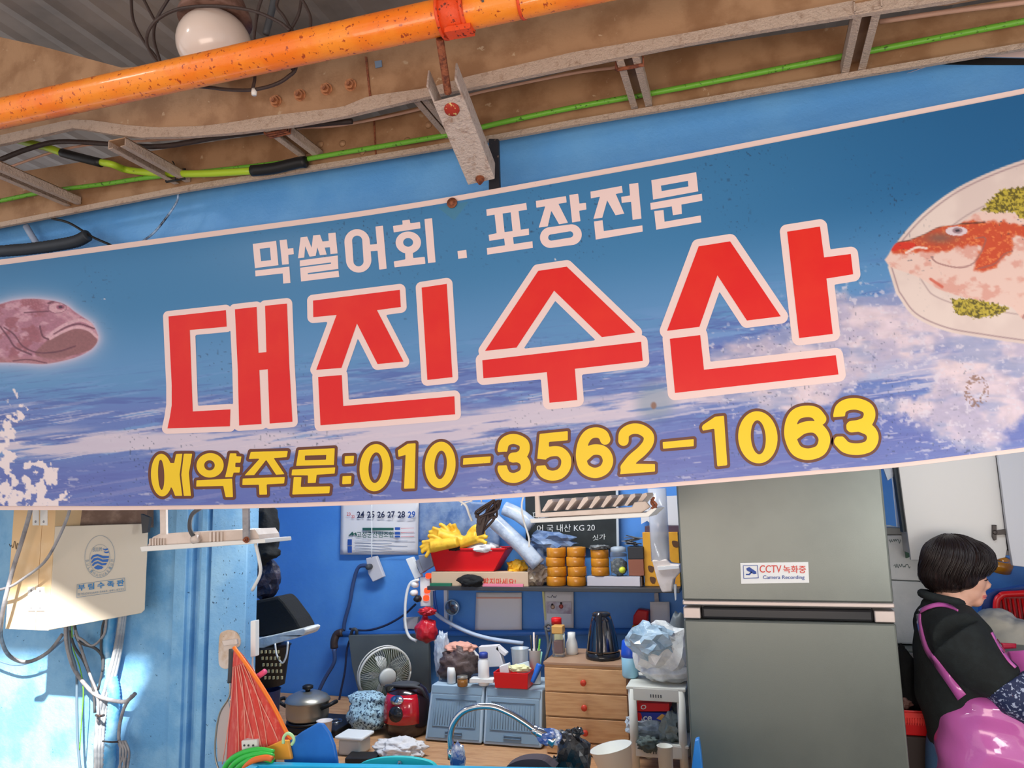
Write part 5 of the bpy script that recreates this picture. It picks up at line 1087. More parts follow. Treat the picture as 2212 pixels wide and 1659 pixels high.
# ------------------------------------------------------------------ pot, stove, fan, rice cooker, on the platform
def onp(x0, y0, x1, y1, z=ZP): 
    c = fit(x0, y0, x1, y1, None, z); return c
c = fit(640, 1545, 735, 1572, 3.66, .53)
YPt = PZ(664, 1553, .5)[1]
t = E('gas_stove', (P(690, 1560, YPt).x, YPt + .04, ZP), 'low black portable stove under the aluminium pot', 'stove')
b = MB(); b.box((P(688, 1560, YPt).x, YPt + .04, ZP + .018), (.30, .26, .034)); O('stove_body', b, mat('stove_black', (28, 28, 30), .4), t, bevel=.006)
zst = ZP + .036
b = MB(); b.lathe([(.1, 0), (.1, .012), (.085, .012), (.085, 0)], (P(664, 1553, YPt).x, YPt, zst), 24); O('burner', b, black, t)
cx_ = P(664, 1553, YPt).x; zb_ = zst + .014; rP = (P(704, 1525, YPt).x - P(624, 1525, YPt).x) / 2
ztp = P(664, 1515, YPt).z
t = E('cooking_pot', (cx_, YPt, zb_), 'dull aluminium cooking pot with domed lid and black knob', 'pot')
b = MB(); b.lathe([(rP * .86, 0), (rP * .97, .01), (rP, .03), (rP, ztp - zb_), (rP * 1.05, ztp - zb_ + .004)], (cx_, YPt, zb_), 40); O('pot_body', b, steel, t)
b = MB(); b.lathe([(rP * 1.06, 0), (rP * 1.05, .006), (rP * .92, .022), (rP * .6, .038), (rP * .2, .044), (.001, .045)], (cx_, YPt, ztp + .004), 40); O('lid', b, steel, t)
b = MB(); b.lathe([(.012, .045), (.012, .055), (.026, .062), (.026, .074), (.012, .08)], (cx_, YPt, ztp), 20); O('knob', b, black, t)
for s in (-1, 1):
    xx = cx_ + s * rP; b = MB(); b.tube([(xx - s * .005, YPt + .03, ztp - .02), (xx + s * .04, YPt + .025, ztp + .0), (xx + s * .045, YPt - .0, ztp + .005), (xx + s * .04, YPt - .03, ztp - .0), (xx - s * .005, YPt - .035, ztp - .02)], .009, 10); O('handle', b, black, t)

t = E('electric_fan', (P(820, 1600, 3.75).x, 3.8, ZP), 'white electric fan with round wire guard tilted upwards', 'fan')
fc_ = P(832, 1457, 3.72); ax_ = Vector((.70, -.70, -.16)).normalized(); q_ = ax_.to_track_quat('Z', 'Y').to_matrix(); RF = .137
wr = mat('fan_white', (216, 214, 206), .4)
def ringpts(r_, dz, n_=40): return [fc_ + q_ @ Vector((r_ * math.cos(a), r_ * math.sin(a), dz)) for a in [2 * math.pi * i / n_ for i in range(n_ + 1)]]
b = MB(); b.tube(ringpts(RF, 0), .006, 8, 1); b.tube(ringpts(RF, -.03), .004, 6, 1); O('guard_ring', b, wr, t)
b = MB()
for i in range(72):
    a = 2 * math.pi * i / 72; d = Vector((math.cos(a), math.sin(a), 0))
    b.tube([fc_ + q_ @ (d * RF), fc_ + q_ @ (d * RF * .8 + Vector((0, 0, .03))), fc_ + q_ @ (d * .05 + Vector((0, 0, .042)))], .0012, 4, 3)
    if i % 3 == 0: b.tube([fc_ + q_ @ (d * RF + Vector((0, 0, -.03))), fc_ + q_ @ (d * RF * .8 + Vector((0, 0, -.06))), fc_ + q_ @ (d * .05 + Vector((0, 0, -.07)))], .0014, 4, 3)
O('guard_wires', b, mat('guard_grey', (170, 172, 160), .4), t, kind='stuff')
b = MB(); b.lathe([(.045, .03), (.045, .045), (.035, .052), (.001, .053)], fc_, 28, ax_); O('hub_cap', b, wr, t)
for k in range(5):
    a = 2 * math.pi * k / 5; b = MB()
    def bl_(u, v, a=a):
        ang = a + (v - .5) * (.35 + .65 * u); r_ = .03 + u * .105; return fc_ + q_ @ Vector((r_ * math.cos(ang), r_ * math.sin(ang), (v - .5) * .03 - .008))
    b.sheet(bl_, 6, 6); O('blade', b, mat('blade_olive', (96, 104, 86), .3, alpha=.9), t, solid=.002)
b = MB(); b.blob(fc_ - ax_ * .11, (.055, .065, .055), .02, 1, 1, sub=3); O('motor', b, wr, t)
b = MB(); b.tube([fc_ - ax_ * .10 + Vector((0, 0, -.03)), (P(820, 1500, 3.8).x, 3.82, fc_.z - .16), (P(818, 1560, 3.8).x, 3.82, ZP + .03)], .018, 12); b.lathe([(.13, 0), (.13, .012), (.1, .028), (.025, .035)], (P(818, 1600, 3.82).x, 3.82, ZP + .001), 32); O('stand', b, wr, t)

cb = fit(837, 1476, 925, 1604, 3.52, ZP)
t = E('rice_cooker', (cb[0], cb[1], cb[2]), 'dark red and black electric rice cooker with glossy front panel', 'rice cooker')
rw = cb[3] / 2 + .002; hh = cb[4]
b = MB(); prof = [(.72, 0), (.86, .04), (1.0, .28), (1.02, .5), (.95, .72), (.82, .86), (.6, .96), (.3, 1.0), (.001, 1.0)]
b.lathe([(p * rw, z * hh) for p, z in prof], (cb[0], cb[1], cb[2] + .001), 40, sy=1.1); O('body', b, mat('cooker_black', (44, 26, 30), .18, coat=.6), t)
b = MB(); b.lathe([(rw * 1.035, hh * .30), (rw * 1.05, hh * .5), (rw * .985, hh * .72), (rw * .86, hh * .86)], (cb[0], cb[1], cb[2]), 40, sy=1.1, cap=False)
vs_ = b.v; keep = [i for i, f_ in enumerate(b.f) if all(vs_[j].y < cb[1] - .35 * rw and abs(vs_[j].x - cb[0] - .0) < rw * .85 for j in f_)]
b.f = [b.f[i] for i in keep]; b.sm = [True] * len(b.f)
O('front_panel', b, mat('cooker_red', (188, 16, 34), .15, coat=.7), t, 'glossy red front panel', solid=.004)
b = MB(); b.lathe([(.035, 0), (.035, .004), (.001, .005)], (cb[0] - .0, cb[1] - rw * 1.17, cb[2] + hh * .52), 24, (0, -1, .1)); O('display', b, mat('gloss_black', (0, 0, 0)), t)
b = MB(); b.lathe([(.05, 0), (.05, .008), (.03, .014), (.001, .014)], (cb[0] - .0, cb[1] - .02, cb[2] + hh * .985), 24, sx=1.4); O('steam_vent', b, greyd, t)
b = MB(); b.lathe([(.022, 0), (.022, .004), (.001, .005)], (cb[0], cb[1] - rw * 1.06, cb[2] + hh * .78), 20, (0, -1, .5), sx=1.5); O('lid_button', b, chrome, t)
b = MB(); b.tube([(cb[0] - rw * .9, cb[1], cb[2] + hh * .7), (cb[0] - rw * .8, cb[1] - rw * .5, cb[2] + hh * .98), (cb[0], cb[1] - rw * .65, cb[2] + hh * 1.02), (cb[0] + rw * .8, cb[1] - rw * .5, cb[2] + hh * .98), (cb[0] + rw * .9, cb[1], cb[2] + hh * .7)], .007, 8); O('carry_handle', b, greyd, t)

pat = mat('patterned_cloth', (168, 200, 214), .8, c2=(34, 58, 84), scale=95, lo=.5, hi=.58, bump=.3, bscale=20)
cl = fit(752, 1512, 842, 1600, 3.5, ZP); b = MB(); b.blob((cl[0], cl[1], ZP + .085), (.105, .10, .085), .16, 2.0, 21, sub=5); b.blob((cl[0] - .01, cl[1], ZP + .155), (.095, .07, .03), .2, 2.4, 22, sub=4); O('cloth_bundle', b, pat, None, 'pale blue cloth bundle with dark speckled pattern before the fan', 'cloth', remesh=.007)
# tub, cup, towel, tray
def open_cup(b, c, r0, r1, h, th=.0025): b.lathe([(.001, 0), (r0, 0), (r1, h), (r1 + .003, h + .001), (r1 - th, h), (r0 - th, th), (.001, th)], c, 30, cap=False)
c = fit(735, 1578, 797, 1626, None, ZP); t = E('food_container', (c[0], c[1], c[2]), 'square translucent food container with white lid before the cloth bundle', 'container')
b = MB(); h_ = c[4] * .72; b.prism([(c[0] - .055, c[1] - .05, ZP + .001), (c[0] + .055, c[1] - .05, ZP + .001), (c[0] + .055, c[1] + .05, ZP + .001), (c[0] - .055, c[1] + .05, ZP + .001)], (0, 0, h_)); O('tub', b, mat('cont', (206, 200, 186), .3), t, bevel=.01)
b = MB(); b.box((c[0], c[1], ZP + h_ + .008), (.135, .12, .014)); O('lid', b, white, t, bevel=.006)
c = fit(684, 1557, 717, 1602, None, ZP); b = MB(); open_cup(b, (c[0], c[1], ZP + .001), .028, .036, c[4]); O('cup', b, mat('cup_w', (222, 214, 212), .5), None, 'white paper cup behind the blue cutting board', 'cup')
b = MB(); b.lathe([(.03, 0), (.033, .02), (.031, .022), (.028, .004)], (P(725, 1580, 3.5).x, 3.5, ZP + .02), 20); O('small_dish', b, chrome, None, 'small shiny metal dish beside the paper cup', 'dish')
c = fit(806, 1598, 914, 1636, None, ZP); b = MB(); b.blob((c[0], c[1] + .02, ZP + .032), (.115, .07, .04), .28, 2.6, 23, sub=5); O('towel', b, MATS['white_cloth'], None, 'crumpled white towel on the platform in front of the rice cooker', 'towel')
c = fit(755, 1622, 812, 1642, None, ZP); b = MB(); b.box((c[0], c[1], ZP + .012), (.13, .09, .02), .2); O('tray', b, black, None, 'dark flat tray left of the white towel', 'tray', bevel=.004)

# storage bins
binm = mat('bin_grey_blue', (128, 152, 170), .45); bine = mat('bin_edge', (170, 190, 205), .45)
Yb_ = PZ(1045, 1614, ZP)[1]
BT = 3.55
labels_b = ['grey-blue storage bin with flap door, left of the pair', 'grey-blue storage bin with flap door, right of the pair beside the drawers']
for k, q in enumerate(([(932, 1478), (1046, 1484), (1040, 1612), (917, 1602)], [(1049, 1484), (1172, 1491), (1170, 1622), (1043, 1613)])):
    lo0 = PZ(q[3][0], q[3][1], ZP + .004); lo1 = PZ(q[2][0], q[2][1], ZP + .004); Ym = (lo0.y + lo1.y) / 2 if False else 3.42
    A_, B_, C_, D_ = P(q[0][0], q[0][1], Ym + .06), P(q[1][0], q[1][1], Ym + .06), P(q[2][0], q[2][1], Ym), P(q[3][0], q[3][1], Ym)
    C_.z = D_.z = ZP + .006; A_.z = B_.z = (A_.z + B_.z) / 2
    t = E('storage_bin', ((A_.x + B_.x) / 2, Ym + .1, ZP), labels_b[k], 'storage bin', 'pair of grey-blue storage bins')
    b = MB(); dep = Vector((0, .25, 0)); n_ = 4
    vs_ = [D_, C_, B_, A_, D_ + Vector((0, .30, 0)), C_ + Vector((0, .30, 0)), B_ + dep, A_ + dep]
    b.add(vs_, [(0, 1, 2, 3), (7, 6, 5, 4), (4, 5, 1, 0), (3, 2, 6, 7), (1, 5, 6, 2), (4, 0, 3, 7)]); O('case', b, bine, t, bevel=.008)
    fr_n = (B_ - A_).cross(D_ - A_).normalized();
    if fr_n.y > 0: fr_n = -fr_n
    def onb(u, v, o_=.004): return A_.lerp(B_, u).lerp(D_.lerp(C_, u), v) + fr_n * o_
    b = MB(); slab(b, [onb(.05, .17), onb(.95, .17), onb(.96, .95), onb(.04, .95)], .006); fd_ = O('flap_door', b, binm, t, bevel=.008)
    b = MB(); slab(b, [onb(.03, .015), onb(.97, .015), onb(.97, .15), onb(.03, .15)], .006); O('top_band', b, binm, t, bevel=.004)
    b = MB()
    b.tube([onb(.12, .25, .006), onb(.88, .25, .006), onb(.88, .74, .006), onb(.12, .74, .006), onb(.12, .25, .006)], .0022, 5, 1)
    for j in range(16): b.tube([onb(.15 + .7 * j / 15, .28, .006), onb(.15 + .7 * j / 15, .72, .006)], .0012, 4, 1)
    O('flap_ribs', b, mat('bin_rib', (112, 136, 156), .5), fd_, kind='stuff')
    b = MB(); b.tube([onb(.36, .83, .008), onb(.66, .83, .008), onb(.66, .88, .008), onb(.36, .88, .008), onb(.36, .83, .008)], .003, 6, 1); O('grip', b, MATS['bin_rib'], fd_)
binz = P(1045, 1484, 3.48).z
# clutter on the bins
def small(name, q, Y, m_, label, catg, depth=.05, bevel=.003, z=None, k=0, lift=0, **kw):
    b = MB(); b.px(q, Y, depth, k); return O(name, b, m_, None, label, catg, bevel=bevel, **kw)
YT = 3.50
BZ = binz + .004
def std(x0, y0, x1, Y=YT): return fit(x0, y0, x1, 1478, Y, BZ)
b = MB(); b.blob((P(992, 1445, 3.56).x, 3.56, BZ + .075), (.10, .05, .07), .35, 2.6, 25); O('brown_bag', b, mat('brown_film', (92, 74, 70), .4, c2=(60, 50, 50), scale=10, bump=.5), None, 'crumpled brown bag in the clutter on the left bin', 'bag')
b = MB(); b.blob((P(995, 1422, 3.6).x, 3.6, BZ + .145), (.075, .05, .025), .3, 3, 26); O('pink_cloth', b, mat('salmon_cloth', (220, 160, 140), .8), None, 'salmon pink cloth on top of the brown bag', 'cloth')
b = MB(); b.blob((P(955, 1425, 3.6).x, 3.6, BZ + .10), (.04, .03, .11), .25, 3, 27); O('plastic_bag', b, film, None, 'clear bag standing at the left end of the bins', 'bag')
for q, lb in (([(985, 1400), (1010, 1397), (1035, 1425), (1005, 1432), (985, 1415)], 'white crumpled pack behind the salmon cloth'), ([(1033, 1397), (1075, 1394), (1088, 1440), (1036, 1442)], 'white box behind the pill bottle'), ([(1073, 1394), (1094, 1412), (1090, 1418), (1070, 1402)], 'small white slanted lid right of the white box')):
    small('white_box', q, 3.64, paper, lb, 'box', .04)
b = MB(); small('box_small', [(1014, 1466), (1065, 1468), (1066, 1476), (1013, 1475)], 3.47, white, 'flat white packet at the front edge of the left bin', 'packet', .05)
c = fit(1034, 1420, 1056, 1462, 3.5, None); t = E('pill_bottle', (c[0], 3.5, BZ), 'white pill bottle with blue cap', 'bottle')
zt_ = P(1045, 1409, 3.5).z; hh_ = zt_ - BZ; b = MB(); b.lathe([(.024, 0), (.026, .004), (.026, hh_ * .72), (.019, hh_ * .8), (.019, hh_ * .84)], (c[0], 3.5, BZ), 24); O('bottle_body', b, white, t)
b = MB(); b.lathe([(.021, hh_ * .83), (.021, hh_ * .97), (.017, hh_)], (c[0], 3.5, BZ), 24); O('cap', b, mat('cap_blue', (50, 70, 150), .4), t); b = MB(); b.lathe([(.0264, .014), (.0264, .03)], (c[0], 3.5, BZ), 24, cap=False); O('label_band', b, mat('orange_lbl', (230, 120, 70), .5), t)
c = fit(988, 1452, 1010, 1474, 3.46, BZ); t = E('glass_jar', (c[0], 3.46, BZ), 'small jar of amber paste with metal lid at the left bin front', 'jar'); b = MB(); b.lathe([(.022, 0), (.025, .004), (.025, .03), (.022, .034)], (c[0], 3.46, BZ), 22); O('jar_body', b, mat('amber_glass', (150, 100, 40), .15, coat=.5), t); b = MB(); b.lathe([(.024, .034), (.024, .046), (.02, .047)], (c[0], 3.46, BZ), 22); O('lid', b, steel, t)
b = MB(); b.lathe([(.02, 0), (.021, .05), (.018, .07)], (P(977, 1455, 3.52).x, 3.51, BZ), 20); O('white_tube', b, white, None, 'short white tub left of the amber jar', 'tub')
c0, c1_ = P(1068, 1475, 3.47), P(1143, 1478, 3.47); zr_ = P(1100, 1453, 3.46).z
t = E('red_basket', ((c0.x + c1_.x) / 2, 3.5, BZ), 'small red basket with medicine packs on the right bin', 'basket'); b = MB(); tub(b, c0.x + .006, c1_.x - .006, c0.x, c1_.x, 3.46, 3.56, 3.455, 3.57, BZ, max(zr_, BZ + .04)); O('tub', b, redp, t, bevel=.002)
small('white_box', [(1078, 1440), (1097, 1434), (1100, 1456), (1080, 1458)], 3.5, white, 'small white box standing in the red basket', 'box', .04)
b = MB(); b.blob((P(1122, 1452, 3.51).x, 3.51, zr_ + .01), (.05, .03, .016), .3, 3, 28); O('tissue', b, mat('pale_yellow_pack', (226, 222, 170), .6), None, 'pale yellow packet in the red basket', 'packet')
small('blister_pack', [(1113, 1436), (1142, 1428), (1146, 1452), (1118, 1458)], 3.515, mat('pale_blue_pack', (206, 218, 226), .4), 'white and blue medicine pack behind the basket', 'packet', .006)
c = fit(1106, 1402, 1142, 1440, 3.6, None); t = E('clear_tumbler', (c[0], 3.6, BZ), 'clear plastic tumbler behind the medicine packs', 'cup'); b = MB(); open_cup(b, (c[0], 3.6, BZ), .034, .042, P(1124, 1400, 3.6).z - BZ); O('tumbler', b, mat('tumbler', (200, 212, 220), .2, alpha=.6), t)
c = fit(1147, 1400, 1166, 1450, 3.58, None); t = E('pen_cup', (c[0], 3.58, BZ), 'white pen cup holding pens and toothbrushes', 'cup'); hc = P(1156, 1404, 3.58).z - BZ; b = MB(); open_cup(b, (c[0], 3.58, BZ), .024, .028, hc); O('cup_body', b, white, t)
for k, (x, y, m_) in enumerate(((1146, 1372, black), (1153, 1366, offw), (1160, 1372, black), (1166, 1380, greenh), (1157, 1378, navy), (1170, 1408, mat('mint', (150, 210, 190), .4)))):
    b = MB(); b.tube([(c[0] + (k - 2) * .004, 3.58, BZ + .02), P(x, y, 3.58)], .0045, 8, 1); O('pen', b, m_, None, ['black pen leaning left in the pen cup', 'cream pen in the middle of the pen cup', 'thick black pen in the pen cup', 'green toothbrush leaning right in the pen cup', 'short navy pen in the pen cup', 'mint toothbrush leaning furthest right in the pen cup'][k], 'pen', 'pens and brushes in the pen cup')
b = MB(); b.tube([P(1150, 1474, 3.47), P(1158, 1455, 3.48), P(1166, 1436, 3.5)], lambda t_: .010 + .006 * t_, 12); O('toothpaste', b, mat('tooth_blue', (40, 100, 190), .35), None, 'blue toothpaste tube at the right end of the bins', 'tube')

# chest of drawers
YCh = 3.38
x0_, x1_ = P(1175, 1450, YCh).x, P(1354, 1450, YCh).x; zt_ = P(1265, 1438, YCh).z
t = E('drawer_chest', ((x0_ + x1_) / 2, YCh + .15, ZP), 'small pale wood chest of drawers with round red knobs', 'drawer chest')
b = MB(); b.box(((x0_ + x1_) / 2, YCh + .162, (ZP + zt_) / 2), (x1_ - x0_, .30, zt_ - ZP - .002)); O('carcass', b, wood, t, bevel=.002)
b = MB(); b.box(((x0_ + x1_) / 2, YCh + .158, zt_ + .004), (x1_ - x0_ + .004, .32, .012)); O('top', b, mat('chest_top', (168, 132, 104), .4), t, bevel=.002)
ys = [1442, 1496, 1550, 1604, 1640]
for k in range(4):
    za, zb_ = P(1265, ys[k], YCh).z - .004, max(P(1265, ys[k + 1], YCh).z, ZP + .004)
    if za - zb_ < .02: continue
    b = MB(); b.box(((x0_ + x1_) / 2, YCh + .004, (za + zb_) / 2), (x1_ - x0_ - .006, .014, za - zb_ - .004)); d_ = O('drawer', b, wood, t, bevel=.0015)
    b = MB(); b.lathe([(.005, 0), (.005, .012), (.013, .016), (.013, .024), (.009, .028)], P(1262 + k * 2, (ys[k] + ys[k + 1]) / 2 + 4, YCh - .002), 18, (0, -1, 0)); O('knob', b, mat('knob_red', (196, 60, 36), .35), d_)
TZ = zt_ + .0105
# kettle
Yk = 3.50; kx = P(1303, 1430, Yk).x; kh = P(1298, 1322, Yk).z - TZ; kr = (P(1340, 1425, Yk).x - P(1266, 1425, Yk).x) / 2
t = E('electric_kettle', (kx, Yk, TZ), 'tall steel electric kettle with black handle strip on the chest', 'kettle')
b = MB(); b.lathe([(kr * .98, 0), (kr, .006), (kr * .98, kh * .13), (kr * .9, kh * .15)], (kx, Yk, TZ), 36); O('base', b, MATS['gloss_black'], t)
b = MB(); b.lathe([(kr * .95, kh * .15), (kr * .93, kh * .2), (kr * .82, kh * .5), (kr * .64, kh * .8), (kr * .52, kh * .93)], (kx, Yk, TZ), 36); O('steel_body', b, mat('kettle_steel', (120, 114, 112), .15, 1), t)
b = MB(); b.lathe([(kr * .53, kh * .92), (kr * .52, kh * .97), (kr * .4, kh), (.001, kh)], (kx, Yk, TZ), 30); O('lid', b, MATS['gloss_black'], t)
b = MB(); b.tube([(kx + .002, Yk - kr * .97, TZ + kh * .14), (kx + .002, Yk - kr * .88, TZ + kh * .45), (kx - .002, Yk - kr * .62, TZ + kh * .85), (kx - .002, Yk - kr * .4, TZ + kh * .98)], .014, 12); O('handle', b, MATS['gloss_black'], t)
c = fit(1194, 1348, 1222, 1422, 3.50, TZ); t = E('spice_jar', (c[0], 3.5, TZ), 'clear jar of brown powder with tan square cap on the chest', 'jar'); H_ = c[4]
b = MB(); b.box((c[0], 3.5, TZ + H_ * .36), (.05, .05, H_ * .72)); O('jar_body', b, glass, t, bevel=.006); b = MB(); b.box((c[0], 3.5, TZ + H_ * .3), (.04, .04, H_ * .4)); O('powder', b, mat('powder', (130, 70, 50), .8), t, bevel=.006); b = MB(); b.box((c[0], 3.5, TZ + H_ * .84), (.052, .052, H_ * .24)); O('cap', b, mat('tan_cap', (206, 156, 84), .4), t, bevel=.004)
c = fit(1224, 1366, 1248, 1416, 3.56, TZ); t = E('white_bottle', (c[0], 3.56, TZ), 'white frosted bottle between the spice jar and kettle', 'bottle'); b = MB(); b.lathe([(.026, 0), (.028, .01), (.026, c[4] * .5), (.018, c[4] * .75), (.018, c[4])], (c[0], 3.56, TZ), 24); O('bottle_body', b, mat('frost', (214, 214, 208), .35), t)
c = fit(1197, 1334, 1216, 1400, 3.6, TZ); t = E('red_cap_bottle', (c[0], 3.6, TZ), 'bottle with red cap behind the spice jar', 'bottle'); b = MB(); b.lathe([(.022, 0), (.024, .01), (.022, c[4] * .8)], (c[0] - .006, 3.6, TZ), 20); O('bottle_body', b, mat('bottle_yellow', (206, 190, 130), .3), t); b = MB(); b.lathe([(.024, c[4] * .8), (.024, c[4] * .98), (.02, c[4])], (c[0] - .006, 3.6, TZ), 20); O('cap', b, redp, t)
b = MB(); b.tube([P(1180, 1428, 3.46), P(1184, 1390, 3.5), P(1178, 1355, 3.52)], .006, 8); b.tube([P(1177, 1428, 3.45), P(1190, 1385, 3.5), P(1192, 1352, 3.52)], .006, 8); b.tube([P(1176, 1356, 3.52), P(1184, 1348, 3.52), P(1192, 1354, 3.52), P(1186, 1362, 3.52), P(1176, 1356, 3.52)], .006, 8); O('scissors', b, greyd, None, 'dark scissors standing at the left end of the chest top', 'scissors')
# white plastic rack and things on it
Yr = 3.22
t = E('plastic_rack', P(1415, 1650, Yr), 'white plastic two-tier rack between the chest and refrigerator', 'rack')
whr = mat('rack_white', (214, 212, 200), .45)
r0, r1 = P(1354, 1500, Yr).x, P(1482, 1500, Yr).x; zA = P(1415, 1484, Yr).z; zB = P(1415, 1605, Yr).z; zF = .46
for zz, hh_ in ((zA, .05), (zB, .05)):
    b = MB(); b.box(((r0 + r1) / 2, Yr + .12, zz - .006), (r1 - r0, .26, .014)); b.box(((r0 + r1) / 2, Yr - .005, zz - .028), (r1 - r0 - .05, .012, .05)); O('tier', b, whr, t, bevel=.004)
    b = MB()
    for j in range(5): b.box(((r0 + r1) / 2 - .02 + j * .01, Yr - .0125, zz - .032), (.004, .002, .012))
    O('slots', b, greyd, t, kind='stuff')
for xx in (r0 + .022, r1 - .022):
    for yy in (Yr + .005, Yr + .24):
        b = MB(); b.tube([(xx, yy, zF), (xx, yy, zA - .01)], .017, 14, 1); O('leg', b, whr, t)
whb = mat('white_film', (226, 226, 220), .35, 0, c2=(196, 198, 196), scale=12, bump=.7, bscale=24, coat=.3)
b = MB(); b.blob((P(1432, 1425, 3.3).x, 3.34, zA + .115), (.125, .10, .115), .2, 2.4, 31, sub=5, ridged=True); b.blob((P(1445, 1465, 3.3).x, 3.32, zA + .045), (.12, .08, .045), .2, 3, 32, sub=4); O('white_bag', b, whb, None, 'big crumpled white plastic bag on top of the rack', 'bag')
b = MB(); b.blob((P(1405, 1385, 3.28).x, 3.27, P(1405, 1385, 3.28).z), (.10, .06, .065), .35, 2.8, 33, sub=5, ridged=True); O('clear_bag', b, mat('clear_bag_m', (176, 198, 212), .2, c2=(140, 170, 190), scale=14, bump=.8, bscale=22, coat=.5, alpha=.9), None, 'clear bluish plastic bag lying on the white bag', 'bag')
b = MB(); b.blob((P(1468, 1420, 3.42).x, 3.44, zA + .13), (.05, .05, .13), .15, 3, 34); O('grey_bag', b, mat('dark_grey_film', (92, 98, 100), .5), None, 'dark grey bag between the white bag and refrigerator', 'bag')
c = fit(1348, 1378, 1378, 1484, 3.36, zA); t = E('detergent_bottle', (c[0], 3.36, zA), 'blue bottle behind the clear bag at the left of the rack', 'bottle'); b = MB(); b.lathe([(.03, 0), (.035, .01), (.035, c[4] * .5), (.03, c[4] * .55)], (c[0], 3.36, zA + .002), 22); O('bottle_body', b, mat('pale_bottle', (150, 200, 220), .3), t); b = MB(); b.lathe([(.034, c[4] * .5), (.036, c[4] * .6), (.03, c[4] * .92), (.012, c[4])], (c[0], 3.36, zA), 22); O('bottle_top', b, mat('deep_blue', (30, 80, 190), .35), t)
t = E('snack_pack', P(1383, 1372, 4.035), 'red and orange pack wedged on the wall left of the note', 'pack'); b = MB(); b.px([(1368, 1330), (1377, 1316), (1401, 1319), (1398, 1352), (1366, 1350)], 4.035, .06); O('pack_top', b, redp, t, bevel=.008); b = MB(); b.px([(1366, 1350), (1398, 1352), (1392, 1366), (1368, 1374), (1363, 1362)], 4.036, .058); O('pack_base', b, mat('orange_pack', (230, 130, 40), .4), t, bevel=.006)
t = E('snack_box', P(1407, 1536, 3.26), 'red snack box lying on the blue box in the rack', 'box', 'snack boxes in the rack'); z_a = P(1407, 1562, 3.26).z; z_b = P(1407, 1537, 3.26).z
for nm_, (y0, y1, x0b, x1b), m_, T_ in (('snack_box', (1518, 1537, 1370, 1446), redp, None), ('snack_box', (1538, 1562, 1371, 1446), mat('snack_blue', (44, 58, 156), .3), 1)):
    if T_: t = E('snack_box', P(1407, 1562, 3.26), 'blue snack box with white lettering inside the rack', 'box', 'snack boxes in the rack')
    b = MB(); b.px([(x0b, y0), (x1b, y0 + 2), (x1b, y1), (x0b, y1)], 3.26, .1); O('carton', b, m_, t, bevel=.002)
    text('Ace' if T_ else 'O', [(1374 if T_ else 1384, y0 + 5), (1408 if T_ else 1396, y0 + 4), (1408 if T_ else 1396, y1 - 5), (1374 if T_ else 1384, y1 - 4)], onY(3.258), white, t, bold=.02)
    if T_:
        b = MB(); b.px([(1418, 1552), (1430, 1542), (1442, 1548), (1432, 1558)], 3.257, .002); O('printed_cracker', b, mat('cracker', (236, 176, 90), .6), t)
        b = MB(); b.px([(1371, 1542), (1383, 1540), (1386, 1554), (1372, 1560)], 3.2575, .002, 3); O('printed_patch', b, redp, t)
c = Vector((P(1408, 1580, 3.3).x, 3.3, zB))
b = MB(); b.blob((c.x, 3.31, zB + .04), (.11, .07, .045), .25, 3, 35, sub=4, ridged=True); O('folded_bags', b, mat('pale_blue_film', (176, 190, 200), .4, c2=(120, 132, 140), scale=14, bump=.5), None, 'folded grey-blue plastic bags on the lower tier of the rack', 'bags')
b = MB(); b.blob((P(1452, 1575, 3.28).x, 3.27, zB + .05), (.05, .05, .06), .35, 3, 36, sub=4, ridged=True); O('crumpled_bag', b, mat('grey_green_film', (150, 160, 156), .35, c2=(70, 86, 84), scale=10, bump=.6), None, 'crumpled grey-green bag at the right of the lower tier', 'bag')
b = MB(); b.blob((P(1400, 1600, 3.2).x, 3.2, zB + .0), (.045, .02, .028), .4, 3, 37); O('grey_glove', b, mat('grey_glove_m', (84, 96, 92), .7), None, 'dark grey glove hanging over the lower tier front', 'glove')
b = MB(); b.blob((P(1475, 1545, 3.4).x, 3.42, zB + .1), (.05, .06, .16), .3, 3, 38); O('packaging', b, MATS['grey_green_film'], None, 'tall pile of crumpled packaging squeezed beside the refrigerator', 'bags')
b = MB(); b.px([(1385, 1630), (1415, 1628), (1452, 1612), (1455, 1622), (1400, 1640)], 3.25, .05); O('paper_scrap', b, mat('scrap_paper', (190, 186, 170), .7), None, 'crumpled paper under the rack', 'paper', bevel=.002)
for k, (x0, x1, y0) in enumerate(((1426, 1452, 1612),)):
    c = fit(x0, y0, x1, 1665, 3.05, None); b = MB(); zz = P(1439, 1612, 3.05).z; open_cup(b, (c[0], 3.05, ZP + .001), .025, .028, zz - ZP); O('paper_cup', b, whr, None, 'tall white cup at the foot of the rack', 'cup')
b = MB(); b.box((P(1468, 1650, 3.08).x, 3.1, ZP + .03), (.07, .07, .06)); O('small_box', b, mat('pale_pink_box', (214, 196, 196), .6), None, 'pale small box at the foot of the rack near the refrigerator', 'box', bevel=.002)
# white bin, black bag
c = fit(1290, 1600, 1362, 1665, 3.0, None); cc_ = P(1325, 1632, 3.0)
b = MB(); b.lathe([(.001, 0), (.048, 0), (.078, .15), (.082, .152), (.076, .15), (.045, .003), (.001, .003)], Vector((cc_.x + .02, 3.02, ZP + .01)), 34, (-.22, .0, 1), cap=False); O('white_bucket', b, mat('bucket_white', (226, 224, 214), .5), None, 'plain white bucket tilted left in front of the drawers', 'bucket')
blk = mat('black_film', (26, 26, 28), .28, 0, c2=(40, 40, 44), scale=14, bump=.8, bscale=26, coat=.5)
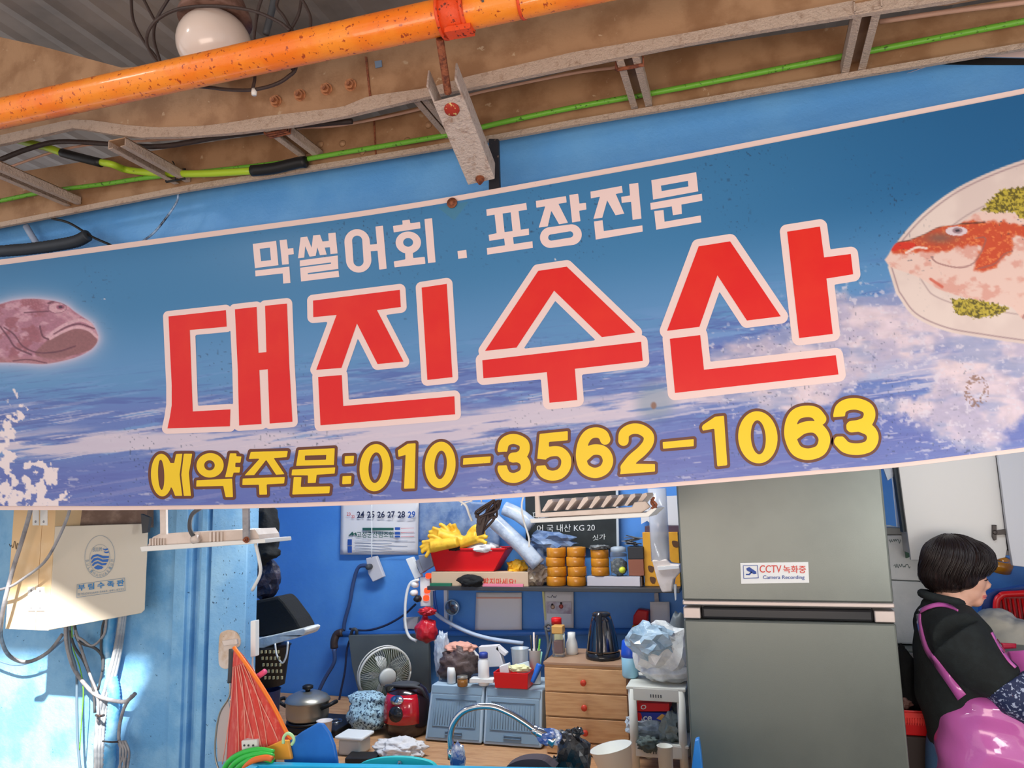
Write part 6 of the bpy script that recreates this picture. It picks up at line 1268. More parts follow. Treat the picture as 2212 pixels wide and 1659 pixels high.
# tank, faucet in front
ct = Vector((0, 0, 0))
YT2 = 2.02
ta, tb_ = P(556, 1649, YT2), P(1500, 1668, YT2)
cyan = mat('cyan_tank', (40, 190, 232), .35, c2=(30, 172, 220), scale=5)
t = E('fish_tank', ((ta.x + tb_.x) / 2, 1.75, 0), 'cyan plastic tank whose back rim shows at the bottom of the view', 'tank')
def rimz(x): return ta.z + (tb_.z - ta.z) * (x - ta.x) / (tb_.x - ta.x)
b = MB(); vs_ = []
for (x, y) in ((ta.x, YT2), (tb_.x, YT2), (tb_.x, 1.45), (ta.x, 1.45)): vs_ += [(x, y, 0.001), (x, y, rimz(x) - .012)]
b.add(vs_, [(0, 1, 3, 2), (2, 3, 5, 4), (4, 5, 7, 6), (6, 7, 1, 0), (0, 2, 4, 6)]); O('tank_wall', b, cyan, t, solid=.008)
b = MB()
b.bar((ta.x - .015, YT2, ta.z - .008), (tb_.x, YT2, tb_.z - .008), .03, .016, (0, 1, 0)); b.bar((ta.x, 1.44, ta.z - .008), (tb_.x, 1.44, tb_.z - .008), .03, .016, (0, 1, 0))
b.bar((ta.x, 1.43, ta.z - .008), (ta.x, YT2 + .014, ta.z - .008), .03, .016, (1, 0, 0)); b.bar((tb_.x, 1.43, tb_.z - .008), (tb_.x, YT2 + .014, tb_.z - .008), .03, .016, (1, 0, 0)); O('rim', b, cyan, t, bevel=.003)
# turquoise lid behind the rim
t = E('round_lid', P(858, 1665, 2.14), 'round turquoise plastic lid standing behind the tank rim', 'lid')
b = MB(); b.px([(768, 1668), (775, 1652), (800, 1642), (840, 1636), (885, 1637), (925, 1645), (942, 1658), (948, 1670), (860, 1760)], 2.12, .015, 3); O('lid_disc', b, mat('turquoise', (54, 206, 206), .35), t, bevel=.004)
b = MB(); bolt(b, P(863, 1649, 2.118), .008); O('screw', b, chrome, t)
t = E('flexible_faucet', P(988, 1655, 2.16), 'chrome faucet with long flexible corrugated spout arching right', 'faucet')
Yf = 2.16; foam = mat('blue_wrap', (60, 92, 160), .3, c2=(190, 200, 215), scale=30, lo=.45, hi=.6, coat=.5)
b = MB(); b.tube([P(x, y, Yf) for x, y in ((975, 1622), (973, 1590), (980, 1562), (1000, 1538), (1030, 1527), (1066, 1527), (1100, 1540), (1130, 1558), (1158, 1578))], .0085, 16, 16, ridges=1); O('spout', b, chrome, t)
b = MB(); b.tube([P(975, 1640, Yf), P(975, 1618, Yf)], .011, 14, 1); O('spout_nut', b, chrome, t); b = MB(); b.tube([P(1152, 1574, Yf), P(1166, 1584, Yf)], .013, 14, 1); O('spout_nut', b, chrome, t)
b = MB(); b.blob(P(989, 1640, Yf), (.022, .02, .045), .22, 4, 41, sub=4, ridged=True); O('plastic_wrap', b, foam, t, 'bluish plastic wrap'); b = MB(); b.blob(P(1186, 1592, Yf), (.035, .02, .022), .25, 4, 42, sub=4, ridged=True); O('plastic_wrap', b, foam, t, 'bluish plastic wrap')
b = MB(); b.tube([P(1160, 1580, Yf - .0), P(1180, 1590, Yf), P(1200, 1602, Yf)], lambda t_: .014 + .006 * t_, 14); O('spray_head', b, chrome, t)
b = MB(); b.tube([P(988, 1625, Yf), (P(990, 1700, Yf).x, Yf, .5), (P(990, 1700, Yf).x, Yf, .02)], .012, 12); O('supply_pipe', b, greyc, t)
t = E('black_bag', P(1235, 1672, 2.3), 'glossy black plastic bag hanging crumpled right of the faucet head', 'bag')
c = P(1240, 1638, 2.3); b = MB(); b.blob(c, (.052, .04, .068), .2, 2.6, 43, sub=5, ridged=True); b.blob(c + Vector((-.012, 0, .05)), (.032, .025, .03), .25, 3, 44, sub=4, ridged=True); b.blob(c + Vector((-.032, 0, .066)), (.026, .012, .009), .35, 3, 47, ridged=True); b.blob(c + Vector((.012, 0, .074)), (.018, .012, .012), .35, 3, 48, ridged=True); b.blob(c + Vector((-.05, -.01, -.03)), (.028, .02, .035), .3, 3, 49, ridged=True); O('bag_body', b, blk, t)
b = MB(); b.px([(1098, 1660), (1112, 1646), (1140, 1640), (1170, 1642), (1186, 1652), (1192, 1664)], 2.2, .05, 3); O('dark_cloth', b, mat('purple_grey_cloth', (78, 66, 72), .8), None, 'dark purple-grey cloth lump at the bottom edge left of the black bag', 'cloth')
# boards and hose at the left of the tank
b = MB(); b.px([(609, 1618), (615, 1608), (650, 1582), (683, 1563), (697, 1564), (712, 1585), (722, 1612), (728, 1645), (732, 1690), (620, 1690)], 2.10, .012, 0); O('cutting_board', b, mat('board_blue', (30, 110, 196), .45, c2=(38, 120, 206), scale=10), None, 'blue plastic cutting board standing behind the tank at the left', 'cutting board', bevel=.004)
b = MB(); b.px([(1494, 1659), (1501, 1600), (1510, 1597), (1514, 1625), (1520, 1690), (1492, 1700)], 2.3, .03); O('cutting_board', b, mat('board_blue2', (44, 130, 210), .45), None, 'blue board edge standing against the refrigerator foot', 'cutting board', bevel=.003)
b = MB(); b.px([(566, 1618), (607, 1600), (622, 1600), (630, 1641), (560, 1642)], 2.085, .012); O('orange_board', b, mat('board_orange', (250, 170, 60), .45), None, 'orange-yellow board between the red net and blue cutting board', 'cutting board', bevel=.003)
b = MB(); b.tube([P(612, 1606, 2.06), P(613, 1592, 2.06), P(622, 1584, 2.06), P(632, 1590, 2.06), P(635, 1600, 2.06), P(630, 1609, 2.06)], .0045, 10); O('hook', b, mat('lime_hook', (196, 236, 170), .35), None, 'pale lime plastic hook above the orange board', 'hook')
for k, (dx, dy, lb) in enumerate(((0, 0, 'outer coil of bright green hose at the tank corner'), (11, 9, 'middle coil of bright green hose at the tank corner'), (22, 18, 'inner coil of bright green hose at the tank corner'))):
    cable('coiled_hose', [(478 + dx * 1.2, 1675), (492 + dx, 1648 + dy * .6), (512 + dx, 1632 + dy * .7), (540 + dx * .6, 1622 + dy), (566, 1620 + dy), (590, 1625 + dy)], 2.05 - .012 * k, .0085, mat('bright_green_hose', (60, 200, 80), .35), lb, 'hose')
cable('orange_hose', [(520, 1675), (532, 1655), (550, 1642), (575, 1637), (588, 1640)], 2.02, .009, mat('orange_hose_m', (240, 120, 50), .4), 'orange hose inside the green coils', 'hose')
t = E('socket_box', P(537, 1620, 2.08), 'white double socket box in front of the red net', 'socket'); b = MB(); b.px([(520, 1600), (554, 1598), (556, 1618), (521, 1621)], 2.07, .03); O('housing', b, white, t, bevel=.004)
for x in (528, 537, 547): b = MB(); b.lathe([(.003, 0), (.003, .002)], P(x, 1610, 2.069), 10, (0, -1, 0)); O('socket_hole', b, greyd, t)

# left side: hanging dark bags, bag, basket, bucket
YL = 3.0
b = MB(); b.blob(P(575, 1150, YL), (.055, .06, .13), .2, 2.2, 51, sub=4); b.blob(P(572, 1195, YL), (.07, .06, .03), .3, 3, 52, sub=4); O('black_jacket', b, blackc, None, 'black garment hanging in the dark behind the blue post, topmost', 'garment', remesh=.008)
b = MB(); b.blob(P(572, 1250, 3.05), (.075, .06, .09), .25, 2.2, 53, sub=4, ridged=True); O('dark_bag', b, mat('dark_blue_film', (30, 38, 64), .35, c2=(70, 60, 66), scale=10, bump=.6), None, 'dark bluish plastic bag hanging under the black garment', 'bag')
b = MB(); b.px([(540, 1300), (600, 1288), (612, 1300), (640, 1338), (652, 1360), (630, 1372), (540, 1378)], 2.98, .12, 0); O('black_bag', b, blackc, None, 'black cloth bag drooping over the white bag behind the post', 'bag', bevel=.012)
b = MB(); b.px([(540, 1385), (590, 1372), (655, 1358), (655, 1372), (635, 1380), (590, 1392), (545, 1408)], 2.95, .12, 3); O('white_bag', b, whb, None, 'white plastic bag rim under the black cloth bag', 'bag', bevel=.004)
b = MB(); b.tube([P(594, 1390, 2.94), P(598, 1415, 2.94), P(610, 1432, 2.94), P(619, 1415, 2.94), P(622, 1386, 2.94)], .004, 8); O('bag_handle', b, white, None, 'white loop handle hanging from the white bag', 'handle')
t = E('black_basket', P(580, 1480, 3.0), 'black slotted plastic basket behind the blue post', 'basket'); c = P(578, 1440, 3.0)
b = MB(); b.lathe([(.075, 0), (.095, .16), (.10, .162)], (c.x, 3.0, P(578, 1478, 3.0).z), 30); O('basket_body', b, black, t)
for i in range(5):
    for j in range(5):
        b = MB(); q = P(565 + i * 9 + j * 2, 1408 + j * 14, 2.905); b.box(q, (.006, .008, .012)); O('slot', b, mat('slot_pale', (170, 160, 120), .6), t)
c = P(576, 1530, 3.0); b = MB(); open_cup(b, (c.x, 2.98, ZP + .001), .055, .068, P(588, 1478, 3.0).z - ZP - .02); O('navy_bucket', b, mat('navy_plastic', (26, 52, 110), .4), None, 'dark navy bucket under the black basket', 'bucket')

# right side: wall cabinets, foam boxes, baskets
YCb = 2.86
t = E('wall_cabinet', P(2050, 1160, YCb), 'white wall cabinet with open hinged door above the person', 'cabinet')
cab = mat('cabinet_white', (206, 204, 200), .45); zlo = P(2050, 1215, YCb).z
b = MB(); b.px([(1938, 985), (2148, 960), (2176, 1186), (2172, 1204), (2140, 1212), (1968, 1210)], YCb, .02); O('door', b, cab, t, bevel=.002)
X0, X1 = P(1945, 1100, YCb + .03).x, P(2170, 1180, YCb + .03).x
b = MB(); b.box(((X0 + X1) / 2 + .03, YCb + .18, (zlo + 2.1) / 2 + .02), (X1 - X0, .3, 2.1 - zlo)); O('carcass', b, cab, t, bevel=.002)
b = MB(); b.px([(1931, 1010), (1941, 1005), (1963, 1148), (1951, 1150)], YCb + .028, .05); O('side_panel', b, mat('cab_dark', (44, 54, 60), .6), t, 'dark cabinet side edge')
b = MB(); b.px([(2144, 1134), (2153, 1134), (2153, 1166), (2148, 1168), (2144, 1160)], YCb - .012, .012); b.px([(2153, 1146), (2178, 1142), (2178, 1154), (2153, 1156)], YCb - .014, .012); b.lathe([(.008, 0), (.006, .004)], P(2149, 1150, YCb - .012), 12, (0, -1, 0)); O('hinge', b, mat('hinge_metal', (60, 54, 52), .4, .6), t, 'metal cup hinge', bevel=.001)
t2 = E('wall_cabinet', P(2200, 1230, YCb - .04), 'second grey-white cabinet door at the right edge of the view', 'cabinet')
b = MB(); b.px([(2153, 960), (2330, 940), (2350, 1240), (2188, 1222), (2176, 1150)], YCb - .03, .02); O('door', b, mat('cabinet_grey', (186, 188, 194), .45), t2, bevel=.002)
b = MB(); b.px([(2147, 990), (2153, 988), (2186, 1186), (2180, 1190)], YCb + .003, .03); O('gap_strip', b, mat('cab_gap', (52, 46, 42), .7), t2, 'dark gap between the doors')
b = MB(); b.px([(1908, 1010), (1930, 1005), (1929, 1030), (1918, 1038)], 2.92, .02); O('tape_scrap', b, film, None, 'scrap of clear film hanging beside the cabinet top', 'film')
foamw = mat('styrofoam', (246, 248, 247), .8, c2=(236, 240, 239), scale=10, bump=.2)
YSf = 3.1
for (y0, y1, x0, x1, lb) in ((1140, 1155, 1908, 1950, 'grey lid slab topmost on the stack of foam boxes'), (1156, 1252, 1911, 1990, 'tall white foam box with faint marker writing, topmost in the stack'), (1254, 1390, 1915, 2010, 'big white foam box at the foot of the stack beside the refrigerator')):
    b = MB(); b.px([(x0, y0), (x1 + (45 if y0 > 1200 else 0), y0 + (6 if y0 > 1200 else 0)), (x1 + 50, y1 + 5), (x0, y1)] if y0 > 1150 else [(x0, y0), (x1, y0), (x1, y1), (x0, y1)], YSf, .25); o_ = O('foam_box', b, foamw if y0 > 1150 else mat('lid_grey', (170, 172, 168), .7), None, lb, 'foam box', 'white foam boxes beside the refrigerator', bevel=.006)
    if y0 == 1156:
        scribble((1920, 1164, 1945, 1176), onY(YSf - .001), mat('marker_faint', (130, 146, 146), .7), o_, 7, .001); scribble((1930, 1218, 1966, 1228), onY(YSf - .001), MATS['marker_faint'], o_, 9, .001)
b = MB(); b.px([(1951, 1150), (1961, 1148), (1968, 1202), (1958, 1206)], YSf - .02, .018); O('green_strip', b, mat('green_metal', (70, 110, 90), .5), None, 'narrow green strip between the foam box and cabinet', 'strip')
t = E('side_counter', P(1985, 1500, 2.9), 'steel side counter behind the person with white paper on its edge', 'counter')
xs0, xs1 = P(1930, 1410, 2.95).x, 1.6; zc = P(1950, 1405, 3.01).z
b = MB(); b.box(((xs0 + xs1) / 2, 3.26, zc - .015), (xs1 - xs0, .5, .03)); O('worktop', b, mat('counter_steel', (130, 136, 128), .4, .3), t, bevel=.003)
b = MB(); b.box(((xs0 + xs1) / 2 + .02, 3.25, zc / 2 - .02), (xs1 - xs0 - .06, .40, zc - .05)); O('cupboard', b, mat('counter_dark', (40, 40, 40), .6), t, bevel=.003)
b = MB(); b.px([(1938, 1408), (1978, 1412), (1978, 1440), (1968, 1426), (1945, 1418)], 2.995, .008); O('paper_scrap', b, paper, None, 'white paper hanging over the side counter edge', 'paper')
b = MB(); b.blob((P(1958, 1480, 2.9).x, 2.9, P(1962, 1480, 2.9).z), (.035, .05, .12), .2, 2.4, 55, sub=4); O('black_bundle', b, blackc, None, 'black bundle between the refrigerator and the person', 'bundle')
Ylb = 2.78
t = E('red_crate', P(1985, 1595, Ylb), 'low red plastic crate between the refrigerator and the person', 'crate')
a0, a1 = P(1948, 1550, Ylb), P(2008, 1550, Ylb); zt_, zb_ = P(1985, 1534, Ylb).z, P(1985, 1590, Ylb).z
b = MB(); tub(b, a0.x, a1.x, a0.x - .005, a1.x + .005, Ylb, Ylb + .13, Ylb - .01, Ylb + .14, zb_, zt_, .006); O('crate_body', b, redp, t, bevel=.003)
b = MB(); b.box(((a0.x + a1.x) / 2, Ylb - .012, zt_ - .02), (a1.x - a0.x, .012, .03))
for k in range(10): b.box((a0.x + .006 + k * .0072, Ylb - .02, zt_ - .03), (.003, .006, .02))
O('ribbed_band', b, mat('red_bright', (226, 40, 30), .4), t)
b = MB(); b.box(((a0.x + a1.x) / 2 + .002, Ylb + .06, zb_ / 2), (.085, .14, zb_ - .002)); O('crate_stand', b, mat('stand_brown', (58, 46, 42), .7), None, 'dark brown box under the red crate', 'box', bevel=.004)
b = MB(); b.blob(((a0.x + a1.x) / 2 - .02, Ylb + .1, zt_), (.03, .05, .02), .3, 3, 57); O('fish_scraps', b, mat('fishy', (150, 110, 100), .4), None, 'brownish wet stuff in the red crate', 'food', kind='stuff')
# upright red colander, blue basin, cloth, yellow tape at far right
Ycl = 3.5
t = E('red_colander', P(2190, 1345, Ycl), 'red plastic draining basket standing upright at the right edge', 'basket')
b = MB(); q = [(2152, 1340), (2150, 1300), (2160, 1286), (2180, 1280), (2330, 1276), (2340, 1420), (2200, 1420), (2165, 1370)]
b.px(q, Ycl, .02, 3); O('basket_back', b, mat('red_deep', (150, 16, 24), .5), t)
b = MB(); b.tube([P(x, y, Ycl - .012) for x, y in ((2158, 1372), (2153, 1335), (2153, 1300), (2162, 1288), (2182, 1283), (2330, 1279))], .012, 12); O('rim', b, redp, t)
for k in range(14):
    b = MB(); x = 2166 + k * 10.5; b.tube([P(x, 1293, Ycl - .006), P(x + 14, 1380, Ycl - .006)], .0045, 6, 1); O('rib', b, redp, t)
b = MB(); b.px([(2120, 1330), (2128, 1290), (2145, 1278), (2170, 1274), (2300, 1270), (2300, 1420), (2150, 1420)], Ycl + .03, .05, 2); O('blue_basin', b, mat('basin_blue', (24, 66, 140), .4), None, 'blue basin standing behind the red draining basket', 'basin')
t = E('tape_roll', P(2155, 1235, 4.05), 'amber tape roll on the blue wall right of the hair', 'tape roll')
b = MB(); b.lathe([(.035, 0), (.06, 0), (.06, .05), (.035, .05), (.035, 0)], P(2152, 1228, 4.03), 26, (.25, -.3, .9), cap=False); O('tape', b, amber, t)
b = MB(); b.px([(2150, 1205), (2167, 1207), (2168, 1222), (2150, 1221)], 4.06, .035); O('yellow_block', b, mat('yellow_block_m', (240, 166, 30), .4), None, 'orange-yellow block just below the cabinet right of the hair', 'block', bevel=.002)
# bundled cream cloth
b = MB()
Yw_ = 3.3; b.blob(P(2190, 1385, Yw_), (.13, .12, .085), .16, 1.8, 58, sub=5); b.blob(P(2150, 1350, Yw_), (.07, .08, .06), .2, 2.4, 59, sub=4)
b.blob(P(2205, 1440, Yw_), (.12, .1, .07), .2, 2, 60, sub=4); O('cream_cloth', b, mat('cream_cloth_m', (222, 216, 200), .85, bump=.4, bscale=12), None, 'heap of cream cloth behind the person at the right edge', 'cloth', remesh=.008)

# ================================================================== the person at the right
YPn = 2.72
skin = mat('skin', (232, 182, 158), .5, c2=(224, 168, 144), scale=8); blackk = mat('black_knit', (26, 30, 30), .9, 0, c2=(32, 38, 38), scale=30, bump=.3, bscale=220)
pinkv = mat('pink_vinyl', (206, 104, 178), .18, 0, c2=(198, 92, 170), scale=4, bump=.35, bscale=7, coat=.8)
hairm = mat('dark_hair', (24, 18, 18), .38, 0, c2=(52, 34, 30), scale=30, stretch=(6, 1, .5), bump=.8, bscale=160)
floral = mat('floral_print', (34, 44, 80), .7, 0, c2=(170, 180, 204), scale=110, lo=.55, hi=.6, spots=(190, 120, 90), spot_scale=50, spot_lo=.64)
person = E('person', (P(2070, 1600, YPn).x, YPn, 0), 'woman with black bobbed hair, black top and glossy pink apron facing right', 'person')
def q3(x, y, dy=0): return P(x, y, YPn) + Vector((0, dy, 0))
def qn(x, y, dy): return P(x, y, YPn + dy)
def ell3(b, x, y, r, dy=0, sub=3): b.blob(q3(x, y, dy), r, 0, 1, 0, sub)
# one continuous body: head, neck, trunk, arms with hands, legs with feet
b = MB()
ell3(b, 2066, 1215, (.085, .074, .082)); ell3(b, 2092, 1246, (.048, .052, .060)); ell3(b, 2084, 1276, (.048, .046, .040)); ell3(b, 2107, 1296, (.021, .027, .021)); ell3(b, 2112, 1304, (.011, .014, .010))
ell3(b, 2118, 1232, (.012, .034, .014)); ell3(b, 2104, 1268, (.026, .040, .022)); 
b.tube([q3(2123, 1246), q3(2130, 1258), q3(2135, 1266)], lambda t: .0065 + .005 * t, 10); ell3(b, 2128, 1269, (.012, .014, .007)); ell3(b, 2136, 1266, (.007, .007, .007))
ell3(b, 2122, 1284, (.0115, .02, .0058)); ell3(b, 2121, 1291, (.0105, .018, .0055)); ell3(b, 2117, 1279, (.014, .024, .010))
ell3(b, 2066, 1248, (.012, .006, .016), -.066)
b.tube([q3(2066, 1275), q3(2050, 1310), q3(2036, 1345)], lambda t: .050 + .008 * t, 16)
b.tube([q3(2036, 1335), q3(2062, 1400), q3(2066, 1480), q3(2070, 1560), q3(2078, 1640)], lambda t: .076, 20)
b.tube([q3(2050, 1372, -.15), q3(2058, 1366), q3(2055, 1366, .15)], .040, 16)
pel = q3(2074, 1600)
for s in (-1, 1):
    hx = Vector((pel.x, YPn + s * .062, .80)); kx_ = Vector((pel.x + .03, YPn + s * .10, .43)); an = Vector((pel.x - .01, YPn + s * .10, .085))
    b.tube([Vector((pel.x, YPn + s * .045, .86)), hx, kx_], lambda t: .066 - .009 * t, 14); b.tube([kx_, (kx_ + an) / 2 + Vector((-.015, 0, 0)), an], lambda t: .056 - .02 * t, 12)
    b.tube([an + Vector((-.03, 0, -.045)), an + Vector((.06, 0, -.04)), an + Vector((.16, s * .01, -.062))], lambda t: .038 - .014 * t, 12)
    sh_ = qn(2064, 1382, s * .15) if s < 0 else q3(2058, 1376, .16); el = qn(2205, 1508, s * .19) if s < 0 else q3(2180, 1490, .20); wr_ = qn(2345, 1575, s * .13) if s < 0 else q3(2320, 1550, .13)
    b.tube([sh_, (sh_ + el) / 2 + Vector((0, s * .01, -.005)), el], lambda t: .042 - .006 * t, 12); b.tube([el, (el + wr_) / 2, wr_], lambda t: .040 - .014 * t, 12)
    fd_ = (wr_ - el).normalized(); pm_ = wr_ + fd_ * .05; b.blob(pm_, (.05, .018, .042), 0, 1, 0, 2)
    for k in range(4):
        L_ = (.07, .08, .075, .06)[k]; o_ = Vector((0, 0, .030 - k * .02)); b.tube([pm_ + fd_ * .03 + o_, pm_ + fd_ * (.03 + L_ * .5) + o_ + Vector((0, -.008, -.004)), pm_ + fd_ * (.03 + L_) + o_ * .8 + Vector((0, -.03, -.015))], .0085, 8)
    b.tube([pm_ + Vector((-.01, 0, .03)), pm_ + fd_ * .02 + Vector((0, -.02, .055)), pm_ + fd_ * .05 + Vector((0, -.035, .06))], .0095, 8)
O('body', b, skin, person, 'skin', remesh=.0045, smooth_it=3)
b = MB(); b.tube([q3(2119, 1251, -.035), q3(2124, 1252, -.03), q3(2129, 1250, -.022)], .0016, 6); O('eyelid', b, mat('lash', (50, 34, 32), .6), person, 'lowered dark eyelash line')
b = MB(); b.blob(q3(2123, 1286, -.006), (.0095, .018, .0042), 0, 1, 0, 2); b.blob(q3(2122, 1290.5, -.006), (.009, .016, .0042), 0, 1, 0, 2); O('lips', b, mat('lips', (206, 120, 116), .4), person, 'closed pink lips')
# trunk clothing
def loft(rows, seg=40, wob=0, seed=0, cap=True, pw=1):
    """rows: px x, px y, rx, ry, dy"""
    b = MB(); vs = []
    for i, (x, y, rx, ry, dy) in enumerate(rows):
        c = q3(x, y)
        for j in range(seg):
            a = 2 * math.pi * j / seg; k = 1 + (wob * noise.noise(Vector((math.cos(a) * 1.7, math.sin(a) * 1.7, i * .22 + seed))) if wob else 0)
            vs.append(Vector((c.x + rx * k * math.copysign(abs(math.cos(a)) ** pw, math.cos(a)), YPn + dy + ry * k * math.copysign(abs(math.sin(a)) ** pw, math.sin(a)), c.z)))
    n = len(rows); fs = [(i * seg + j, i * seg + (j + 1) % seg, (i + 1) * seg + (j + 1) % seg, (i + 1) * seg + j) for i in range(n - 1) for j in range(seg)]
    if cap: fs += [list(range(seg))[::-1], [(n - 1) * seg + j for j in range(seg)]]
    return b.add(vs, fs, True)
def dens(rows, k=5):
    o = []
    for a, c in zip(rows[:-1], rows[1:]):
        for j in range(k): o.append(tuple(a[q] + (c[q] - a[q]) * (j / k) ** 1 for q in range(5)))
    return o + [rows[-1]]
def smooth_rows(rows, k=5):
    pts = [Vector(r[:3]) for r in rows]; p2 = [Vector((r[3], r[4], 0)) for r in rows]
    return [(a.x, a.y, a.z, c.x, c.y) for a, c in zip(cr(pts, k), cr(p2, k))]
tops = smooth_rows([(2040, 1291, .052, .055, 0), (2040, 1303, .066, .066, 0), (2046, 1322, .078, .09, 0), (2054, 1346, .092, .135, 0), (2064, 1376, .110, .175, 0), (2072, 1420, .124, .185, 0), (2072, 1470, .120, .18, 0), (2070, 1515, .112, .160, 0), (2072, 1560, .094, .125, 0), (2076, 1612, .090, .115, 0)])
b = loft(tops, 40, .05, 2)
for s in (-1, 1):
    sh_ = qn(2064, 1382, s * .14) if s < 0 else q3(2058, 1376, .15); cu_ = qn(2178, 1480, s * .185) if s < 0 else q3(2160, 1470, .195)
    b.tube([sh_, (sh_ + cu_) / 2 + Vector((-.005, s * .01, -.008)), cu_], lambda t: .090 - .031 * t, 20)
b.tube([q3(2056, 1368, -.15), q3(2056, 1356, 0), q3(2056, 1368, .15)], .084, 20)
top_o = O('black_top', b, blackk, person, 'black knit top with raised collar', remesh=.007, smooth_it=4)
b = MB(); b.tube([q3(2036, 1294) + Vector((.056 * math.cos(a), .058 * math.sin(a), .012 * math.cos(a) * -1 + .004)) for a in [2 * math.pi * i / 24 for i in range(25)]], .013, 10, 1); O('collar', b, blackk, person)
for s in (-1, 1):
    a_, e_, w_ = (qn(2172, 1474, -.185), qn(2206, 1510, -.195), qn(2330, 1568, -.135)) if s < 0 else (q3(2154, 1464, .195), q3(2182, 1492, .205), q3(2308, 1546, .135))
    b = MB(); b.tube([a_, e_, (e_ + w_) / 2, w_], lambda t: .066 - .018 * t + .003 * math.sin(t * 30), 22); O('sleeve_cover', b, floral, person, 'navy floral over-sleeve', remesh=.006)
ap = smooth_rows([(2112, 1497, .015, .05, -.02), (2112, 1500, .055, .11, -.02), (2112, 1510, .090, .165, -.02), (2116, 1530, .118, .195, -.01), (2122, 1556, .136, .205, 0), (2132, 1600, .150, .21, 0), (2136, 1660, .156, .215, 0), (2136, 1760, .16, .22, 0), (2136, 1900, .17, .23, 0)])
ap = [(x, 1052 + (y - 1052) * .925, a_, c_, d_) for x, y, a_, c_, d_ in ap]
b = loft(ap, 96, .05, 9, True, .76)
for v in b.v:
    t_ = math.sin((v.z - .86) * 60 + v.x * 18) * .004 + noise.noise(Vector((v.x * 9, v.y * 9, v.z * 13))) * .008; v.x += t_; v.y -= t_
O('apron', b, pinkv, person, 'glossy pink vinyl apron', smooth_it=1)
b = loft(smooth_rows([(2072, 1596, .088, .11, 0), (2074, 1640, .092, .12, 0), (2074, 1760, .09, .14, 0), (2074, 1850, .09, .15, 0)]), 32); 
for s in (-1, 1): b.tube([(pel.x, YPn + s * .085, .62), (pel.x + .02, YPn + s * .1, .43), (pel.x - .005, YPn + s * .10, .1)], lambda t: .09 - .025 * t, 16)
O('jeans', b, mat('jeans', (74, 110, 150), .8, bump=.2, bscale=150), person, remesh=.01)
for s in (-1, 1):
    b = MB(); b.blob((pel.x + .055, YPn + s * .10, .05), (.13, .05, .045), 0, 1, 0, 3, .8); O('boot', b, black, person)
from mathutils.bvhtree import BVHTree
dg = bpy.context.evaluated_depsgraph_get(); bpy.context.view_layer.update(); dg.update()
ev = top_o.evaluated_get(dg); tm = ev.to_mesh(); mw = top_o.matrix_world
bv = BVHTree.FromPolygons([mw @ v.co for v in tm.vertices], [list(p.vertices) for p in tm.polygons])
def on_top(x, y, off=.006):
    o = Vector((0, 0, EYE)); d = Vector(ray(x, y)).normalized(); h = bv.ray_cast(o, d)
    if h[0] is None or h[0].y > YPn + .12:
        n_ = bv.find_nearest(P(x, y, YPn - .03)); return n_[0] + n_[1] * off
    return h[0] - d * off
def ribbon(pts, ws, m, label, name='apron_strap'):
    pp_ = catm2(pts, 6); b = MB(); n = len(pp_); vs = []
    wi = np.interp(np.linspace(0, 1, n), np.linspace(0, 1, len(ws)), ws)
    for i, (x, y) in enumerate(pp_):
        a_, c_ = pp_[max(i - 1, 0)], pp_[min(i + 1, n - 1)]; dx, dy = c_[0] - a_[0], c_[1] - a_[1]; L_ = math.hypot(dx, dy); nx_, ny_ = -dy / L_, dx / L_
        for s in (-1, 0, 1): vs.append(on_top(x + nx_ * wi[i] * s / 2, y + ny_ * wi[i] * s / 2))
    b.add(vs, [(i * 3 + k, i * 3 + k + 1, i * 3 + k + 4, i * 3 + k + 3) for i in range(n - 1) for k in (0, 1)], True)
    return O(name, b, m, person, label, solid=.003)
ribbon([(1984, 1326), (1986, 1348), (2000, 1399), (2028, 1440), (2054, 1474), (2078, 1506)], (9, 8, 10, 13, 17, 22), pinkv, 'pink strap down the back')
ribbon([(2070, 1319), (2052, 1310), (2030, 1306), (2006, 1311), (1984, 1322)], (3, 7, 9, 9, 8), pinkv, 'pink strap round the neck')
ribbon([(2142, 1366), (2160, 1396), (2180, 1424), (2196, 1440)], (4, 6, 9, 10), pinkv, 'pink strap at the chest')
b = MB()
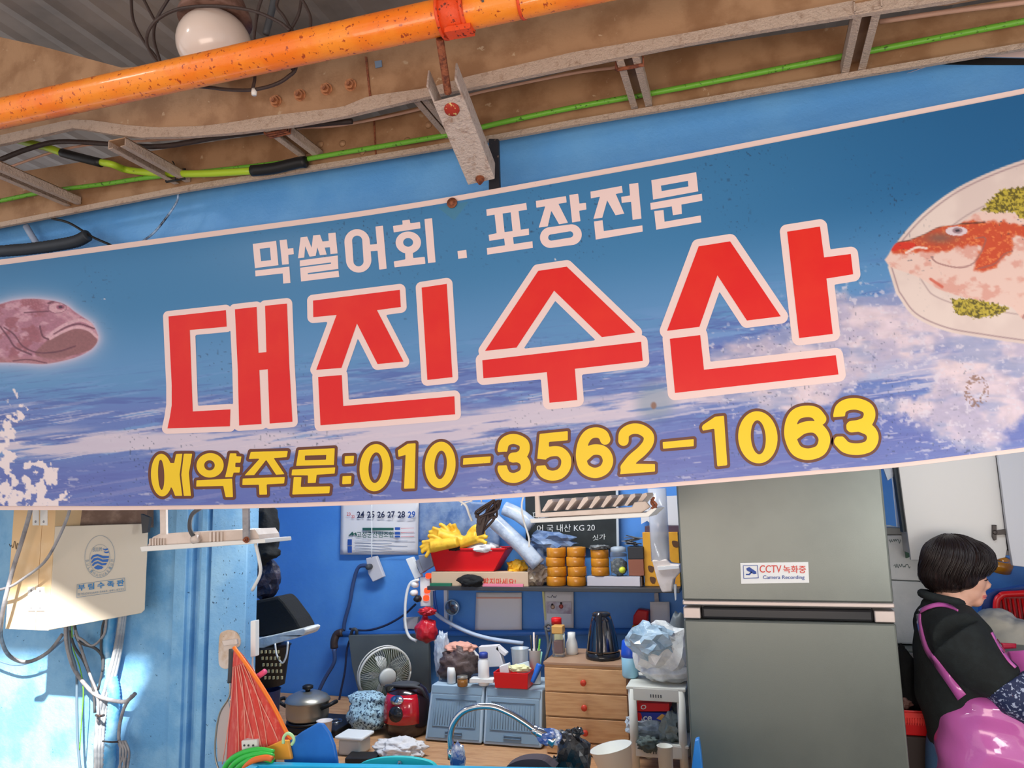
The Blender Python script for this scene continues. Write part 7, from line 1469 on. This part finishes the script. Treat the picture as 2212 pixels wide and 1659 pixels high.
def bib(u, v): return q3(2172 + 70 * u + 8 * v * (1 - u), 1404 - 14 * u + (34 + 60 * u) * v, -.02 - .03 * math.sin(u * 2.5))
b.sheet(bib, 12, 8); O('apron_bib', b, pinkv, person, 'pink bib standing off the chest', solid=.003)
b = MB(); b.sheet(lambda u, v: q3(2166 + 34 * u, 1391 + 2 * u + (14 - 4 * u) * v, .02), 4, 4); O('bib_lining', b, mat('magenta_lining', (190, 20, 60), .4), person, 'dark red inner face of the bib', solid=.002)
# hair
b = MB()
for x, y, r, dy in ((2062, 1213, (.094, .092, .083), 0), (2036, 1240, (.066, .084, .058), 0), (2050, 1256, (.052, .082, .036), 0), (2100, 1206, (.060, .080, .055), 0), (2122, 1212, (.038, .062, .033), 0), (2068, 1240, (.046, .030, .042), -.058), (2068, 1240, (.046, .030, .042), .058), (2030, 1262, (.032, .06, .026), 0)):
    b.blob(q3(x, y, dy), r, .03, 3, 5, 4)
hair = O('hair', b, hairm, person, 'black bobbed hair with fringe', remesh=.005, smooth_it=3)
bpy.context.view_layer.update(); dg = bpy.context.evaluated_depsgraph_get(); hm = hair.evaluated_get(dg).to_mesh(); mh = hair.matrix_world
hb = BVHTree.FromPolygons([mh @ v.co for v in hm.vertices], [list(p.vertices) for p in hm.polygons])
b = MB(); random.seed(5); crown = q3(2062, 1150)
for k in range(420):
    az = random.uniform(0, 2 * math.pi); n = 7; pts = []; ph = random.uniform(.1, .35); end = random.uniform(1.75, 2.5) if math.cos(az) < .3 else random.uniform(1.5, 1.95)
    for i in range(n):
        th = ph + (end - ph) * i / (n - 1); th2 = az + .25 * math.sin(th * 2)
        d = Vector((math.cos(th2) * math.sin(th), math.sin(th2) * math.sin(th), math.cos(th))); c = q3(2060, 1222)
        h = hb.find_nearest(c + Vector((d.x * .10, d.y * .10, d.z * .092)))
        pts.append(h[0] + h[1] * random.uniform(.000, .003))
    pts[-1] += Vector((0, 0, -random.uniform(.001, .005)))
    b.tube(pts, lambda t: .0016 * (1 - .6 * t), 4, 2)
O('hair_strands', b, mat('hair_strand', (34, 24, 22), .35), person, 'single dark strands', kind='stuff')
